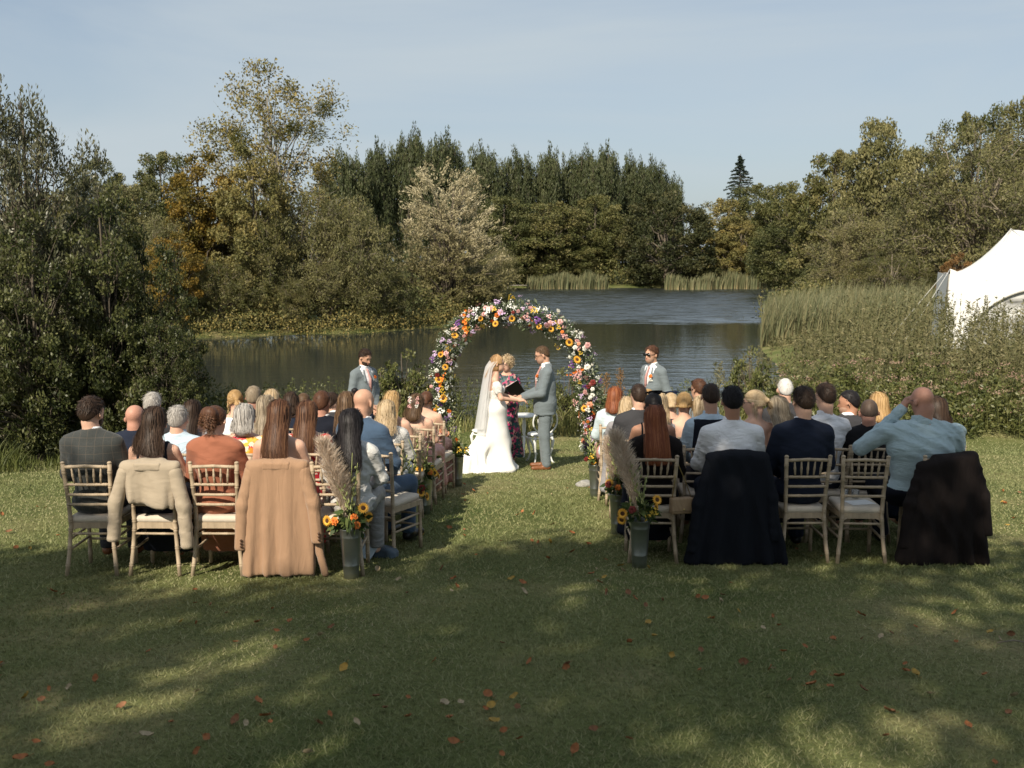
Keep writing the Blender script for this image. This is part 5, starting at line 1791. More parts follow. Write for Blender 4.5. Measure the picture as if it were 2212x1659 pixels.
def blotch(name, cols, scale, rough=0.7, spec=0.3):
    m, nt, b = nodes_of(name)
    t = N(nt, 'ShaderNodeTexCoord')
    n0 = N(nt, 'ShaderNodeTexNoise', Scale=scale * 0.8, Detail=2.0)
    ad = N(nt, 'ShaderNodeMix', data_type='VECTOR'); ad.inputs['Factor'].default_value = 0.08
    nt.links.new(t.outputs['Object'], ad.inputs['A']); nt.links.new(t.outputs['Object'], n0.inputs['Vector']); nt.links.new(n0.outputs['Color'], ad.inputs['B'])
    v = N(nt, 'ShaderNodeTexVoronoi', Scale=scale)
    nt.links.new(ad.outputs['Result'], v.inputs['Vector'])
    sp = N(nt, 'ShaderNodeSeparateColor'); nt.links.new(v.outputs['Color'], sp.inputs['Color'])
    rp = ramp(nt, [(i / len(cols), c) for i, c in enumerate(cols)], 'CONSTANT')
    nt.links.new(sp.outputs['Red'], rp.inputs['Fac']); nt.links.new(rp.outputs['Color'], b.inputs['Base Color'])
    b.inputs['Roughness'].default_value = rough; b.inputs['Specular IOR Level'].default_value = spec
    return m


C_TWEED = tweed()
C_FLORAL = blotch('orange_floral', [(0.72, 0.24, 0.03), (0.80, 0.74, 0.66), (0.62, 0.04, 0.07), (0.80, 0.42, 0.06), (0.66, 0.09, 0.08), (0.80, 0.62, 0.48)], 26)
C_CELEB = blotch('teal_and_pink_pattern', [(0.010, 0.050, 0.055), (0.012, 0.022, 0.035), (0.36, 0.030, 0.110), (0.014, 0.080, 0.080), (0.40, 0.22, 0.20), (0.020, 0.020, 0.030)], 30, 0.5)
C_REDDRESS = blotch('red_print', [(0.45, 0.03, 0.02), (0.62, 0.50, 0.42), (0.40, 0.02, 0.03)], 40)


def jn(**kw):
    return kw


def sit_joints(s=1.0, w=1.0, f=False, lean=0.0, hz=None):
    hc = 1.235 if not f else 1.225
    if hz is not None:
        s = min(1.12, max(0.84, (hz - 0.46) / (hc - 0.46)))

    def U(x, y, z):
        zz = 0.46 + s * (z - 0.46)
        return A(x, y + lean * (zz - 0.55), zz)
    sw = (0.160 if f else 0.178) * w
    return dict(f=f, w=w, s=s, pel=U(0, -.085, .565), mid=U(0, -.095, .72), ch=U(0, -.105, .885), nk=U(0, -.085, 1.055), hd=U(0, -.050, hc),
                sh=[U(-sw, -.10, 1.0), U(sw, -.10, 1.0)], eb=[U(-sw - .055, -.02, .755), U(sw + .055, -.02, .755)],
                wr=[U(-.085, .19, .64), U(.085, .19, .64)], hip=[A(-.085 * w, -.06, .545), A(.085 * w, -.06, .545)],
                kn=[A(-.115 * w, .36, .52), A(.115 * w, .36, .52)], an=[A(-.115, .37, .085), A(.115, .37, .085)], toe=[A(-.13, .52, .035), A(.13, .52, .035)], hs=0.99 if not f else 0.975)


def stand_joints(H=1.80, f=False, w=1.0):
    k = H / 1.80
    U = lambda x, y, z: A(x * k, y * k, z * k)
    sw = 0.155 if f else 0.182
    return dict(f=f, w=w, s=k, pel=U(0, 0, .965), mid=U(0, .0, 1.12), ch=U(0, -.01, 1.285), nk=U(0, -.005, 1.475), hd=U(0, .035, 1.665),
                sh=[U(-sw, -.01, 1.415), U(sw, -.01, 1.415)], eb=[U(-sw - .05, .03, 1.13), U(sw + .05, .03, 1.13)], wr=[U(-.10, .22, 1.0), U(.10, .22, 1.0)],
                hip=[U(-.085, 0, .93), U(.085, 0, .93)], kn=[U(-.095, .02, .50), U(.095, .02, .50)], an=[U(-.105, 0, .09), U(.105, 0, .09)], toe=[U(-.125, .17, .035), U(.125, .17, .035)], hs=1.0 * k)


def hand_prims(wr, d, up, side, hs=1.0, curl=0.5, mirror=1):
    """palm, four fingers and a thumb; d points along the hand, up out of its back, side to the thumb"""
    d, up = np.array(d, float), np.array(up, float)
    d /= np.linalg.norm(d)
    side = np.cross(d, up) * mirror; side /= np.linalg.norm(side)
    up = np.cross(side, d) * mirror
    P = []
    pc = wr + d * 0.05 * hs
    P.append(rc(wr, wr + d * .035 * hs, .026 * hs, .030 * hs, k=.02, tag='hand'))
    for i in range(4):
        o = (1.5 - i) * .0185 * hs
        kn = wr + d * (.088 - .004 * abs(i - 1)) * hs + side * o
        P.append(rc(wr + d * .02 * hs + side * o * .7, kn, .013 * hs, .0115 * hs, k=.016, tag='hand'))
        L = (.040, .046, .042, .032)[i] * hs
        a1 = curl
        d1 = d * math.cos(a1) - up * math.sin(a1)
        m = kn + d1 * L
        P.append(rc(kn, m, .0100 * hs, .0092 * hs, k=.006, tag='hand'))
        a2 = curl * 2.0
        d2 = d * math.cos(a2) - up * math.sin(a2)
        e = m + d2 * L * .62
        P.append(rc(m, e, .0092 * hs, .0085 * hs, k=.005, tag='hand'))
        a3 = curl * 2.8
        P.append(rc(e, e + (d * math.cos(a3) - up * math.sin(a3)) * L * .5, .0085 * hs, .0075 * hs, k=.005, tag='hand'))
    t0 = wr + d * .025 * hs + side * .026 * hs
    t1 = t0 + (d * .7 + side * .6 - up * .35 * curl) * .042 * hs
    t2 = t1 + (d * .9 + side * .1 - up * .5 * curl) * .030 * hs
    P += [rc(t0, t1, .0135 * hs, .0110 * hs, k=.012, tag='hand'), rc(t1, t2, .0110 * hs, .0090 * hs, k=.006, tag='hand')]
    return P


def head_prims(J, M):
    c, hs = J['hd'], J['hs']
    f = 0.95 if J['f'] else 1.0
    T = lambda q: c + M @ (np.array(q) * hs)
    E = lambda q, r, k, op='u': Prim('el', k, op, 'head', c=T(q).astype(np.float32), r=np.array(r, np.float32) * hs, M=M.astype(np.float32))
    return [E((0, -.012, .022), (.076, .096, .086), .03), E((0, .028, -.035), (.060 * f, .064, .080), .03), E((0, .036, -.078), (.046 * f, .048, .036), .03),
            E((0, .066, -.099), (.021 * f, .017, .017), .02), rc(T((0, .084, -.002)), T((0, .105, -.040)), .009 * hs, .0135 * hs, k=.014, tag='head'),
            rc(T((-.032, .076, .020)), T((.032, .076, .020)), .012 * hs, k=.02, tag='head'), E((-.086, -.006, -.020), (.011, .019, .032), .008), E((.086, -.006, -.020), (.011, .019, .032), .008),
            E((0, .086, -.070), (.022, .010, .011), .01), E((-.030, .094, .002), (.015, .012, .009), .012, 's'), E((.030, .094, .002), (.015, .012, .009), .012, 's')]


def body_prims(J, M, hands=None, sitting=True, hand_pose=None):
    w, f, s = J['w'], J['f'], J['s']
    pel, mid, ch, nk, hd = J['pel'], J['mid'], J['ch'], J['nk'], J['hd']
    dd = 1 + 0.75 * (w - 1)
    P = []
    if f:
        P += [el(pel, (.168 * w, .125 * dd, .105), k=.06, tag='torso'), el(mid, (.122 * w, .092 * dd, .15 * s), k=.06, tag='torso'), el(ch, (.142 * w, .100 * dd, .15 * s), k=.06, tag='torso')]
        for sx in (-1, 1):
            P.append(el(ch + A(sx * .065 * w, .075 * dd, -.02), (.058 * w, .055, .055), k=.04, tag='torso'))
    else:
        P += [el(pel, (.158 * w, .120 * dd, .105), k=.06, tag='torso'), el(mid, (.140 * w, .105 * dd, .16 * s), k=.06, tag='torso'), el(ch, (.168 * w, .115 * dd, .165 * s), k=.06, tag='torso')]
    sl, sr = J['sh']
    rs = .050 if f else .058
    P.append(rc(sl * .82 + sr * .18, sr * .82 + sl * .18, rs * (0.6 + 0.4 * w), k=.06, tag='torso'))
    nb = nk + A(0, -.005, .01)
    for p in (sl, sr):
        P.append(rc(p * .55 + nk * .45 + A(0, 0, -.004), nb + A(0, 0, .005), rs * .75, rs * .8, k=.05, tag='torso'))
    rn = .049 if f else .058
    P.append(rc(nk, hd + M @ A(0, -.028, -.075), rn * (0.7 + .3 * w), rn * (0.7 + .3 * w), k=.03, tag='neck'))
    au = 1.0 if not f else 0.84
    aw = 0.55 + 0.45 * w
    for i in (0, 1):
        P.append(rc(J['sh'][i], J['eb'][i], .050 * au * aw, .041 * au * aw, k=.045, tag='uarm'))
        P.append(rc(J['eb'][i], J['wr'][i], .041 * au * aw, .027 * au * aw, k=.02, tag='farm'))
        if hand_pose and hand_pose[i] is not None:
            P += hand_prims(J['wr'][i], hs=J['hs'] * (0.93 if f else 1.0), **hand_pose[i])
        else:
            d = J['wr'][i] - J['eb'][i]
            d = d / np.linalg.norm(d)
            P += hand_prims(J['wr'][i], d, (0.15, .35, 1), 1, hs=J['hs'] * (0.93 if f else 1.0), curl=0.45, mirror=1 if i == 0 else -1)
        P.append(rc(J['hip'][i], J['kn'][i], .086 * (0.5 + .5 * w), .058, k=.05, tag='thigh'))
        P.append(rc(J['kn'][i], J['an'][i], .056, .038, k=.02, tag='shin'))
        P.append(rc(J['an'][i] + A(0, -.02, -.045), J['toe'][i] + A(0, -.015, .0), .032, .024, k=.03, tag='foot'))
    return P + head_prims(J, M)


def pick(P, *tags):
    return [p for p in P if p.tag in tags]


# ---------------- hair, in the head's own frame
def strands(paths, rad, tint, sides=3):
    n, m, _ = paths.shape
    s = np.linspace(0, 1, m)[None]
    V, F = ribbons_np(paths, rad * (1 - 0.75 * s ** 2) * np.ones((n, 1)))
    return V, F, np.repeat(tint, m * 2)


def hair(style, seed, L=0.30, f=False, dens=1.0):
    g = np.random.default_rng(seed)
    parts = []
    h = 0.0085 if dens > .9 else (.0105 if dens > .45 else .0135)

    def streak(V):
        a = np.arctan2(V[:, 0], -V[:, 1] - 0.02 + 1e-6)
        return np.clip(0.34 + 0.14 * np.sin(31 * a + 9 * V[:, 2]) + 0.12 * np.sin(67 * a - 14 * V[:, 2]), 0.02, 0.9)

    def base(prims, post):
        V, Q = skin(prims, h, post)
        parts.append((V, Q, streak(V)))
    sub_face = el((0, .115, -.035), (.075, .085, .092), k=.02, op='s')
    cap = el((0, -.014, .024), (.084, .104, .094), k=.03)

    def scalp_paths(n, th0, th1, ph0, ph1, m, R_=(0.088, 0.108, 0.098)):
        th = th0 + (th1 - th0) * g.random(n)            # round the back: 0 straight back
        s = np.linspace(0, 1, m)[None]
        ph = ph0 + (ph1 - ph0) * s + 0 * th[:, None]
        k = 1.0 + 0.05 * g.random((n, 1))
        x = R_[0] * np.sin(ph) * np.sin(th)[:, None] * k
        y = -.014 - R_[1] * np.sin(ph) * np.cos(th)[:, None] * k
        z = .024 + R_[2] * np.cos(ph) * k
        return np.stack([x, y, z], -1), th

    if style in ('short', 'buzz', 'thin'):
        t = {'short': .0095, 'buzz': .003, 'thin': .006}[style]
        top = el((0, -.012, .024 + t * .4), (.074 + t * .8, .096 + t, .086 + t * 1.3), k=.03)
        low = el((0, -.034, -.024), (.069 + t * .6, .070 + t * .6, .070), k=.03)

        def post(F, X, Y, Z):
            F = F + (0.0012 * np.sin(120 * X + 40 * Z) * np.sin(110 * Y + 70 * Z + seed) if style != 'buzz' else 0)
            F = np.maximum(F, -(Z - (.014 + 1.0 * Y)) * 0.70)
            F = np.maximum(F, -(Z + .086) + 0 * X)
            F = np.maximum(F, Y - .078 + 0 * X)
            ear = np.sqrt(((np.abs(X) - .08) / .03) ** 2 + ((Y + .0) / .026) ** 2 + ((Z + .024) / .034) ** 2) - 1
            return np.maximum(F, -ear * .025)
        base([top, low], post)
        if style != 'buzz':
            n = int((1000 if style == 'short' else 600) * dens)
            P, th = scalp_paths(n, -2.9, 2.9, 0, 1, 2)
            ph = np.arccos(1 - g.random(n) * (1.0 + 0.55 * (np.cos(th) + 1) / 2))
            Rr = np.array([.076 + t, .096 + t, .086 + t * 1.3]) * 0.98
            st = np.stack([Rr[0] * np.sin(ph) * np.sin(th), -.012 - Rr[1] * np.sin(ph) * np.cos(th), .026 + Rr[2] * np.cos(ph)], -1)
            nrm = norm_(st - np.array([0, -.012, .026]))
            down = np.array([0.25 * math.sin(seed), -0.25, -0.7]) + 0.42 * g.normal(size=(n, 3))
            down = norm_(down - nrm * np.sum(down * nrm, 1, keepdims=True) * .95)
            s = np.linspace(0, 1, 4)[None, :, None]
            LL = 0.034 if style == 'short' else 0.020
            PP = st[:, None] + (nrm[:, None] * 0.009 * s + down[:, None] * LL * s) * (0.6 + 0.8 * g.random((n, 1, 1)))
            ok = st[:, 2] > .02 + .85 * st[:, 1]
            parts.append(strands(PP[ok], 0.0024, g.random(ok.sum()) * .8))
    elif style == 'ring':       # shaved sides
        def post(F, X, Y, Z):
            F = np.maximum(F, -(Z - (.0 + .55 * Y)) * 0.8)
            F = np.maximum(F, Z - (.035 - .25 * Y) + 0 * X)
            return np.maximum(F, -(Z + .07) + 0 * X)
        base([el((0, -.012, .022), (.0785, .0985, .0885), k=.02)], post)
    elif style in ('long', 'wavy', 'bob', 'curls'):
        wav = {'long': 0.003, 'wavy': 0.010, 'bob': 0.004, 'curls': 0.013}[style]
        fr = {'long': 9, 'wavy': 30, 'bob': 14, 'curls': 62}[style]
        back = lambda z: -.062 - .085 * np.clip((-z - .04) / .22, 0, 1) ** 0.8
        P = [cap, el((0, -.03, -.06), (.088, .078, .09), k=.04)]
        z = -.06
        while z > -L:
            z2 = max(-L, z - .055)
            wd = .086 * (1 - (0.24 if style in ('long', 'bob') else 0.05) * ((-z) / max(L, .2)))
            P.append(Prim('el', .04, 'u', '', c=A(0, float(back((z + z2) / 2)) - .005, (z + z2) / 2), r=A(wd, .034, .05), M=None))
            z -= .045
        P.append(sub_face)

        def post(F, X, Y, Z):
            a = np.arctan2(X, -(Y + .01))
            return F + 0.0035 + 0.0010 * np.sin(34 * a + 14 * Z + seed)
        base(P, post)
        n, m = (int(700 * dens), 10)
        th = (g.random(n) * 2 - 1) * 2.35
        th = np.sign(th) * np.abs(th) ** 1.0
        s = np.linspace(0, 1, m)[None]
        Ln = -L * (0.82 + 0.30 * g.random((n, 1)))
        k = 1.0 + 0.09 * g.random((n, 1)) ** 2 + 0.10 * (g.random((n, 1)) > .97)
        ph = np.clip(s / 0.34, 0, 1) * (1.75 * np.ones((n, 1)))
        top_x = .02 * g.normal(size=(n, 1))
        X0 = .090 * k * np.sin(ph) * np.sin(th)[:, None] + top_x * (1 - np.clip(s / .3, 0, 1))
        Y0 = -.014 - .110 * k * np.sin(ph) * np.cos(th)[:, None]
        Z0 = .024 + .100 * k * np.cos(ph)
        t = np.clip((s - 0.34) / 0.66, 0, 1)
        ze = Z0 + (Ln - Z0) * t
        front = np.clip(-np.cos(th)[:, None], 0, 1)
        Xh = X0 * (1 + (-0.16 if style in ('long', 'bob') else 0.10) * t) + .016 * g.normal(size=(n, 1)) * t
        Yh = np.where(t > 0, np.minimum(Y0 - .004, back(ze) - .012 - .038 * np.cos(th * 0.62)[:, None] * k) * np.minimum(1, t * 3) + Y0 * (1 - np.minimum(1, t * 3)), Y0)
        Yh = Yh + front * 0.0
        wave = wav * np.clip((s - .2) * 2, 0, 1) * (.6 + .8 * g.random((n, 1)))
        phs = np.round(g.random((n, 1)) * 9) / 9 * 6.28 + .9 * g.random((n, 1))
        Xh = Xh + wave * np.sin(fr * ze + phs)
        Yh = Yh + 0.8 * wave * np.cos(fr * ze + 1.3 * phs)
        parts.append(strands(np.stack([Xh, Yh, ze], -1), 0.0030, g.random(n) * .9))
    elif style in ('updo', 'curlyup', 'pony', 'bun'):
        P = [cap.copy(r=A(.081, .101, .091)), sub_face]
        bc = {'updo': (0, -.115, -.045), 'curlyup': (0, -.100, .045), 'pony': (0, -.120, .0), 'bun': (0, -.095, .105)}[style]
        br = {'updo': (.052, .036, .045), 'curlyup': (.070, .045, .060), 'pony': (.025, .03, .025), 'bun': (.045, .045, .038)}[style]
        P.append(el(bc, br, k=.03))

        def post(F, X, Y, Z):
            a = np.arctan2(X - bc[0], Z - bc[2])
            F = F + 0.0015 * np.sin(22 * a + 60 * np.sqrt((X - bc[0]) ** 2 + (Z - bc[2]) ** 2) + seed)
            return np.maximum(F, -(Z - (-.055 + .7 * np.clip(Y + .04, 0, 1))) * .8)
        base(P, post)
        # strands sweeping from the hairline to the knot
        n, m = int(420 * dens), 8
        a = (g.random(n) * 2 - 1) * 2.6
        st = np.stack([.083 * np.sin(a), -.012 - .103 * np.cos(a), -.045 + .085 * np.clip(-np.cos(a) + .3, 0, 1.2) + .02 * g.random(n)], -1)
        s = np.linspace(0, 1, m)[None, :, None]
        PP = st[:, None] * (1 - s) + np.array(bc) * s
        c0 = np.array([0, -.012, .022])
        q = PP - c0
        e = np.linalg.norm(q / np.array([.084, .104, .094]), axis=2, keepdims=True)
        PP = c0 + q / np.minimum(e, 1.0)
        parts.append(strands(PP, 0.0028, g.random(n)))
        if style == 'curlyup':
            n, m = 260, 12
            d = rand_dirs(n, g)
            st = np.array(bc) + d * np.array([.055, .035, .05])
            s = np.linspace(0, 1, m)[None, :]
            LL = .05 + .07 * g.random((n, 1))
            tt = g.random((n, 1)) * 6.28
            PP = st[:, None] + d[:, None] * (.02 * s[..., None])
            PP = PP + np.stack([.010 * np.cos(22 * s + tt), .010 * np.sin(22 * s + tt) - .01 * s, -LL * s + 0 * tt], -1)
            parts.append(strands(PP, .0035, g.random(n)))
        if style == 'pony':
            n, m = 120, 10
            s = np.linspace(0, 1, m)[None, :]
            r = .022 * g.random((n, 1)) ** .5; tt = g.random((n, 1)) * 6.28
            prof = np.sin(np.pi * np.clip(.12 + .85 * s, 0, 1)) + .15
            PP = np.stack([bc[0] + r * np.cos(tt) * prof + .008 * np.sin(9 * s + tt), bc[1] - .03 * np.sin(np.pi * s * .6) - .01 + r * np.sin(tt) * prof - .02 * s, bc[2] - L * s + 0 * tt], -1)
            parts.append(strands(PP, .0055, g.random(n)))
        if style in ('updo', 'pony', 'bun'):
            n, m = 26, 9
            sg = np.sign(g.normal(size=(n, 1)))
            s = np.linspace(0, 1, m)[None, :]
            PP = np.stack([sg * (.080 + .006 * np.sin(14 * s + 3 * g.random((n, 1)))) + .006 * g.normal(size=(n, 1)), .02 * g.normal(size=(n, 1)) - .02 + 0 * s, -.01 - (.10 + .06 * g.random((n, 1))) * s], -1)
            parts.append(strands(PP, .0028, g.random(n)))
    elif style == 'tousled':
        P = [cap.copy(r=A(.088, .106, .096)), el((0, -.04, -.04), (.088, .07, .07), k=.04), sub_face.copy(c=A(0, .125, -.045))]
        base(P, lambda F, X, Y, Z: F + .004 * np.sin(60 * X + 30 * Z + seed) * np.sin(70 * Y + 40 * Z))
        n, m = int(900 * dens), 7
        d = rand_dirs(n, g); d = d[(d[:, 2] > -.55) & ~((d[:, 1] > .35) & (d[:, 2] < .45))]
        n = len(d)
        s = np.linspace(0, 1, m)[None, :, None]
        st = np.array([0, -.014, .02]) + d * np.array([.086, .104, .094])
        dr = norm_(d + np.array([0, -.2, -.9]) + .8 * g.normal(size=(n, 3)))
        PP = st[:, None] + d[:, None] * .02 * np.sin(np.pi * s * .8) + dr[:, None] * (.05 * s)
        PP += .008 * np.sin(7 * s + 6.28 * g.random((n, 1, 3)))
        parts.append(strands(PP, .0042, g.random(n)))
    V = np.concatenate([p[0] for p in parts])
    o, F = 0, []
    for p in parts:
        F.append(np.asarray(p[1]) + o); o += len(p[0])
    return V, np.concatenate(F), np.concatenate([p[2] for p in parts])


def to_head(V, J, M):
    return V * J['hs'] @ M.T + J['hd']


def tie_shirt_collar(J, m, o, h, r=.071):
    nk = J['nk']
    V, Q = skin([rc(nk + A(0, -.004, .02), nk + A(0, .014, .070), r, r - .003, k=.02)], min(h, .0105), lambda F, X, Y, Z: np.maximum(F, Z - (nk[2] + .076 - .22 * (Y - nk[1]))))
    link('shirt_collar', mesh_np('shirt_collar', V, Q, mat=m), o)


def features(J, M, o, brows=True, beard=None, glasses=None, seed=0):
    c, hs = J['hd'], J['hs']
    T = lambda q: Vector(c + M @ (np.array(q) * hs))
    for sx in (-1, 1):
        V, Q = skin([Prim('el', .01, 'u', '', c=A(*T((sx * .030, .079, .001))), r=A(.013, .010, .0062) * hs, M=M.astype(np.float32))], .004)
        if glasses != 'sun':
            link('eye', mesh_np('eye', V, Q, mat=DARK), o)
        if brows:
            MB().tube([T((sx * .014, .089, .020)), T((sx * .030, .088, .026)), T((sx * .048, .076, .020))], [.003, .0042, .002], 5).build('eyebrow', DARK, o)
    V, Q = skin([Prim('el', .01, 'u', '', c=A(*T((0, .0925, -.070))), r=A(.022, .006, .0075) * hs, M=M.astype(np.float32))], .004)
    link('mouth', mesh_np('mouth', V, Q, mat=LIP), o)
    if beard is not None:
        E = lambda q, r, k=.03, op='u': Prim('el', k, op, '', c=A(*T(q)), r=A(*r) * hs, M=M.astype(np.float32))
        V, Q = skin([E((0, .032, -.066), (.0635, .066, .060)), E((0, .060, -.098), (.030, .026, .024)), E((0, .10, -.066), (.024, .02, .010), .01, 's'), E((0, .06, -.005), (.05, .06, .045), .02, 's')], .007,
                    lambda F, X, Y, Z: F + .0012 * np.sin(300 * X) * np.sin(280 * Z + 200 * Y))
        link('beard', mesh_np('beard', V, Q, attr={'tint': np.random.default_rng(seed).random(len(V)) * .8}, mat=beard), o)
    if glasses == 'sun':
        mb = MB()
        for sx in (-1, 1):
            mb.box(T((sx * .033, .101, .003)), (.029, .004, .019), Matrix(M.tolist()))
            mb.tube([T((sx * .062, .098, .010)), T((sx * .079, .03, .008)), T((sx * .080, -.01, -.004))], .0038, 5)
        mb.box(T((0, .103, .010)), (.012, .003, .004), Matrix(M.tolist()))
        mb.build('sunglasses', mat('sunglass_black', (0.008, 0.008, 0.009), 0.15, spec=0.6), o)
    elif glasses == 'thin':
        mb = MB()
        for sx in (-1, 1):
            mb.tube([T((sx * .032 + .021 * math.cos(a), .103, .0 + .017 * math.sin(a))) for a in np.linspace(0, 6.283, 15)], .0022, 5)
            mb.tube([T((sx * .053, .101, .008)), T((sx * .079, .03, .006)), T((sx * .080, -.012, -.006))], .0024, 5)
        mb.tube([T((-.011, .104, .004)), T((.011, .104, .004))], .0022, 5)
        mb.build('glasses', mat('glasses_metal', (0.10, 0.09, 0.08), 0.3, metal=0.7), o)


def dress_up(o, J, P, spec, h, seed):
    """garments as children of the person o"""
    top, tm = spec.get('top'), spec.get('tm')
    bm_ = spec.get('bm')
    nk = J['nk']
    f = J['f']
    sit = spec.get('sit', True)
    seedf = 0.7 * seed

    def put(name, prims, m, post=None, hh=None):
        V, Q = skin(prims, hh or h, post)
        return link(name, mesh_np(name, V, Q, mat=m), o) if len(V) else None
    zsh = J['sh'][0][2]
    if top in ('jacket', 'shirt', 'blouse'):
        t = {'jacket': .019, 'shirt': .010, 'blouse': .016}[top]
        Q_ = [p.infl(t) for p in pick(P, 'torso', 'uarm')]
        for i in (0, 1):
            e, w_ = J['eb'][i], J['wr'][i]
            r0 = (.041 if not f else .036) * (0.55 + 0.45 * J['w'])
            wend = e + (w_ - e) * 0.93
            Q_.append(rc(e, wend, r0 + t, (.036 if top != 'shirt' else .034) + t * .6, k=.03))
            if top == 'jacket':
                s_ = J['sh'][i]
                Q_.append(rc(s_ + A(0, 0, .012), s_ + (nk - s_) * .4 + A(0, 0, .015), .045, .05, k=.04))
        if top == 'jacket':
            Q_.append(el(nk + A(0, -.004, .008), (.080, .082, .034), k=.02))
            Q_.append(el(J['pel'] + A(0, -.005, .0), (.178 * J['w'] * (1.03 if f else 1), .142 * (1 + .75 * (J['w'] - 1)), .10), k=.05))
            if not sit:
                Q_.append(rc(J['pel'] + A(-.035, .01, .05), J['pel'] + A(-.045, .01, -.20), .150, .156, k=.06))
                Q_.append(rc(J['pel'] + A(.035, .01, .05), J['pel'] + A(.045, .01, -.20), .150, .156, k=.06))
                Q_.append(rc(J['mid'] + A(-.03, 0, .05), J['mid'] + A(.03, 0, .05), .135, .135, k=.08))
        else:
            Q_.append(el(nk + A(0, -.002, .018), (.068, .070, .036), k=.015))
        Q_.append(rc(nk + A(0, .01, .0), nk + A(0, .01, .16), .049, .056, k=.006, op='s'))
        zh = J['pel'][2] - .165

        def jacket_post(F, X, Y, Z):
            if sit or top != 'jacket':
                return F
            F = np.maximum(F, -np.maximum(np.abs(X) - .10 * np.clip(J['pel'][2] + .02 - Z, 0, 1) - .001, -Y + .05 * 0))      # open fronts below the button
            zb = J['mid'][2] + .03
            F = np.maximum(F, -np.maximum(np.abs(X) - .36 * np.clip(Z - zb, 0, .5), .02 - Y))        # the V of the lapels
            return np.maximum(F, zh - Z + 0 * X)
        amp = {'jacket': .0085, 'shirt': .0135, 'blouse': .014}[top] * spec.get('fold', 1.0)
        put(top, Q_, tm, lambda F, X, Y, Z: jacket_post(F, X, Y, Z) + folds(X, Y, Z, amp * .8, 60, seedf, (0.6 * math.sin(seedf), 0.3, 1.0)) + folds(X, Y, Z, amp * .55, 105, seedf + 3, (0.7, 0.2, 0.8)))
        if top == 'jacket' and not f:
            tie_shirt_collar(J, spec.get('cm', C_WHITE), o, min(h, .011))
        if top == 'shirt':
            tie_shirt_collar(J, tm, o, min(h, .011), .056 + .058 * (.7 + .3 * J['w']) - .043)
    elif top == 'vest':
        Q_ = [p.infl(.010) for p in pick(P, 'torso', 'uarm')]
        for i in (0, 1):
            Q_.append(rc(J['eb'][i], J['eb'][i] + (J['wr'][i] - J['eb'][i]) * .93, .051, .038, k=.03))
        Q_.append(el(nk + A(0, -.002, .020), (.070, .072, .036), k=.015))
        put('shirt', Q_, spec.get('cm', C_PALEBLUE), lambda F, X, Y, Z: F + folds(X, Y, Z, .006, 34, seedf))
        lim = abs(J['sh'][0][0]) - .012
        tie_shirt_collar(J, spec.get('cm', C_PALEBLUE), o, min(h, .011))
        put('waistcoat', [p.infl(.021) for p in pick(P, 'torso')], tm, lambda F, X, Y, Z: np.maximum(np.maximum(F, np.abs(X) - lim - .25 * np.clip(zsh - .22 - Z, 0, 1)), Z - (nk[2] + .005) + 0 * X))
    elif top in ('strappy', 'strapless', 'halter', 'tee'):
        zt = zsh - {'strappy': .125, 'strapless': .135, 'halter': .06, 'tee': -.02}[top]
        Q_ = [p.infl(.009) for p in pick(P, 'torso')]
        if top == 'tee':
            Q_ += [rc(J['sh'][i], J['sh'][i] + (J['eb'][i] - J['sh'][i]) * .45, .060, .058, k=.04) for i in (0, 1)]

        def post(F, X, Y, Z):
            F = F + folds(X, Y, Z, .004, 40, seedf)
            if top == 'tee':
                return np.maximum(F, Z - (zsh + .055) + 0 * X)
            clip = Z - (zt + 0.05 * np.clip((Y - J['ch'][1]) / .1, -1, 1)) + 0 * X
            if top == 'strappy':
                clip = np.minimum(clip, np.maximum(np.abs(np.abs(X) - .105) - .014, Z - (zsh + .08)))
            if top == 'halter':
                clip = np.maximum(clip, -(Z - J['pel'][2]) * 0 + np.abs(X) - .13 - 0.5 * np.clip(zt - .05 - Z, 0, 1))
            return np.maximum(F, clip)
        put('dress_top', Q_, tm, post, hh=h * 1.1)
    if top is not None and bm_ is not None:
        if spec.get('bottom', 'trousers') == 'trousers':
            Q_ = [p.infl(.016) for p in pick(P, 'thigh')] + [el(J['pel'] + A(0, 0, -.01), (.165 * J['w'], .128 * (1 + .75 * (J['w'] - 1)), .095), k=.05)]
            for i in (0, 1):
                Q_.append(rc(J['kn'][i], J['an'][i] + A(0, -.01, .0), .074, .066, k=.04))
            zmin = J['an'][0][2] - (.025 if sit else .058)
            put('trousers', Q_, bm_, hh=h * (1.4 if sit else 1.15), post=lambda F, X, Y, Z: np.maximum(F + folds(X, Y, Z, .006, 30, seedf + 2, (0.2, 0.4, 1.0)), zmin - Z + 0 * X))
        else:
            k0, k1 = J['kn']; km = (k0 + k1) / 2
            zb = spec.get('hem', .12)
            Q_ = [el(J['pel'], (.180 * J['w'], .145, .11), k=.05), rc(J['hip'][0], k0, .100, .085, k=.08), rc(J['hip'][1], k1, .100, .085, k=.08)]
            for u in (-1, -.33, .33, 1):
                Q_.append(rc(km + A(u * .12, .02, -.02), A(km[0] + u * .19, km[1] - .02 + .05 * math.sin(3 * u), zb), .075, .07, k=.07))
                Q_.append(rc(J['pel'] + A(u * .12, .05, -.06), A(u * .16, km[1] - .20, max(zb, .10)), .06, .06, k=.10))
            put('skirt', Q_, bm_, hh=.022 if h < .014 else h * 1.7, post=lambda F, X, Y, Z: np.maximum(F + folds(X, Y, Z, .010, 40, seedf, (1.0, 0.5, 0.1)), zb - .03 - Z + 0 * X))
    sm = spec.get('shoe')
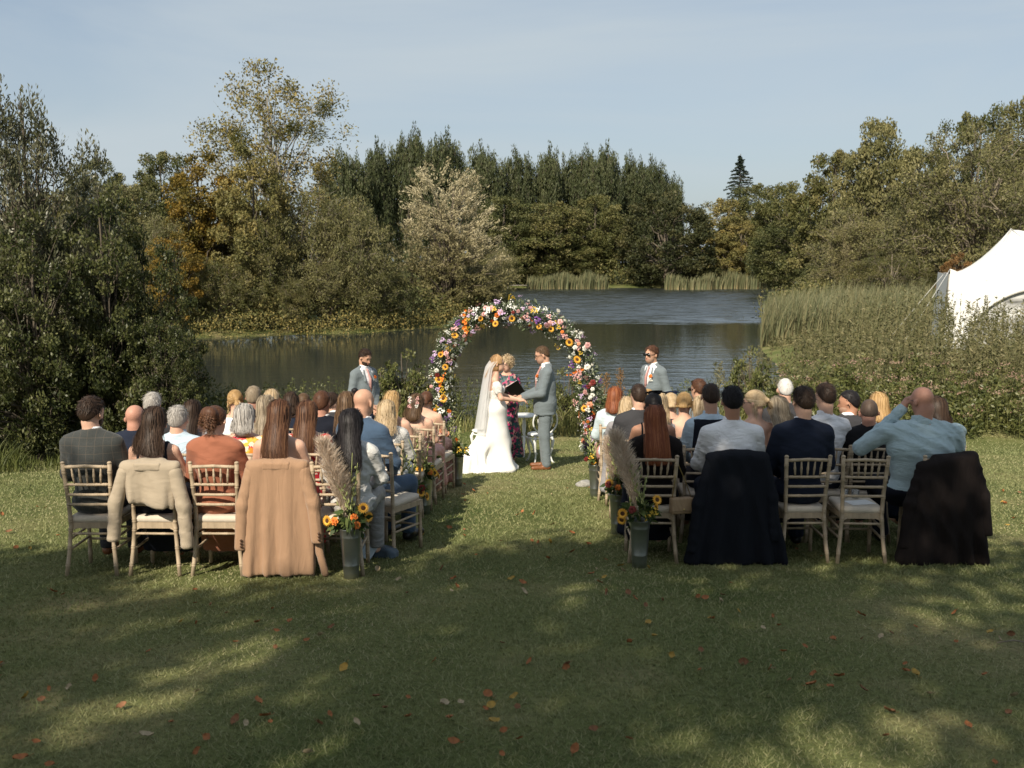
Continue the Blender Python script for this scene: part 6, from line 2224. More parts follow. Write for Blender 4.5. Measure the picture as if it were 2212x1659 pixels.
    if sm is not None:
        for i in (0, 1):
            a, t = J['an'][i], J['toe'][i]
            V, Q = skin([rc(a + A(0, -.035, -.050), t + A(0, .015, .0), .041, .032, k=.03), rc(a + A(0, 0, .01), a + A(0, 0, -.03), .048, .046, k=.03)], .011,
                        lambda F, X, Y, Z: np.maximum(F, .004 - Z + 0 * X))
            link('shoe', mesh_np('shoe', V, Q, mat=sm), o)


def person(label, loc, rz, spec, seed, group=None, h=.016):
    o = empty('person', loc, rz, label, 'person', group)
    f = spec.get('f', False)
    J = spec['J']
    if 'mod' in spec:
        spec['mod'](J)
    M = rotm(R(spec.get('yaw', 0)), R(spec.get('pitch', 8)), R(spec.get('roll', 0)))
    P = body_prims(J, M, hand_pose=spec.get('hands'))
    V, Q = skin(P, spec.get('bh', h))
    link('body', mesh_np('body', V, Q, mat=spec.get('skin', SK_FAIR)), o)
    dress_up(o, J, P, spec, h, seed)
    if spec.get('hair'):
        V, F, T = hair(spec['hair'], seed, spec.get('L', .30), f, 1.0 if h < .0135 else (.50 if h < .0165 else .26))
        link('hair', mesh_np('hair', to_head(V, J, M), F, attr={'tint': T}, mat=spec['hm']), o)
    if spec.get('face') or spec.get('glasses') or spec.get('beard'):
        features(J, M, o, beard=spec.get('beard'), glasses=spec.get('glasses'), seed=seed)
    return o, J, M
# ---------------------------------------------------------------- seated guests and their chairs
GUESTS = 'seated wedding guests'
MAN = dict(hair='short', hm=H_DARK, top='jacket', tm=C_NAVY, bm=C_NAVY, shoe=LEATHER_BK)
WOM = dict(f=True, hair='long', hm=H_BROWN, top='strapless', tm=C_NAVY, bm=C_NAVY, bottom='skirt')
LROW = [7.65, 8.52, 9.45, 10.35, 11.25, 12.15]
RROW = [8.12, 8.98, 9.83, 10.68, 11.53]


def S(base, **kw):
    d = dict(base); d.update(kw); return d


def fist(J):
    J['eb'][0] = J['sh'][0] + A(-.16, .14, -.16)
    J['wr'][0] = J['hd'] + A(-.125, .06, -.075)


# (row y, head px, head py, chair px or None, spec, label, chair label)
G = [
    # left block, back row
    (LROW[0], 196, 888, 190, S(MAN, tm=C_TWEED, bm=C_CHAR, yaw=-22, beard=H_DARK, shoe=LEATHER_BR, roll=3), 'man with brown hair and beard in a dark checked tweed jacket'),
    (LROW[0], 331, 912, 330, S(WOM, hm=H_DARK, hair='wavy', L=.235, top='strappy', tm=C_NAVY2, bm=C_NAVY2, w=.98), 'woman with dark wavy hair and a bare back under navy straps'),
    (LROW[0], 463, 905, 465, S(WOM, hm=H_REDBR, hair='curlyup', top='jacket', tm=C_RUST, bm=C_RUST, yaw=-18), 'woman in a rust jacket with messy curly pinned up hair'),
    (LROW[0], 602, 897, 600, S(WOM, hm=H_REDBR, L=.34, top='halter', tm=C_RED, bm=C_RED, seedx=4), 'woman with long straight dark hair, bare shoulders and a red halter top'),
    (LROW[0], 758, 917, 724, S(WOM, hm=H_BLACK, hair='wavy', L=.33, top='blouse', tm=C_SATIN, bm=C_GREYSATIN, bottom='trousers', yaw=-10, roll=-6), 'woman with wavy black hair in an ivory satin blouse'),
    # left block, second row
    (LROW[1], 289, 900, None, S(MAN, hair='ring', hm=H_STUB, tm=C_NAVY, skin=SK_RUDDY), 'bald man in a navy jacket behind the woman with navy straps'),
    (LROW[1], 382, 904, None, S(MAN, hm=H_GREY, hair='short', top='shirt', tm=C_PALEBLUE, bm=C_CHAR), 'grey haired man in a pale blue shirt'),
    (LROW[1], 526, 902, None, S(WOM, hm=H_GREY, hair='bob', L=.12, top='tee', tm=C_FLORAL, bm=C_FLORAL, w=1.12), 'grey haired woman in an orange and red floral top'),
    (LROW[1], 662, 895, None, S(WOM, hm=H_REDBR, L=.32, top='tee', tm=C_REDDRESS, bm=C_REDDRESS), 'woman with long brown hair next to the pampas plume'),
    (LROW[1] - .08, 797, 866, 836, S(MAN, hair='ring', hm=H_STUB, tm=C_BLUE, bm=C_BLUE, skin=SK_WARM, w=1.12, yaw=-6), 'broad bald man in a blue suit on the aisle'),
    # left block, third row
    (LROW[2], 328, 872, None, S(MAN, hm=H_GREY, tm=C_CHAR, skin=SK_RUDDY), 'man with curly grey hair behind the bald man in navy'),
    (LROW[2], 413, 890, None, S(WOM, hm=H_DARK, L=.26, top='tee', tm=C_GREYTOP, bm=C_GREYTOP), 'woman with straight dark hair beside the man in pale blue'),
    (LROW[2], 573, 880, None, S(WOM, hm=H_ASH, L=.28, top='tee', tm=C_GREYTOP, bm=C_GREYTOP), 'woman with long ash blonde hair behind the floral top'),
    (LROW[2], 695, 868, None, S(MAN, hm=H_REDBR, hair='thin', tm=C_NAVY2, yaw=-14, skin=SK_RUDDY), 'man with cropped reddish hair in a dark suit and white collar'),
    (LROW[2], 748, 872, None, S(WOM, hm=H_BROWN, L=.26, top='tee', tm=C_GREYTOP, bm=C_GREYTOP), 'woman with shoulder length brown hair left of the bald man in blue'),
    (LROW[2], 834, 890, None, S(WOM, hm=H_BLOND, hair='curls', L=.20, top='blouse', tm=C_SATIN, bm=C_SATIN), 'woman with curly pale blonde hair right of the bald man in blue'),
    # left block, fourth to sixth rows
    (LROW[3], 506, 862, None, S(WOM, hm=H_GOLD, hair='pony', L=.16, top='tee', tm=C_WHITE, bm=C_NAVY, yaw=25), 'woman with smooth golden brown hair tied back'),
    (LROW[3], 547, 855, None, S(MAN, hm=H_ASH, hair='thin', tm=C_CHAR, skin=SK_RUDDY), 'man with thinning fair hair behind the grey haired woman'),
    (LROW[3], 850, 868, 880, S(WOM, hm=H_GOLD, L=.24, top='strapless', tm=C_SEQUIN, bm=C_NAVY2), 'woman with long golden hair and bare shoulders in black sequins'),
    (LROW[4], 586, 862, None, S(WOM, hm=H_BLOND, hair='bob', L=.10, top='tee', tm=C_WHITE, bm=C_NAVY), 'woman with short blonde hair in front of the ash blonde woman'),
    (LROW[4], 628, 868, None, S(WOM, hm=H_DARK, hair='curls', L=.12, top='tee', tm=C_NAVY, bm=C_NAVY), 'woman with dark curly hair left of the cropped reddish head'),
    (LROW[4], 716, 868, None, S(MAN, hm=H_DARK, tm=C_CHAR, yaw=-40, glasses='thin'), 'dark haired man with glasses right of the cropped reddish head'),
    (LROW[5], 768, 860, None, S(WOM, hm=H_BLACK, hair='bun', top='tee', tm=C_NAVY, bm=C_NAVY), 'woman with a black topknot in front of the left groomsman'),
    (LROW[5], 655, 866, None, S(WOM, hm=H_BROWN, hair='updo', top='strapless', tm=C_PINK, bm=C_PINK), 'bridesmaid with brown hair in the middle of the front row'),
    (LROW[4], 902, 872, 912, S(WOM, hm=H_BROWN, hair='wavy', L=.16, top='strapless', tm=C_PINK, bm=C_PINK, flowers=True, yaw=-8), 'bridesmaid with pale flowers in her wavy brown hair'),
    (LROW[5], 924, 862, 938, S(WOM, hm=H_REDBR, hair='updo', top='strapless', tm=C_PINK, bm=C_PINK, hem=.05), 'bridesmaid in dusky pink nearest the flower arch'),
    # right block, back row
    (RROW[0], 1416, 907, 1415, S(WOM, hm=H_RED, L=.33, top='jacket', tm=C_DKBROWN, bm=C_NAVY2), 'woman with long auburn hair in a dark brown jacket'),
    (RROW[0], 1584, 836, 1590, S(MAN, hm=H_BLACK, top='shirt', tm=C_WHITE, bm=C_NAVY2, skin=SK_TAN, w=1.14), 'man with short black hair in a white shirt'),
    (RROW[0], 1737, 852, 1741, S(MAN, hm=H_DARK, tm=C_NAVY, yaw=12, w=1.05), 'dark haired man in a navy suit on a bare chair'),
    (RROW[0], 2001, 852, 2040, S(MAN, hair='ring', hm=H_STUB, top='shirt', tm=C_AQUA, bm=C_NAVY2, skin=SK_RUDDY, w=1.62, mod=fist, yaw=26, roll=-4, glasses='thin', fold=1.3,
                                 hands=[dict(d=(.35, .25, .9), up=(-.9, .1, .3), side=1, curl=1.15, mirror=1), None]), 'very broad bald man in a pale blue shirt resting his cheek on his fist'),
    # right block, second row
    (RROW[1], 1412, 872, None, S(WOM, hm=H_BLACK, hair='updo', top='strappy', tm=C_BLACK, bm=C_BLACK, skin=SK_TAN, hat='feather'), 'woman in black with a dark feather fascinator'),
    (RROW[1], 1536, 852, 1520, S(MAN, hm=H_DARK, hair='thin', top='vest', tm=C_NAVY2, bm=C_NAVY2, skin=SK_WARM), 'man in a dark waistcoat over a pale blue shirt'),
    (RROW[1], 1630, 866, None, S(WOM, hm=H_BLOND, hair='pony', L=.14, top='strapless', tm=C_PINK, bm=C_PINK, yaw=70, glasses='thin', face=True), 'blonde woman with a ponytail and glasses turned to the left'),
    (RROW[1], 1682, 884, None, S(WOM, hm=H_ASH, hair='wavy', L=.24, top='strapless', tm=C_NAVY, bm=C_NAVY, skin=SK_WARM, yaw=12), 'woman with wavy ash blonde hair left of the navy suit'),
    (RROW[1], 1784, 842, None, S(MAN, hm=H_DARK, top='shirt', tm=C_WHITE, bm=C_NAVY, yaw=22), 'dark haired man in a white shirt right of the navy suit'),
    (RROW[1], 1880, 888, 1880, S(MAN, hm=H_SHAVE, hair='buzz', tm=C_BLACK, bm=C_BLACK, skin=SK_RUDDY, pitch=22, yaw=-18), 'man with a shaved head bending forward in a black jacket'),
    (RROW[1], 2026, 884, None, S(WOM, hm=H_DARK, hair='bob', L=.16, top='tee', tm=C_NAVY, bm=C_NAVY), 'woman with dark hair mostly hidden behind the broad bald man'),
    # right block, third row
    (RROW[2], 1380, 852, 1370, S(MAN, hm=H_DARK, hair='thin', tm=C_CHAR, yaw=10), 'man with short greying hair in a charcoal suit'),
    (RROW[2], 1479, 868, None, S(WOM, hm=H_GOLD, hair='updo', top='strapless', tm=C_PINK, bm=C_PINK, yaw=-15), 'bridesmaid with a pinned golden updo and bare back'),
    (RROW[2], 1835, 866, None, S(MAN, hm=H_BLACK, hair='thin', tm=C_CHAR, skin=SK_TAN, yaw=68, beard=H_STUB, face=True), 'tanned man with short dark hair in profile, wearing a grey suit'),
    (RROW[2], 1900, 872, None, S(WOM, hm=H_GOLD, hair='bob', L=.16, top='tee', tm=C_NAVY, bm=C_NAVY), 'woman with smooth golden hair behind the shaved head'),
    (RROW[2], 1424, 872, None, S(WOM, hm=H_BLOND, L=.20, top='tee', tm=C_GREYTOP, bm=C_GREYTOP), 'blonde woman behind the dark feather fascinator'),
    (RROW[2], 1516, 880, None, S(WOM, hm=H_BLOND, L=.24, top='tee', tm=C_GREYTOP, bm=C_GREYTOP), 'woman with long straight blonde hair left of the waistcoat'),
    # right block, fourth and fifth rows
    (RROW[3], 1355, 880, None, S(WOM, hm=H_BLOND, hair='curls', L=.16, top='tee', tm=C_GREYTOP, bm=C_GREYTOP), 'woman with curly blonde hair beside the redhead'),
    (RROW[3], 1697, 835, None, S(MAN, hm=H_WHITE, hair='thin', tm=C_CHAR), 'white haired man behind the wavy ash blonde woman'),
    (RROW[3], 1450, 868, None, S(WOM, hm=H_BLOND, hair='updo', top='tee', tm=C_NAVY, bm=C_NAVY, hat='navy'), 'pale blonde woman with a navy fascinator'),
    (RROW[4], 1329, 856, 1330, S(WOM, hm=H_RED, hair='bob', L=.17, top='jacket', tm=C_PALEJ, bm=C_PINK, yaw=-14), 'redhead in a pale blue jacket on the aisle'),
    (RROW[4], 1509, 838, None, S(MAN, hm=H_REDBR, tm=C_GREYBLUE, skin=SK_WARM, yaw=35, glasses='sun'), 'brown haired man with dark glasses in the front row'),
    (RROW[4], 1400, 858, None, S(WOM, hm=H_GOLD, hair='updo', top='tee', tm=C_NAVY, bm=C_NAVY), 'golden haired woman in the front row beside the charcoal suit'),
]
CHAIR_OF = {}
for i, (row, px, py, cpx, spec, lab) in enumerate(G):
    py += 3
    hp = at(px, py, row - 0.05)
    gz = lawn_z(row)
    if cpx is not None:
        cx = at(cpx, 1000, row - 0.2).x
    else:
        cx = hp.x
    back = row in (LROW[0], RROW[0])
    h = 0.0128 if back else (0.0160 if row in (LROW[1], LROW[1] - .08, RROW[1]) else 0.0245)
    rz = 0.0
    if i == 9:
        rz = R(-30)
    if i in (18, 24, 25):
        rz = R(-10)
    spec = dict(spec)
    spec['bh'] = .0190 if back else (.0215 if row in (LROW[1], LROW[1] - .08, RROW[1]) and not spec.get('face') else (.019 if spec.get('face') else .0275))
    if spec.get('hair') == 'ring':
        spec['hair'] = None
        spec['bh'] = .0135
    spec['J'] = sit_joints(w=spec.get('w', 1.0), f=spec.get('f', False), hz=hp.z - gz, lean=-.06)
    if row not in (LROW[0], LROW[1], LROW[1] - .08, RROW[0]):
        spec['shoe'] = None
    fw = .075 + .10 * (spec.get('w', 1.0) - 1)        # sit clear of the chair back
    c = chair((cx, row, gz), rz + R(2.0 * math.sin(5 * i)), ('limed chair under the ' + lab) if len(lab.split()) < 13 else 'limed chair under the ' + ' '.join(lab.split()[:12]).rstrip(' and'))
    o, J, M = person(lab, (hp.x, row + fw, gz - .09 * 0), rz, spec, 100 + i, GUESTS, h)
    CHAIR_OF[i] = c
    if i == 29:        # shirt cuff at the raised wrist
        e_, w_ = J['eb'][0], J['wr'][0]
        V, Q = skin([rc(e_ + (w_ - e_) * .84, e_ + (w_ - e_) * .97, .047, .045, k=.01)], .009)
        link('cuff', mesh_np('cuff', V, Q, mat=C_AQUA), o)
    if spec.get('flowers'):
        for k in range(9):
            q = J['hd'] + M @ A(.05 * math.cos(2.1 * k), -.112 - .01 * math.sin(k), .02 + .05 * math.sin(1.3 * k))
            flower('white_spray' if k % 2 else 'pink_spray', o, Vector(q), (math.cos(2.1 * k) * .4, -1, .2), 0.5, k)
    if spec.get('hat'):
        hm = C_BLACK if spec['hat'] == 'feather' else cloth('navy_straw', (0.018, 0.028, 0.060), 0.6)
        g = np.random.default_rng(400 + i)
        n = 60
        s = np.linspace(0, 1, 7)[None, :]
        a = (g.random((n, 1)) - .5) * 2.4
        c0 = J['hd'] + M @ A(.03, .0, .105)
        PP = np.stack([c0[0] + .11 * np.sin(a) * s + 0.02 * np.sin(6 * s + 9 * a), c0[1] - .05 * s * np.cos(3 * a), c0[2] + .07 * np.cos(a) * s - .05 * s ** 2 + 0 * a], -1)
        V, F = tubes_np(PP, .006 * np.sin(np.pi * (0.1 + .85 * s)) * np.ones((n, 1)), 3)
        hat = empty('fascinator', o.location, rz, ('dark feather fascinator on the woman in black' if spec['hat'] == 'feather' else 'navy fascinator on the pale blonde woman'), 'hat')
        link('feathers', mesh_np('feathers', V, F, mat=hm), hat)['kind'] = 'stuff'
        V, Q = skin([Prim('el', .02, 'u', '', c=c0.astype(np.float32), r=A(.045, .045, .014), M=None)], .01)
        link('hat_base', mesh_np('hat_base', V, Q, mat=hm), hat)

# empty chair with an order of service and two glasses on it
ex = at(1868, 1000, RROW[0] - .2).x
ez = lawn_z(RROW[0])
EMPTY_CHAIR = chair((ex, RROW[0] - .02, ez), R(-3), 'empty limed wood chair with a leaflet on its seat')
PAPER = mat('white_paper', (0.74, 0.74, 0.73), 0.8, 0.05, 9.0)
o = tag(link('leaflet', MB().box((0, 0, 0), (.105, .074, .0015), Matrix.Rotation(.0, 3, 'Z')).mesh('leaflet', PAPER, False)), 'white order of service leaflet lying on the empty chair', 'leaflet')
o.location = (ex + .02, RROW[0] - .06, ez + .4845); o.rotation_euler = (0, 0, .25)
GLASS_M, nt, b = nodes_of('clear_glass')
b.inputs['Base Color'].default_value = (0.85, 0.87, 0.86, 1); b.inputs['Roughness'].default_value = 0.05; b.inputs['Transmission Weight'].default_value = 0.85; b.inputs['IOR'].default_value = 1.45
gm = MB().lathe([(.028, 0), (.034, .07), (.031, .07), (.025, .008), (.0, .008)], 16, cap=False).mesh('tumbler', GLASS_M)
for k, (dx, dy) in enumerate(((-.055, .10), (.035, .09))):
    o = tag(link('tumbler', gm), ['glass tumbler at the left on the empty chair', 'glass tumbler at the right on the empty chair'][k], 'glass', 'tumblers on the empty chair')
    o.location = (ex + dx, RROW[0] + dy, ez + .483)

# ---------------------------------------------------------------- coats, bags and small things
BTN = MB().lathe([(.0, .004), (.009, .004), (.0105, 0), (.009, -.003), (0, -.003)], 10, cap=False).mesh('cuff_button', mat('brown_button', (0.07, 0.035, 0.02), 0.4))
BTN.transform(Matrix.Rotation(R(90), 4, 'X'))
coat(CHAIR_OF[3], 'long camel coat draped over the back of the fourth chair', C_CAMEL, top=.925, hem=.03, w_top=.190, w_bot=.255, sleeves=((-1, .24, .285), (1, .29, .30)),
     extra=[rc((.20, -.24, .70), (.345, -.262, .05), .028, .03, k=.03)], fold=.005, cuff=BTN, seed=1.0,
     post=lambda F, X, Y, Z: np.maximum(F, -np.maximum(np.maximum(np.abs(X - .262 - .02 * (.5 - Z)) - .006, Z - .55), -.23 - .0 * Z - Y - .2 + 0 * X)))
coat(CHAIR_OF[1], 'short khaki jacket slung over the back of the second chair', C_KHAKI, top=.918, hem=.575, w_top=.185, w_bot=.165, sleeves=((-1, .30, .285), (1, .25, .285)), hem_tilt=-.03, fold=.007, seed=2.2, sl_r=.052)
coat(CHAIR_OF[27], 'long navy black coat over the chair of the man in the white shirt', C_COAT, top=.935, hem=.02, w_top=.205, w_bot=.40, sleeves=((-1, .12, .36), (1, .22, .30)), fold=.010, seed=3.1, dep=.034)
coat(CHAIR_OF[29], 'dark brown coat sagging from the chair of the broad bald man', C_DKBROWN, top=.90, hem=.02, w_top=.20, w_bot=.33, tilt=.045, sleeves=((1, .26, .33), (-1, .16, .34)), fold=.012, seed=4.4,
     extra=[rc((-.19, -.26, .70), (-.34, -.27, .08), .06, .06, k=.06), rc((.21, -.24, .80), (.34, -.20, .15), .035, .05, k=.06)], dep=.036)


def handbag():
    c = CHAIR_OF[26]
    L = c.location
    o = empty('handbag', (L.x + .215, L.y - .225, L.z + .50), R(12), 'small ribbed tan handbag hanging by a chain from the auburn woman’s chair'.replace('’', "'"), 'handbag')
    m = mat('tan_leather', (0.33, 0.225, 0.135), 0.5, 0.12, 18.0, bump=0.1)
    V, Q = skin([bx((0, 0, 0), (.085, .022, .055), .012)], .009, lambda F, X, Y, Z: F - .0)
    link('bag_body', mesh_np('bag_body', V, Q, mat=m), o)
    V, Q = skin([bx((0, -.030, .012), (.088, .006, .050), .007)], .006, lambda F, X, Y, Z: F + .004 * np.abs(np.sin(95 * (X + .35 * Z))))
    link('flap', mesh_np('flap', V, Q, mat=m), o)
    MB().lathe([(0, .004), (.009, .004), (.009, 0)], 10, (0, 0, 0)).build('clasp', mat('brass', (0.6, 0.45, 0.2), 0.3, metal=1.0), o).matrix_local = Matrix.Translation((0.01, -.042, -.025)) @ Matrix.Rotation(R(90), 4, 'X')
    mb = MB()
    mb.tube([(-.08, 0, .06), (-.06, .0, .20), (-.045, 0.0, .34), (-.04, .005, .395), (-.03, .012, .34), (.03, .0, .20), (.085, 0, .06)], .004, 6)
    mb.build('chain', mat('brass', (0.6, 0.45, 0.2), 0.3, metal=1.0), o)


handbag()
q = gp(792, 1208)
V, Q = skin([bx((0, 0, .04), (.10, .045, .030), .02), bx((.09, .0, .03), (.05, .035, .018), .012, k=.04)], .010, lambda F, X, Y, Z: F + folds(X, Y, Z, .010, 45, 1.0, (1, .6, .4)))
o = tag(link('clutch_bag', mesh_np('clutch_bag', V, Q, mat=cloth('slate_blue_cloth', (0.075, 0.105, 0.135), 0.6))), 'slate blue soft bag lying on the grass beside the aisle chair', 'bag')
o.location = (q.x + .10, q.y + .12, lawn_z(q.y + .12) - .004); o.rotation_euler = (0, 0, -.3)
V = []
mb = MB()
mb.box((0, 0, .10), (.055, .0015, .10), Matrix.Rotation(-.25, 3, 'X') @ Matrix.Rotation(.35, 3, 'Y'))
mb.box((.03, -.02, .095), (.05, .0015, .095), Matrix.Rotation(-.3, 3, 'X') @ Matrix.Rotation(.6, 3, 'Y'))
o = tag(link('service_sheet', mb.mesh('service_sheet', mat('pale_blue_card', (0.42, 0.49, 0.53), 0.7), False)), 'folded pale blue service sheet leaning by the slate blue bag', 'leaflet')
o.location = (q.x + .0, q.y + .02, lawn_z(q.y)); o.rotation_euler = (0, 0, .2)
# ---------------------------------------------------------------- bride, groom, celebrant and the two groomsmen
def lawn_at(px, py):
    return gp(px, py)


# groom, facing the bride (towards -X)
def groom_mod(J):
    J['eb'] = [A(-.235, .075, 1.15), A(.235, .09, 1.15)]
    J['wr'] = [A(-.06, .335, 1.075), A(.05, .345, 1.07)]
    J['hd'] = J['hd'] + A(0, .02, -.005)


gx_, gy_ = 0.49, 14.45
gspec = dict(J=stand_joints(1.84), mod=groom_mod, sit=False, hair='thin', hm=H_BROWN, top='jacket', tm=C_GREYBLUE, bm=C_GREYBLUE, shoe=LEATHER_BR, pitch=20, yaw=4, face=True, beard=H_STUB, glasses='thin', skin=SK_WARM,
             hands=[dict(d=(.15, 1, -.12), up=(0, .2, 1), side=1, curl=.55, mirror=1), dict(d=(-.15, 1, -.12), up=(0, .2, 1), side=1, curl=.55, mirror=-1)])
groom, GJ, GM = person('groom in a grey-blue suit and brown shoes holding the hands of the bride', (gx_, gy_, lawn_z(gy_)), R(93), gspec, 301, None, .0112)


def lapels(o, J, tie_m, flower_side=-1):
    """shirt front, lapels and tie on the chest of a standing man"""
    nk, ch, mid = J['nk'], J['ch'], J['mid']
    P = body_prims(J, np.eye(3))
    zb = mid[2] + .03
    V, Q = skin([p.infl(.011) for p in pick(P, 'torso')] + [el(nk + A(0, .004, .030), (.062, .064, .034), k=.02)], .010,
                lambda F, X, Y, Z: np.maximum(np.maximum(F, -.0 - Y), zb - .03 - Z + 0 * X))
    link('shirt_front', mesh_np('shirt_front', V, Q, mat=C_WHITE), o)
    fy = ch[1] + .115 + .012
    mb = MB()
    mb.tube([(0, nk[1] + .072, nk[2] + .012), (0, nk[1] + .088, nk[2] - .02), (0, fy + .018, ch[2] + .06), (0, fy + .016, zb + .0)], [.017, .012, .019, .022], 6)
    mb.build('tie', tie_m, o)
    for sx in (-1, 1):
        V, Q = skin([rc((sx * .062, nk[1] + .060, nk[2] + .0), (sx * .085, fy - .004, ch[2] + .035), .012, .020, k=.01), rc((sx * .085, fy - .004, ch[2] + .035), (sx * .012, fy + .012, zb + .015), .020, .010, k=.01)], .008)
        link('lapel', mesh_np('lapel', V, Q, mat=C_GREYBLUE), o)
    f = flower('orange_rose', o, (flower_side * .095, ch[1] + .130, ch[2] + .075), (flower_side * .3, 1, .35), 0.85)
    for k in range(3):
        flower('white_spray', o, (flower_side * (.095 + .02 * (k - 1)), ch[1] + .128, ch[2] + .045 - .01 * k), (flower_side * .3, 1, 0), 0.6, k)


TIE = cloth('dusky_pink_tie', (0.46, 0.25, 0.23), 0.5)
lapels(groom, GJ, TIE)


# bride, facing the groom (+X)
def bride_mod(J):
    J['eb'] = [A(-.205, .085, 1.085), A(.205, .07, 1.085)]
    J['wr'] = [A(-.06, .325, 1.035), A(.04, .33, 1.03)]


H_BRIDE = hair_mat('strawberry_blonde_hair', (0.260, 0.140, 0.062), (0.430, 0.255, 0.120), (0.580, 0.390, 0.215))
bx_, by_ = -0.235, 14.25
BJ = stand_joints(1.70, f=True)
bspec = dict(f=True, J=BJ, mod=bride_mod, sit=False, hair='long', hm=H_BRIDE, L=.22, pitch=4, yaw=-6, face=True, skin=SK_FAIR,
             hands=[dict(d=(.1, 1, 0.0), up=(0, 0, 1), side=1, curl=.5, mirror=1), dict(d=(-.1, 1, 0.0), up=(0, 0, 1), side=1, curl=.5, mirror=-1)])
bride, BJ, BM = person('bride in a white gown with lace off the shoulder sleeves and a long veil', (bx_, by_, lawn_z(by_)), R(-88), bspec, 302, None, .0112)
BP = body_prims(BJ, BM)
zt = BJ['sh'][0][2] - .135


def gown_post(F, X, Y, Z):
    a = np.arctan2(X, Y + .35)
    low = np.clip((.75 - Z) / .6, 0, 1)
    F = F + .016 * low * np.sin(13 * a + 3.0 * Z) + .006 * np.clip((1.0 - Z) / .3, 0, 1) * np.sin(9 * a + 12 * Z) + folds(X, Y, Z, .004, 34, .3, (.4, .8, .6)) + .003 * np.sin(28 * X + 21 * Y) * low
    F = np.maximum(F, Z - (zt + .03 * np.clip(Y / .1, -1, 1)) + 0 * X)
    slope = 0.09 * (X * 1.0)              # the lawn falls away under the hem
    return np.maximum(F, .004 - Z + 0 * X)


gown = [p.infl(.010) for p in pick(BP, 'torso')] + [p.infl(.020) for p in pick(BP, 'thigh')]
gown += [rc((0, .0, .92), (0, .015, .62), .158, .152, k=.06), rc((0, .02, .62), (0, .045, .10), .150, .200, k=.06), rc((0, .05, .55), (0, .10, .42), .125, .120, k=.08),
         rc((-.06, .03, .5), (-.14, .10, .04), .12, .14, k=.08), rc((.06, .03, .5), (.16, .10, .04), .12, .14, k=.08),
         rc((0, -.08, .62), (.03, -.30, .05), .12, .14, k=.12), rc((0, -.10, .45), (.06, -.52, .02), .12, .12, k=.12), rc((.03, -.25, .10), (.20, -.62, .01), .13, .07, k=.12), rc((0, -.2, .10), (-.22, -.50, .01), .13, .08, k=.12),
         el((.04, -.36, .015), (.34, .40, .045), k=.10), el((0, .02, .02), (.27, .30, .05), k=.10)]
V, Q = skin(gown, .0125, gown_post)
link('gown', mesh_np('gown', V, Q, mat=C_GOWN), bride)
V, Q = skin([p.infl(.014) for p in pick(BP, 'torso')], .010, lambda F, X, Y, Z: np.maximum(np.maximum(F + .0015 * np.sin(120 * X) * np.sin(110 * Z), Z - (zt + .004 + .03 * np.clip(Y / .1, -1, 1))), -(Z - (BJ['pel'][2] + .06)) + 0 * X))
link('bodice', mesh_np('bodice', V, Q, mat=C_LACE), bride)
for i in (0, 1):
    s, e = BJ['sh'][i], BJ['eb'][i]
    m_ = s + (e - s) * .36
    V, Q = skin([el(m_, (.064, .070, .070), k=.03), rc(s + (e - s) * .22, s + (e - s) * .58, .052, .056, k=.03)], .0095, lambda F, X, Y, Z: F + .004 * np.sin(70 * X + 40 * Z) * np.sin(80 * Y + 50 * Z) + folds(X, Y, Z, .008, 60, 1, (.3, .3, 1)))
    link('lace_sleeve', mesh_np('lace_sleeve', V, Q, mat=C_LACE), bride)
# veil: a thin translucent net falling from the crown of the head
m, nt, b = nodes_of('veil_net')
b.inputs['Base Color'].default_value = (0.80, 0.80, 0.80, 1); b.inputs['Roughness'].default_value = 0.8
tr = N(nt, 'ShaderNodeBsdfTransparent'); tl = N(nt, 'ShaderNodeBsdfTranslucent'); tl.inputs['Color'].default_value = (0.8, 0.8, 0.8, 1)
m1 = N(nt, 'ShaderNodeMixShader'); m1.inputs['Fac'].default_value = .4
m2 = N(nt, 'ShaderNodeMixShader'); m2.inputs['Fac'].default_value = .58
nt.links.new(b.outputs['BSDF'], m1.inputs[1]); nt.links.new(tl.outputs['BSDF'], m1.inputs[2])
nt.links.new(tr.outputs['BSDF'], m2.inputs[1]); nt.links.new(m1.outputs['Shader'], m2.inputs[2])
nt.links.new(m2.outputs['Shader'], nt.nodes['Material Output'].inputs['Surface'])
VEIL = m


def veil_layer(Lz, k, seed):
    nu, nv = 34, 40
    V = []
    hd = BJ['hd']
    for j in range(nv + 1):
        v = j / nv
        for i in range(nu + 1):
            u = (i / nu - .5) * 2
            z = hd[2] + .085 - .025 * abs(u) - (Lz) * v ** 1.15 + .05 * u * u * v
            wd = .075 + .075 * min(1, v * 3) + .07 * v
            y = hd[1] - .045 - .085 * min(1, v * 6) ** .7 - .13 * v - .05 * v * (1 - u * u) + .075 * abs(u) ** 1.5
            fold = .016 * min(1, 4 * v) * math.sin(9 * u + seed + 1.2 * v)
            V.append((wd * u + .6 * fold, y + fold - k, z))
    F = [(j * (nu + 1) + i, j * (nu + 1) + i + 1, (j + 1) * (nu + 1) + i + 1, (j + 1) * (nu + 1) + i) for j in range(nv) for i in range(nu)]
    link('veil', mesh_np('veil', np.array(V), np.array(F), mat=VEIL), bride)


veil_layer(1.12, 0.0, .4)
veil_layer(1.04, .022, 2.0)


# celebrant, facing the camera, holding an open black folder
def cele_mod(J):
    J['eb'] = [A(-.215, .05, 1.08), A(.215, .05, 1.08)]
    J['wr'] = [A(-.16, .27, 1.08), A(.02, .29, 1.02)]


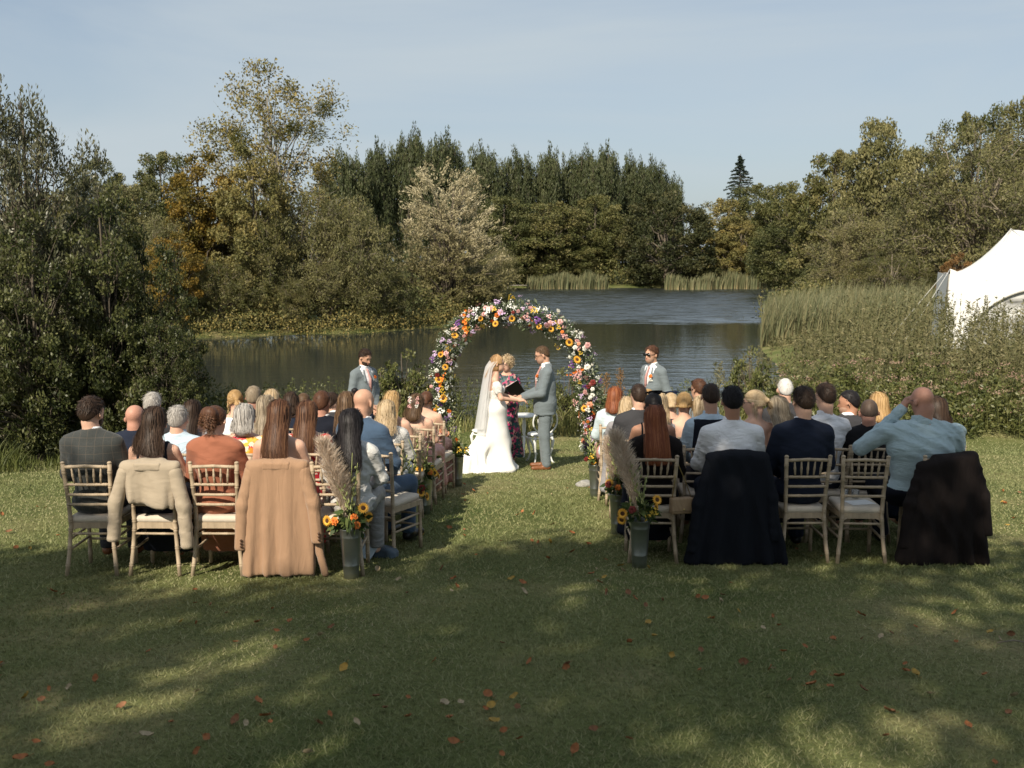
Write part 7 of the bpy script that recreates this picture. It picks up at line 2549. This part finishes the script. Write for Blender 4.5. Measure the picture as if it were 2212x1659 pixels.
cx_, cy_ = -0.085, 15.35
CJ = stand_joints(1.68, f=True, w=1.10)
cspec = dict(f=True, J=CJ, mod=cele_mod, sit=False, hair='tousled', hm=H_BLOND, pitch=14, yaw=-22, face=True, skin=SK_FAIR, top='tee', tm=C_CELEB, bm=None)
cele, CJ, CM = person('blonde celebrant in a teal and pink patterned dress standing between the couple', (cx_, cy_, lawn_z(cy_)), R(176), cspec, 303, None, .0125)
CP = body_prims(CJ, CM)
dress = [p.infl(.014) for p in pick(CP, 'torso')] + [rc((0, 0, .90), (0, 0, .35), .165, .21, k=.06), rc((-.08, .02, .5), (-.15, .03, .12), .12, .13, k=.08), rc((.08, .02, .5), (.15, .03, .12), .12, .13, k=.08)]
for i in (0, 1):
    dress.append(rc(CJ['sh'][i], CJ['eb'][i] + (CJ['wr'][i] - CJ['eb'][i]) * .3, .060, .060, k=.04))
zn = CJ['nk'][2]
V, Q = skin(dress, .0125, lambda F, X, Y, Z: np.maximum(np.maximum(np.maximum(F + folds(X, Y, Z, .008, 36, 1, (1, .4, .15)), Z - (zn + .02) + 0 * X), .10 - Z + 0 * X),
                                                       -np.maximum(np.abs(X) - .42 * np.clip(Z - (zn - .17), 0, 1), -Y + 0 * Z)))
link('dress', mesh_np('dress', V, Q, mat=C_CELEB), cele)
FOLDER_M = mat('black_folder_cover', (0.010, 0.008, 0.008), 0.4)
fq = Vector((cx_, cy_, lawn_z(cy_))) + Matrix.Rotation(R(176), 3, 'Z') @ Vector((-.07, .335, 1.13))
fo = empty('folder', fq, R(180), 'open black folder held by the celebrant', 'folder')
fo.rotation_euler = (R(-38), R(27), R(172))
for sx in (-1, 1):
    MB().box((sx * .108, 0, 0), (.106, .006, .150), Matrix.Rotation(R(-9 * sx), 3, 'Z')).build('cover', FOLDER_M, fo, False)
    MB().box((sx * .106, -.013 - .004, .004), (.096, .003, .138), Matrix.Rotation(R(-9 * sx), 3, 'Z')).build('page', PAPER, fo, False)


# groomsmen
def clasp_mod(J):
    J['eb'] = [A(-.245, -.01, 1.14), A(.245, -.01, 1.14)]
    J['wr'] = [A(-.05, .185, .93), A(.05, .20, .95)]


def back_mod(J):
    J['eb'] = [A(-.265, -.06, 1.15), A(.265, -.06, 1.15)]
    J['wr'] = [A(-.07, -.185, .95), A(.07, -.19, .97)]


for k, (px, Y, H, rz, sp, lab) in enumerate([
        (787, 14.8, 1.79, -128, dict(mod=clasp_mod, hair='short', hm=H_DARK, pitch=24, yaw=0, beard=H_DARK, skin=SK_WARM), 'left groomsman in a grey-blue suit looking down with clasped hands'),
        (1410, 14.5, 1.84, 122, dict(mod=back_mod, hair='short', hm=H_REDBR, pitch=2, yaw=8, beard=H_STUB, glasses='sun', skin=SK_WARM), 'right groomsman in sunglasses with his hands behind his back')]):
    q = at(px, 830, Y)
    sp = dict(sp, J=stand_joints(H), sit=False, top='jacket', tm=C_GREYBLUE, bm=C_GREYBLUE, shoe=LEATHER_BR, face=True)
    o, J, M = person(lab, (q.x, Y, lawn_z(Y)), R(rz), sp, 310 + k, None, .0125)
    lapels(o, J, TIE)
# ---------------------------------------------------------------- fallen leaves, twigs and a stone on the lawn
LEAFM = [mat('rust_dead_leaf', (0.30, 0.115, 0.040), 0.7, 0.3, 30), mat('yellow_dead_leaf', (0.36, 0.23, 0.050), 0.7, 0.3, 30), mat('pale_dead_leaf', (0.38, 0.30, 0.19), 0.8, 0.3, 30), mat('brown_dead_leaf', (0.20, 0.095, 0.045), 0.8, 0.3, 30)]
LAB = ['rust orange fallen leaf lying on the lawn', 'yellow fallen leaf lying on the lawn', 'pale tan fallen leaf lying on the lawn', 'dark brown fallen leaf lying on the lawn']


def dead_leaf(seed):
    g = random.Random(seed)
    V, F = [], []
    n = 6
    for i in range(n + 1):
        t = i / n
        w = .024 * math.sin(math.pi * (t * .92 + .04)) ** .8 * (1 + .15 * g.random())
        cz = .010 * (1 - math.cos(2.4 * (t - .4))) + .004 * g.random()
        V += [(-w, (t - .5) * .07, cz + .010 + .004 * g.random()), (0, (t - .5) * .07, cz), (w, (t - .5) * .07, cz + .010 + .006 * g.random())]
    for i in range(n):
        a = 3 * i
        F += [(a, a + 1, a + 4, a + 3), (a + 1, a + 2, a + 5, a + 4)]
    mb = MB().add(V, F)
    mb.tube([(0, -.035, .003), (.003, -.050, .006), (.004, -.06, .012)], .0012, 4)
    return mb.mesh('fallen_leaf', LEAFM[0])


LV = [dead_leaf(i) for i in range(5)]
g = random.Random(99)
for i in range(300):
    if i % 3 and i > 4:          # most lie in loose drifts
        x, y = px_ + g.gauss(0, .32), py_ + g.gauss(0, .22)
    else:
        y = 4.0 + 9.0 * g.random() ** 1.25
        x = (g.random() * 2 - 1) * (0.52 * y + .2)
        px_, py_ = x, y
    if y < 3.8 or abs(x) > .56 * y + .3:
        continue
    if abs(x) > 1.1 and 7.2 < y and abs(x) < 0.45 * y and g.random() < .75:
        continue
    k = g.choices((0, 1, 2, 3), (.50, .12, .20, .18))[0]
    o = bpy.data.objects.new('fallen_leaf', LV[i % 5])
    COL.objects.link(o)
    o.material_slots[0].link = 'OBJECT'
    o.material_slots[0].material = LEAFM[k]
    s = .40 + .50 * g.random()
    o.scale = (s, s, s)
    o.location = (x, y, lawn_z(y) + .018)
    o.rotation_euler = (g.gauss(0, .45), g.gauss(0, .45), g.random() * 6.28)
    tag(o, LAB[k], 'leaf', 'fallen leaves on the lawn')

q = gp(1262, 1050)
V, Q = skin([el((0, 0, .03), (.11, .08, .055), k=.03), el((.07, .02, .02), (.07, .06, .04), k=.03)], .014, lambda F, X, Y, Z: F + .008 * np.sin(40 * X + 3) * np.sin(37 * Y) + .006 * np.sin(55 * Z + 20 * X))
o = tag(link('stone', mesh_np('stone', V, Q, mat=mat('grey_stone', (0.30, 0.29, 0.27), 0.9, .3, 20, bump=.5))), 'grey stone lying in the grass by the front right bucket', 'stone')
o.location = (q.x, q.y, lawn_z(q.y) - .01)
q = gp(2190, 1395)
MB().tube([(-.10, 0, .02), (.0, .01, .03), (.10, -.01, .02), (.20, .02, .03)], [.004, .005, .004, .002], 6)
o = tag(link('twig', MB().tube([(-.10, 0, .02), (.0, .01, .03), (.10, -.01, .02), (.20, .02, .03)], [.004, .005, .004, .002], 6).mesh('twig', DEAD_WOOD)), 'pale dry twig on the sunlit patch of lawn at the right', 'twig')
o.location = (q.x, q.y, lawn_z(q.y))
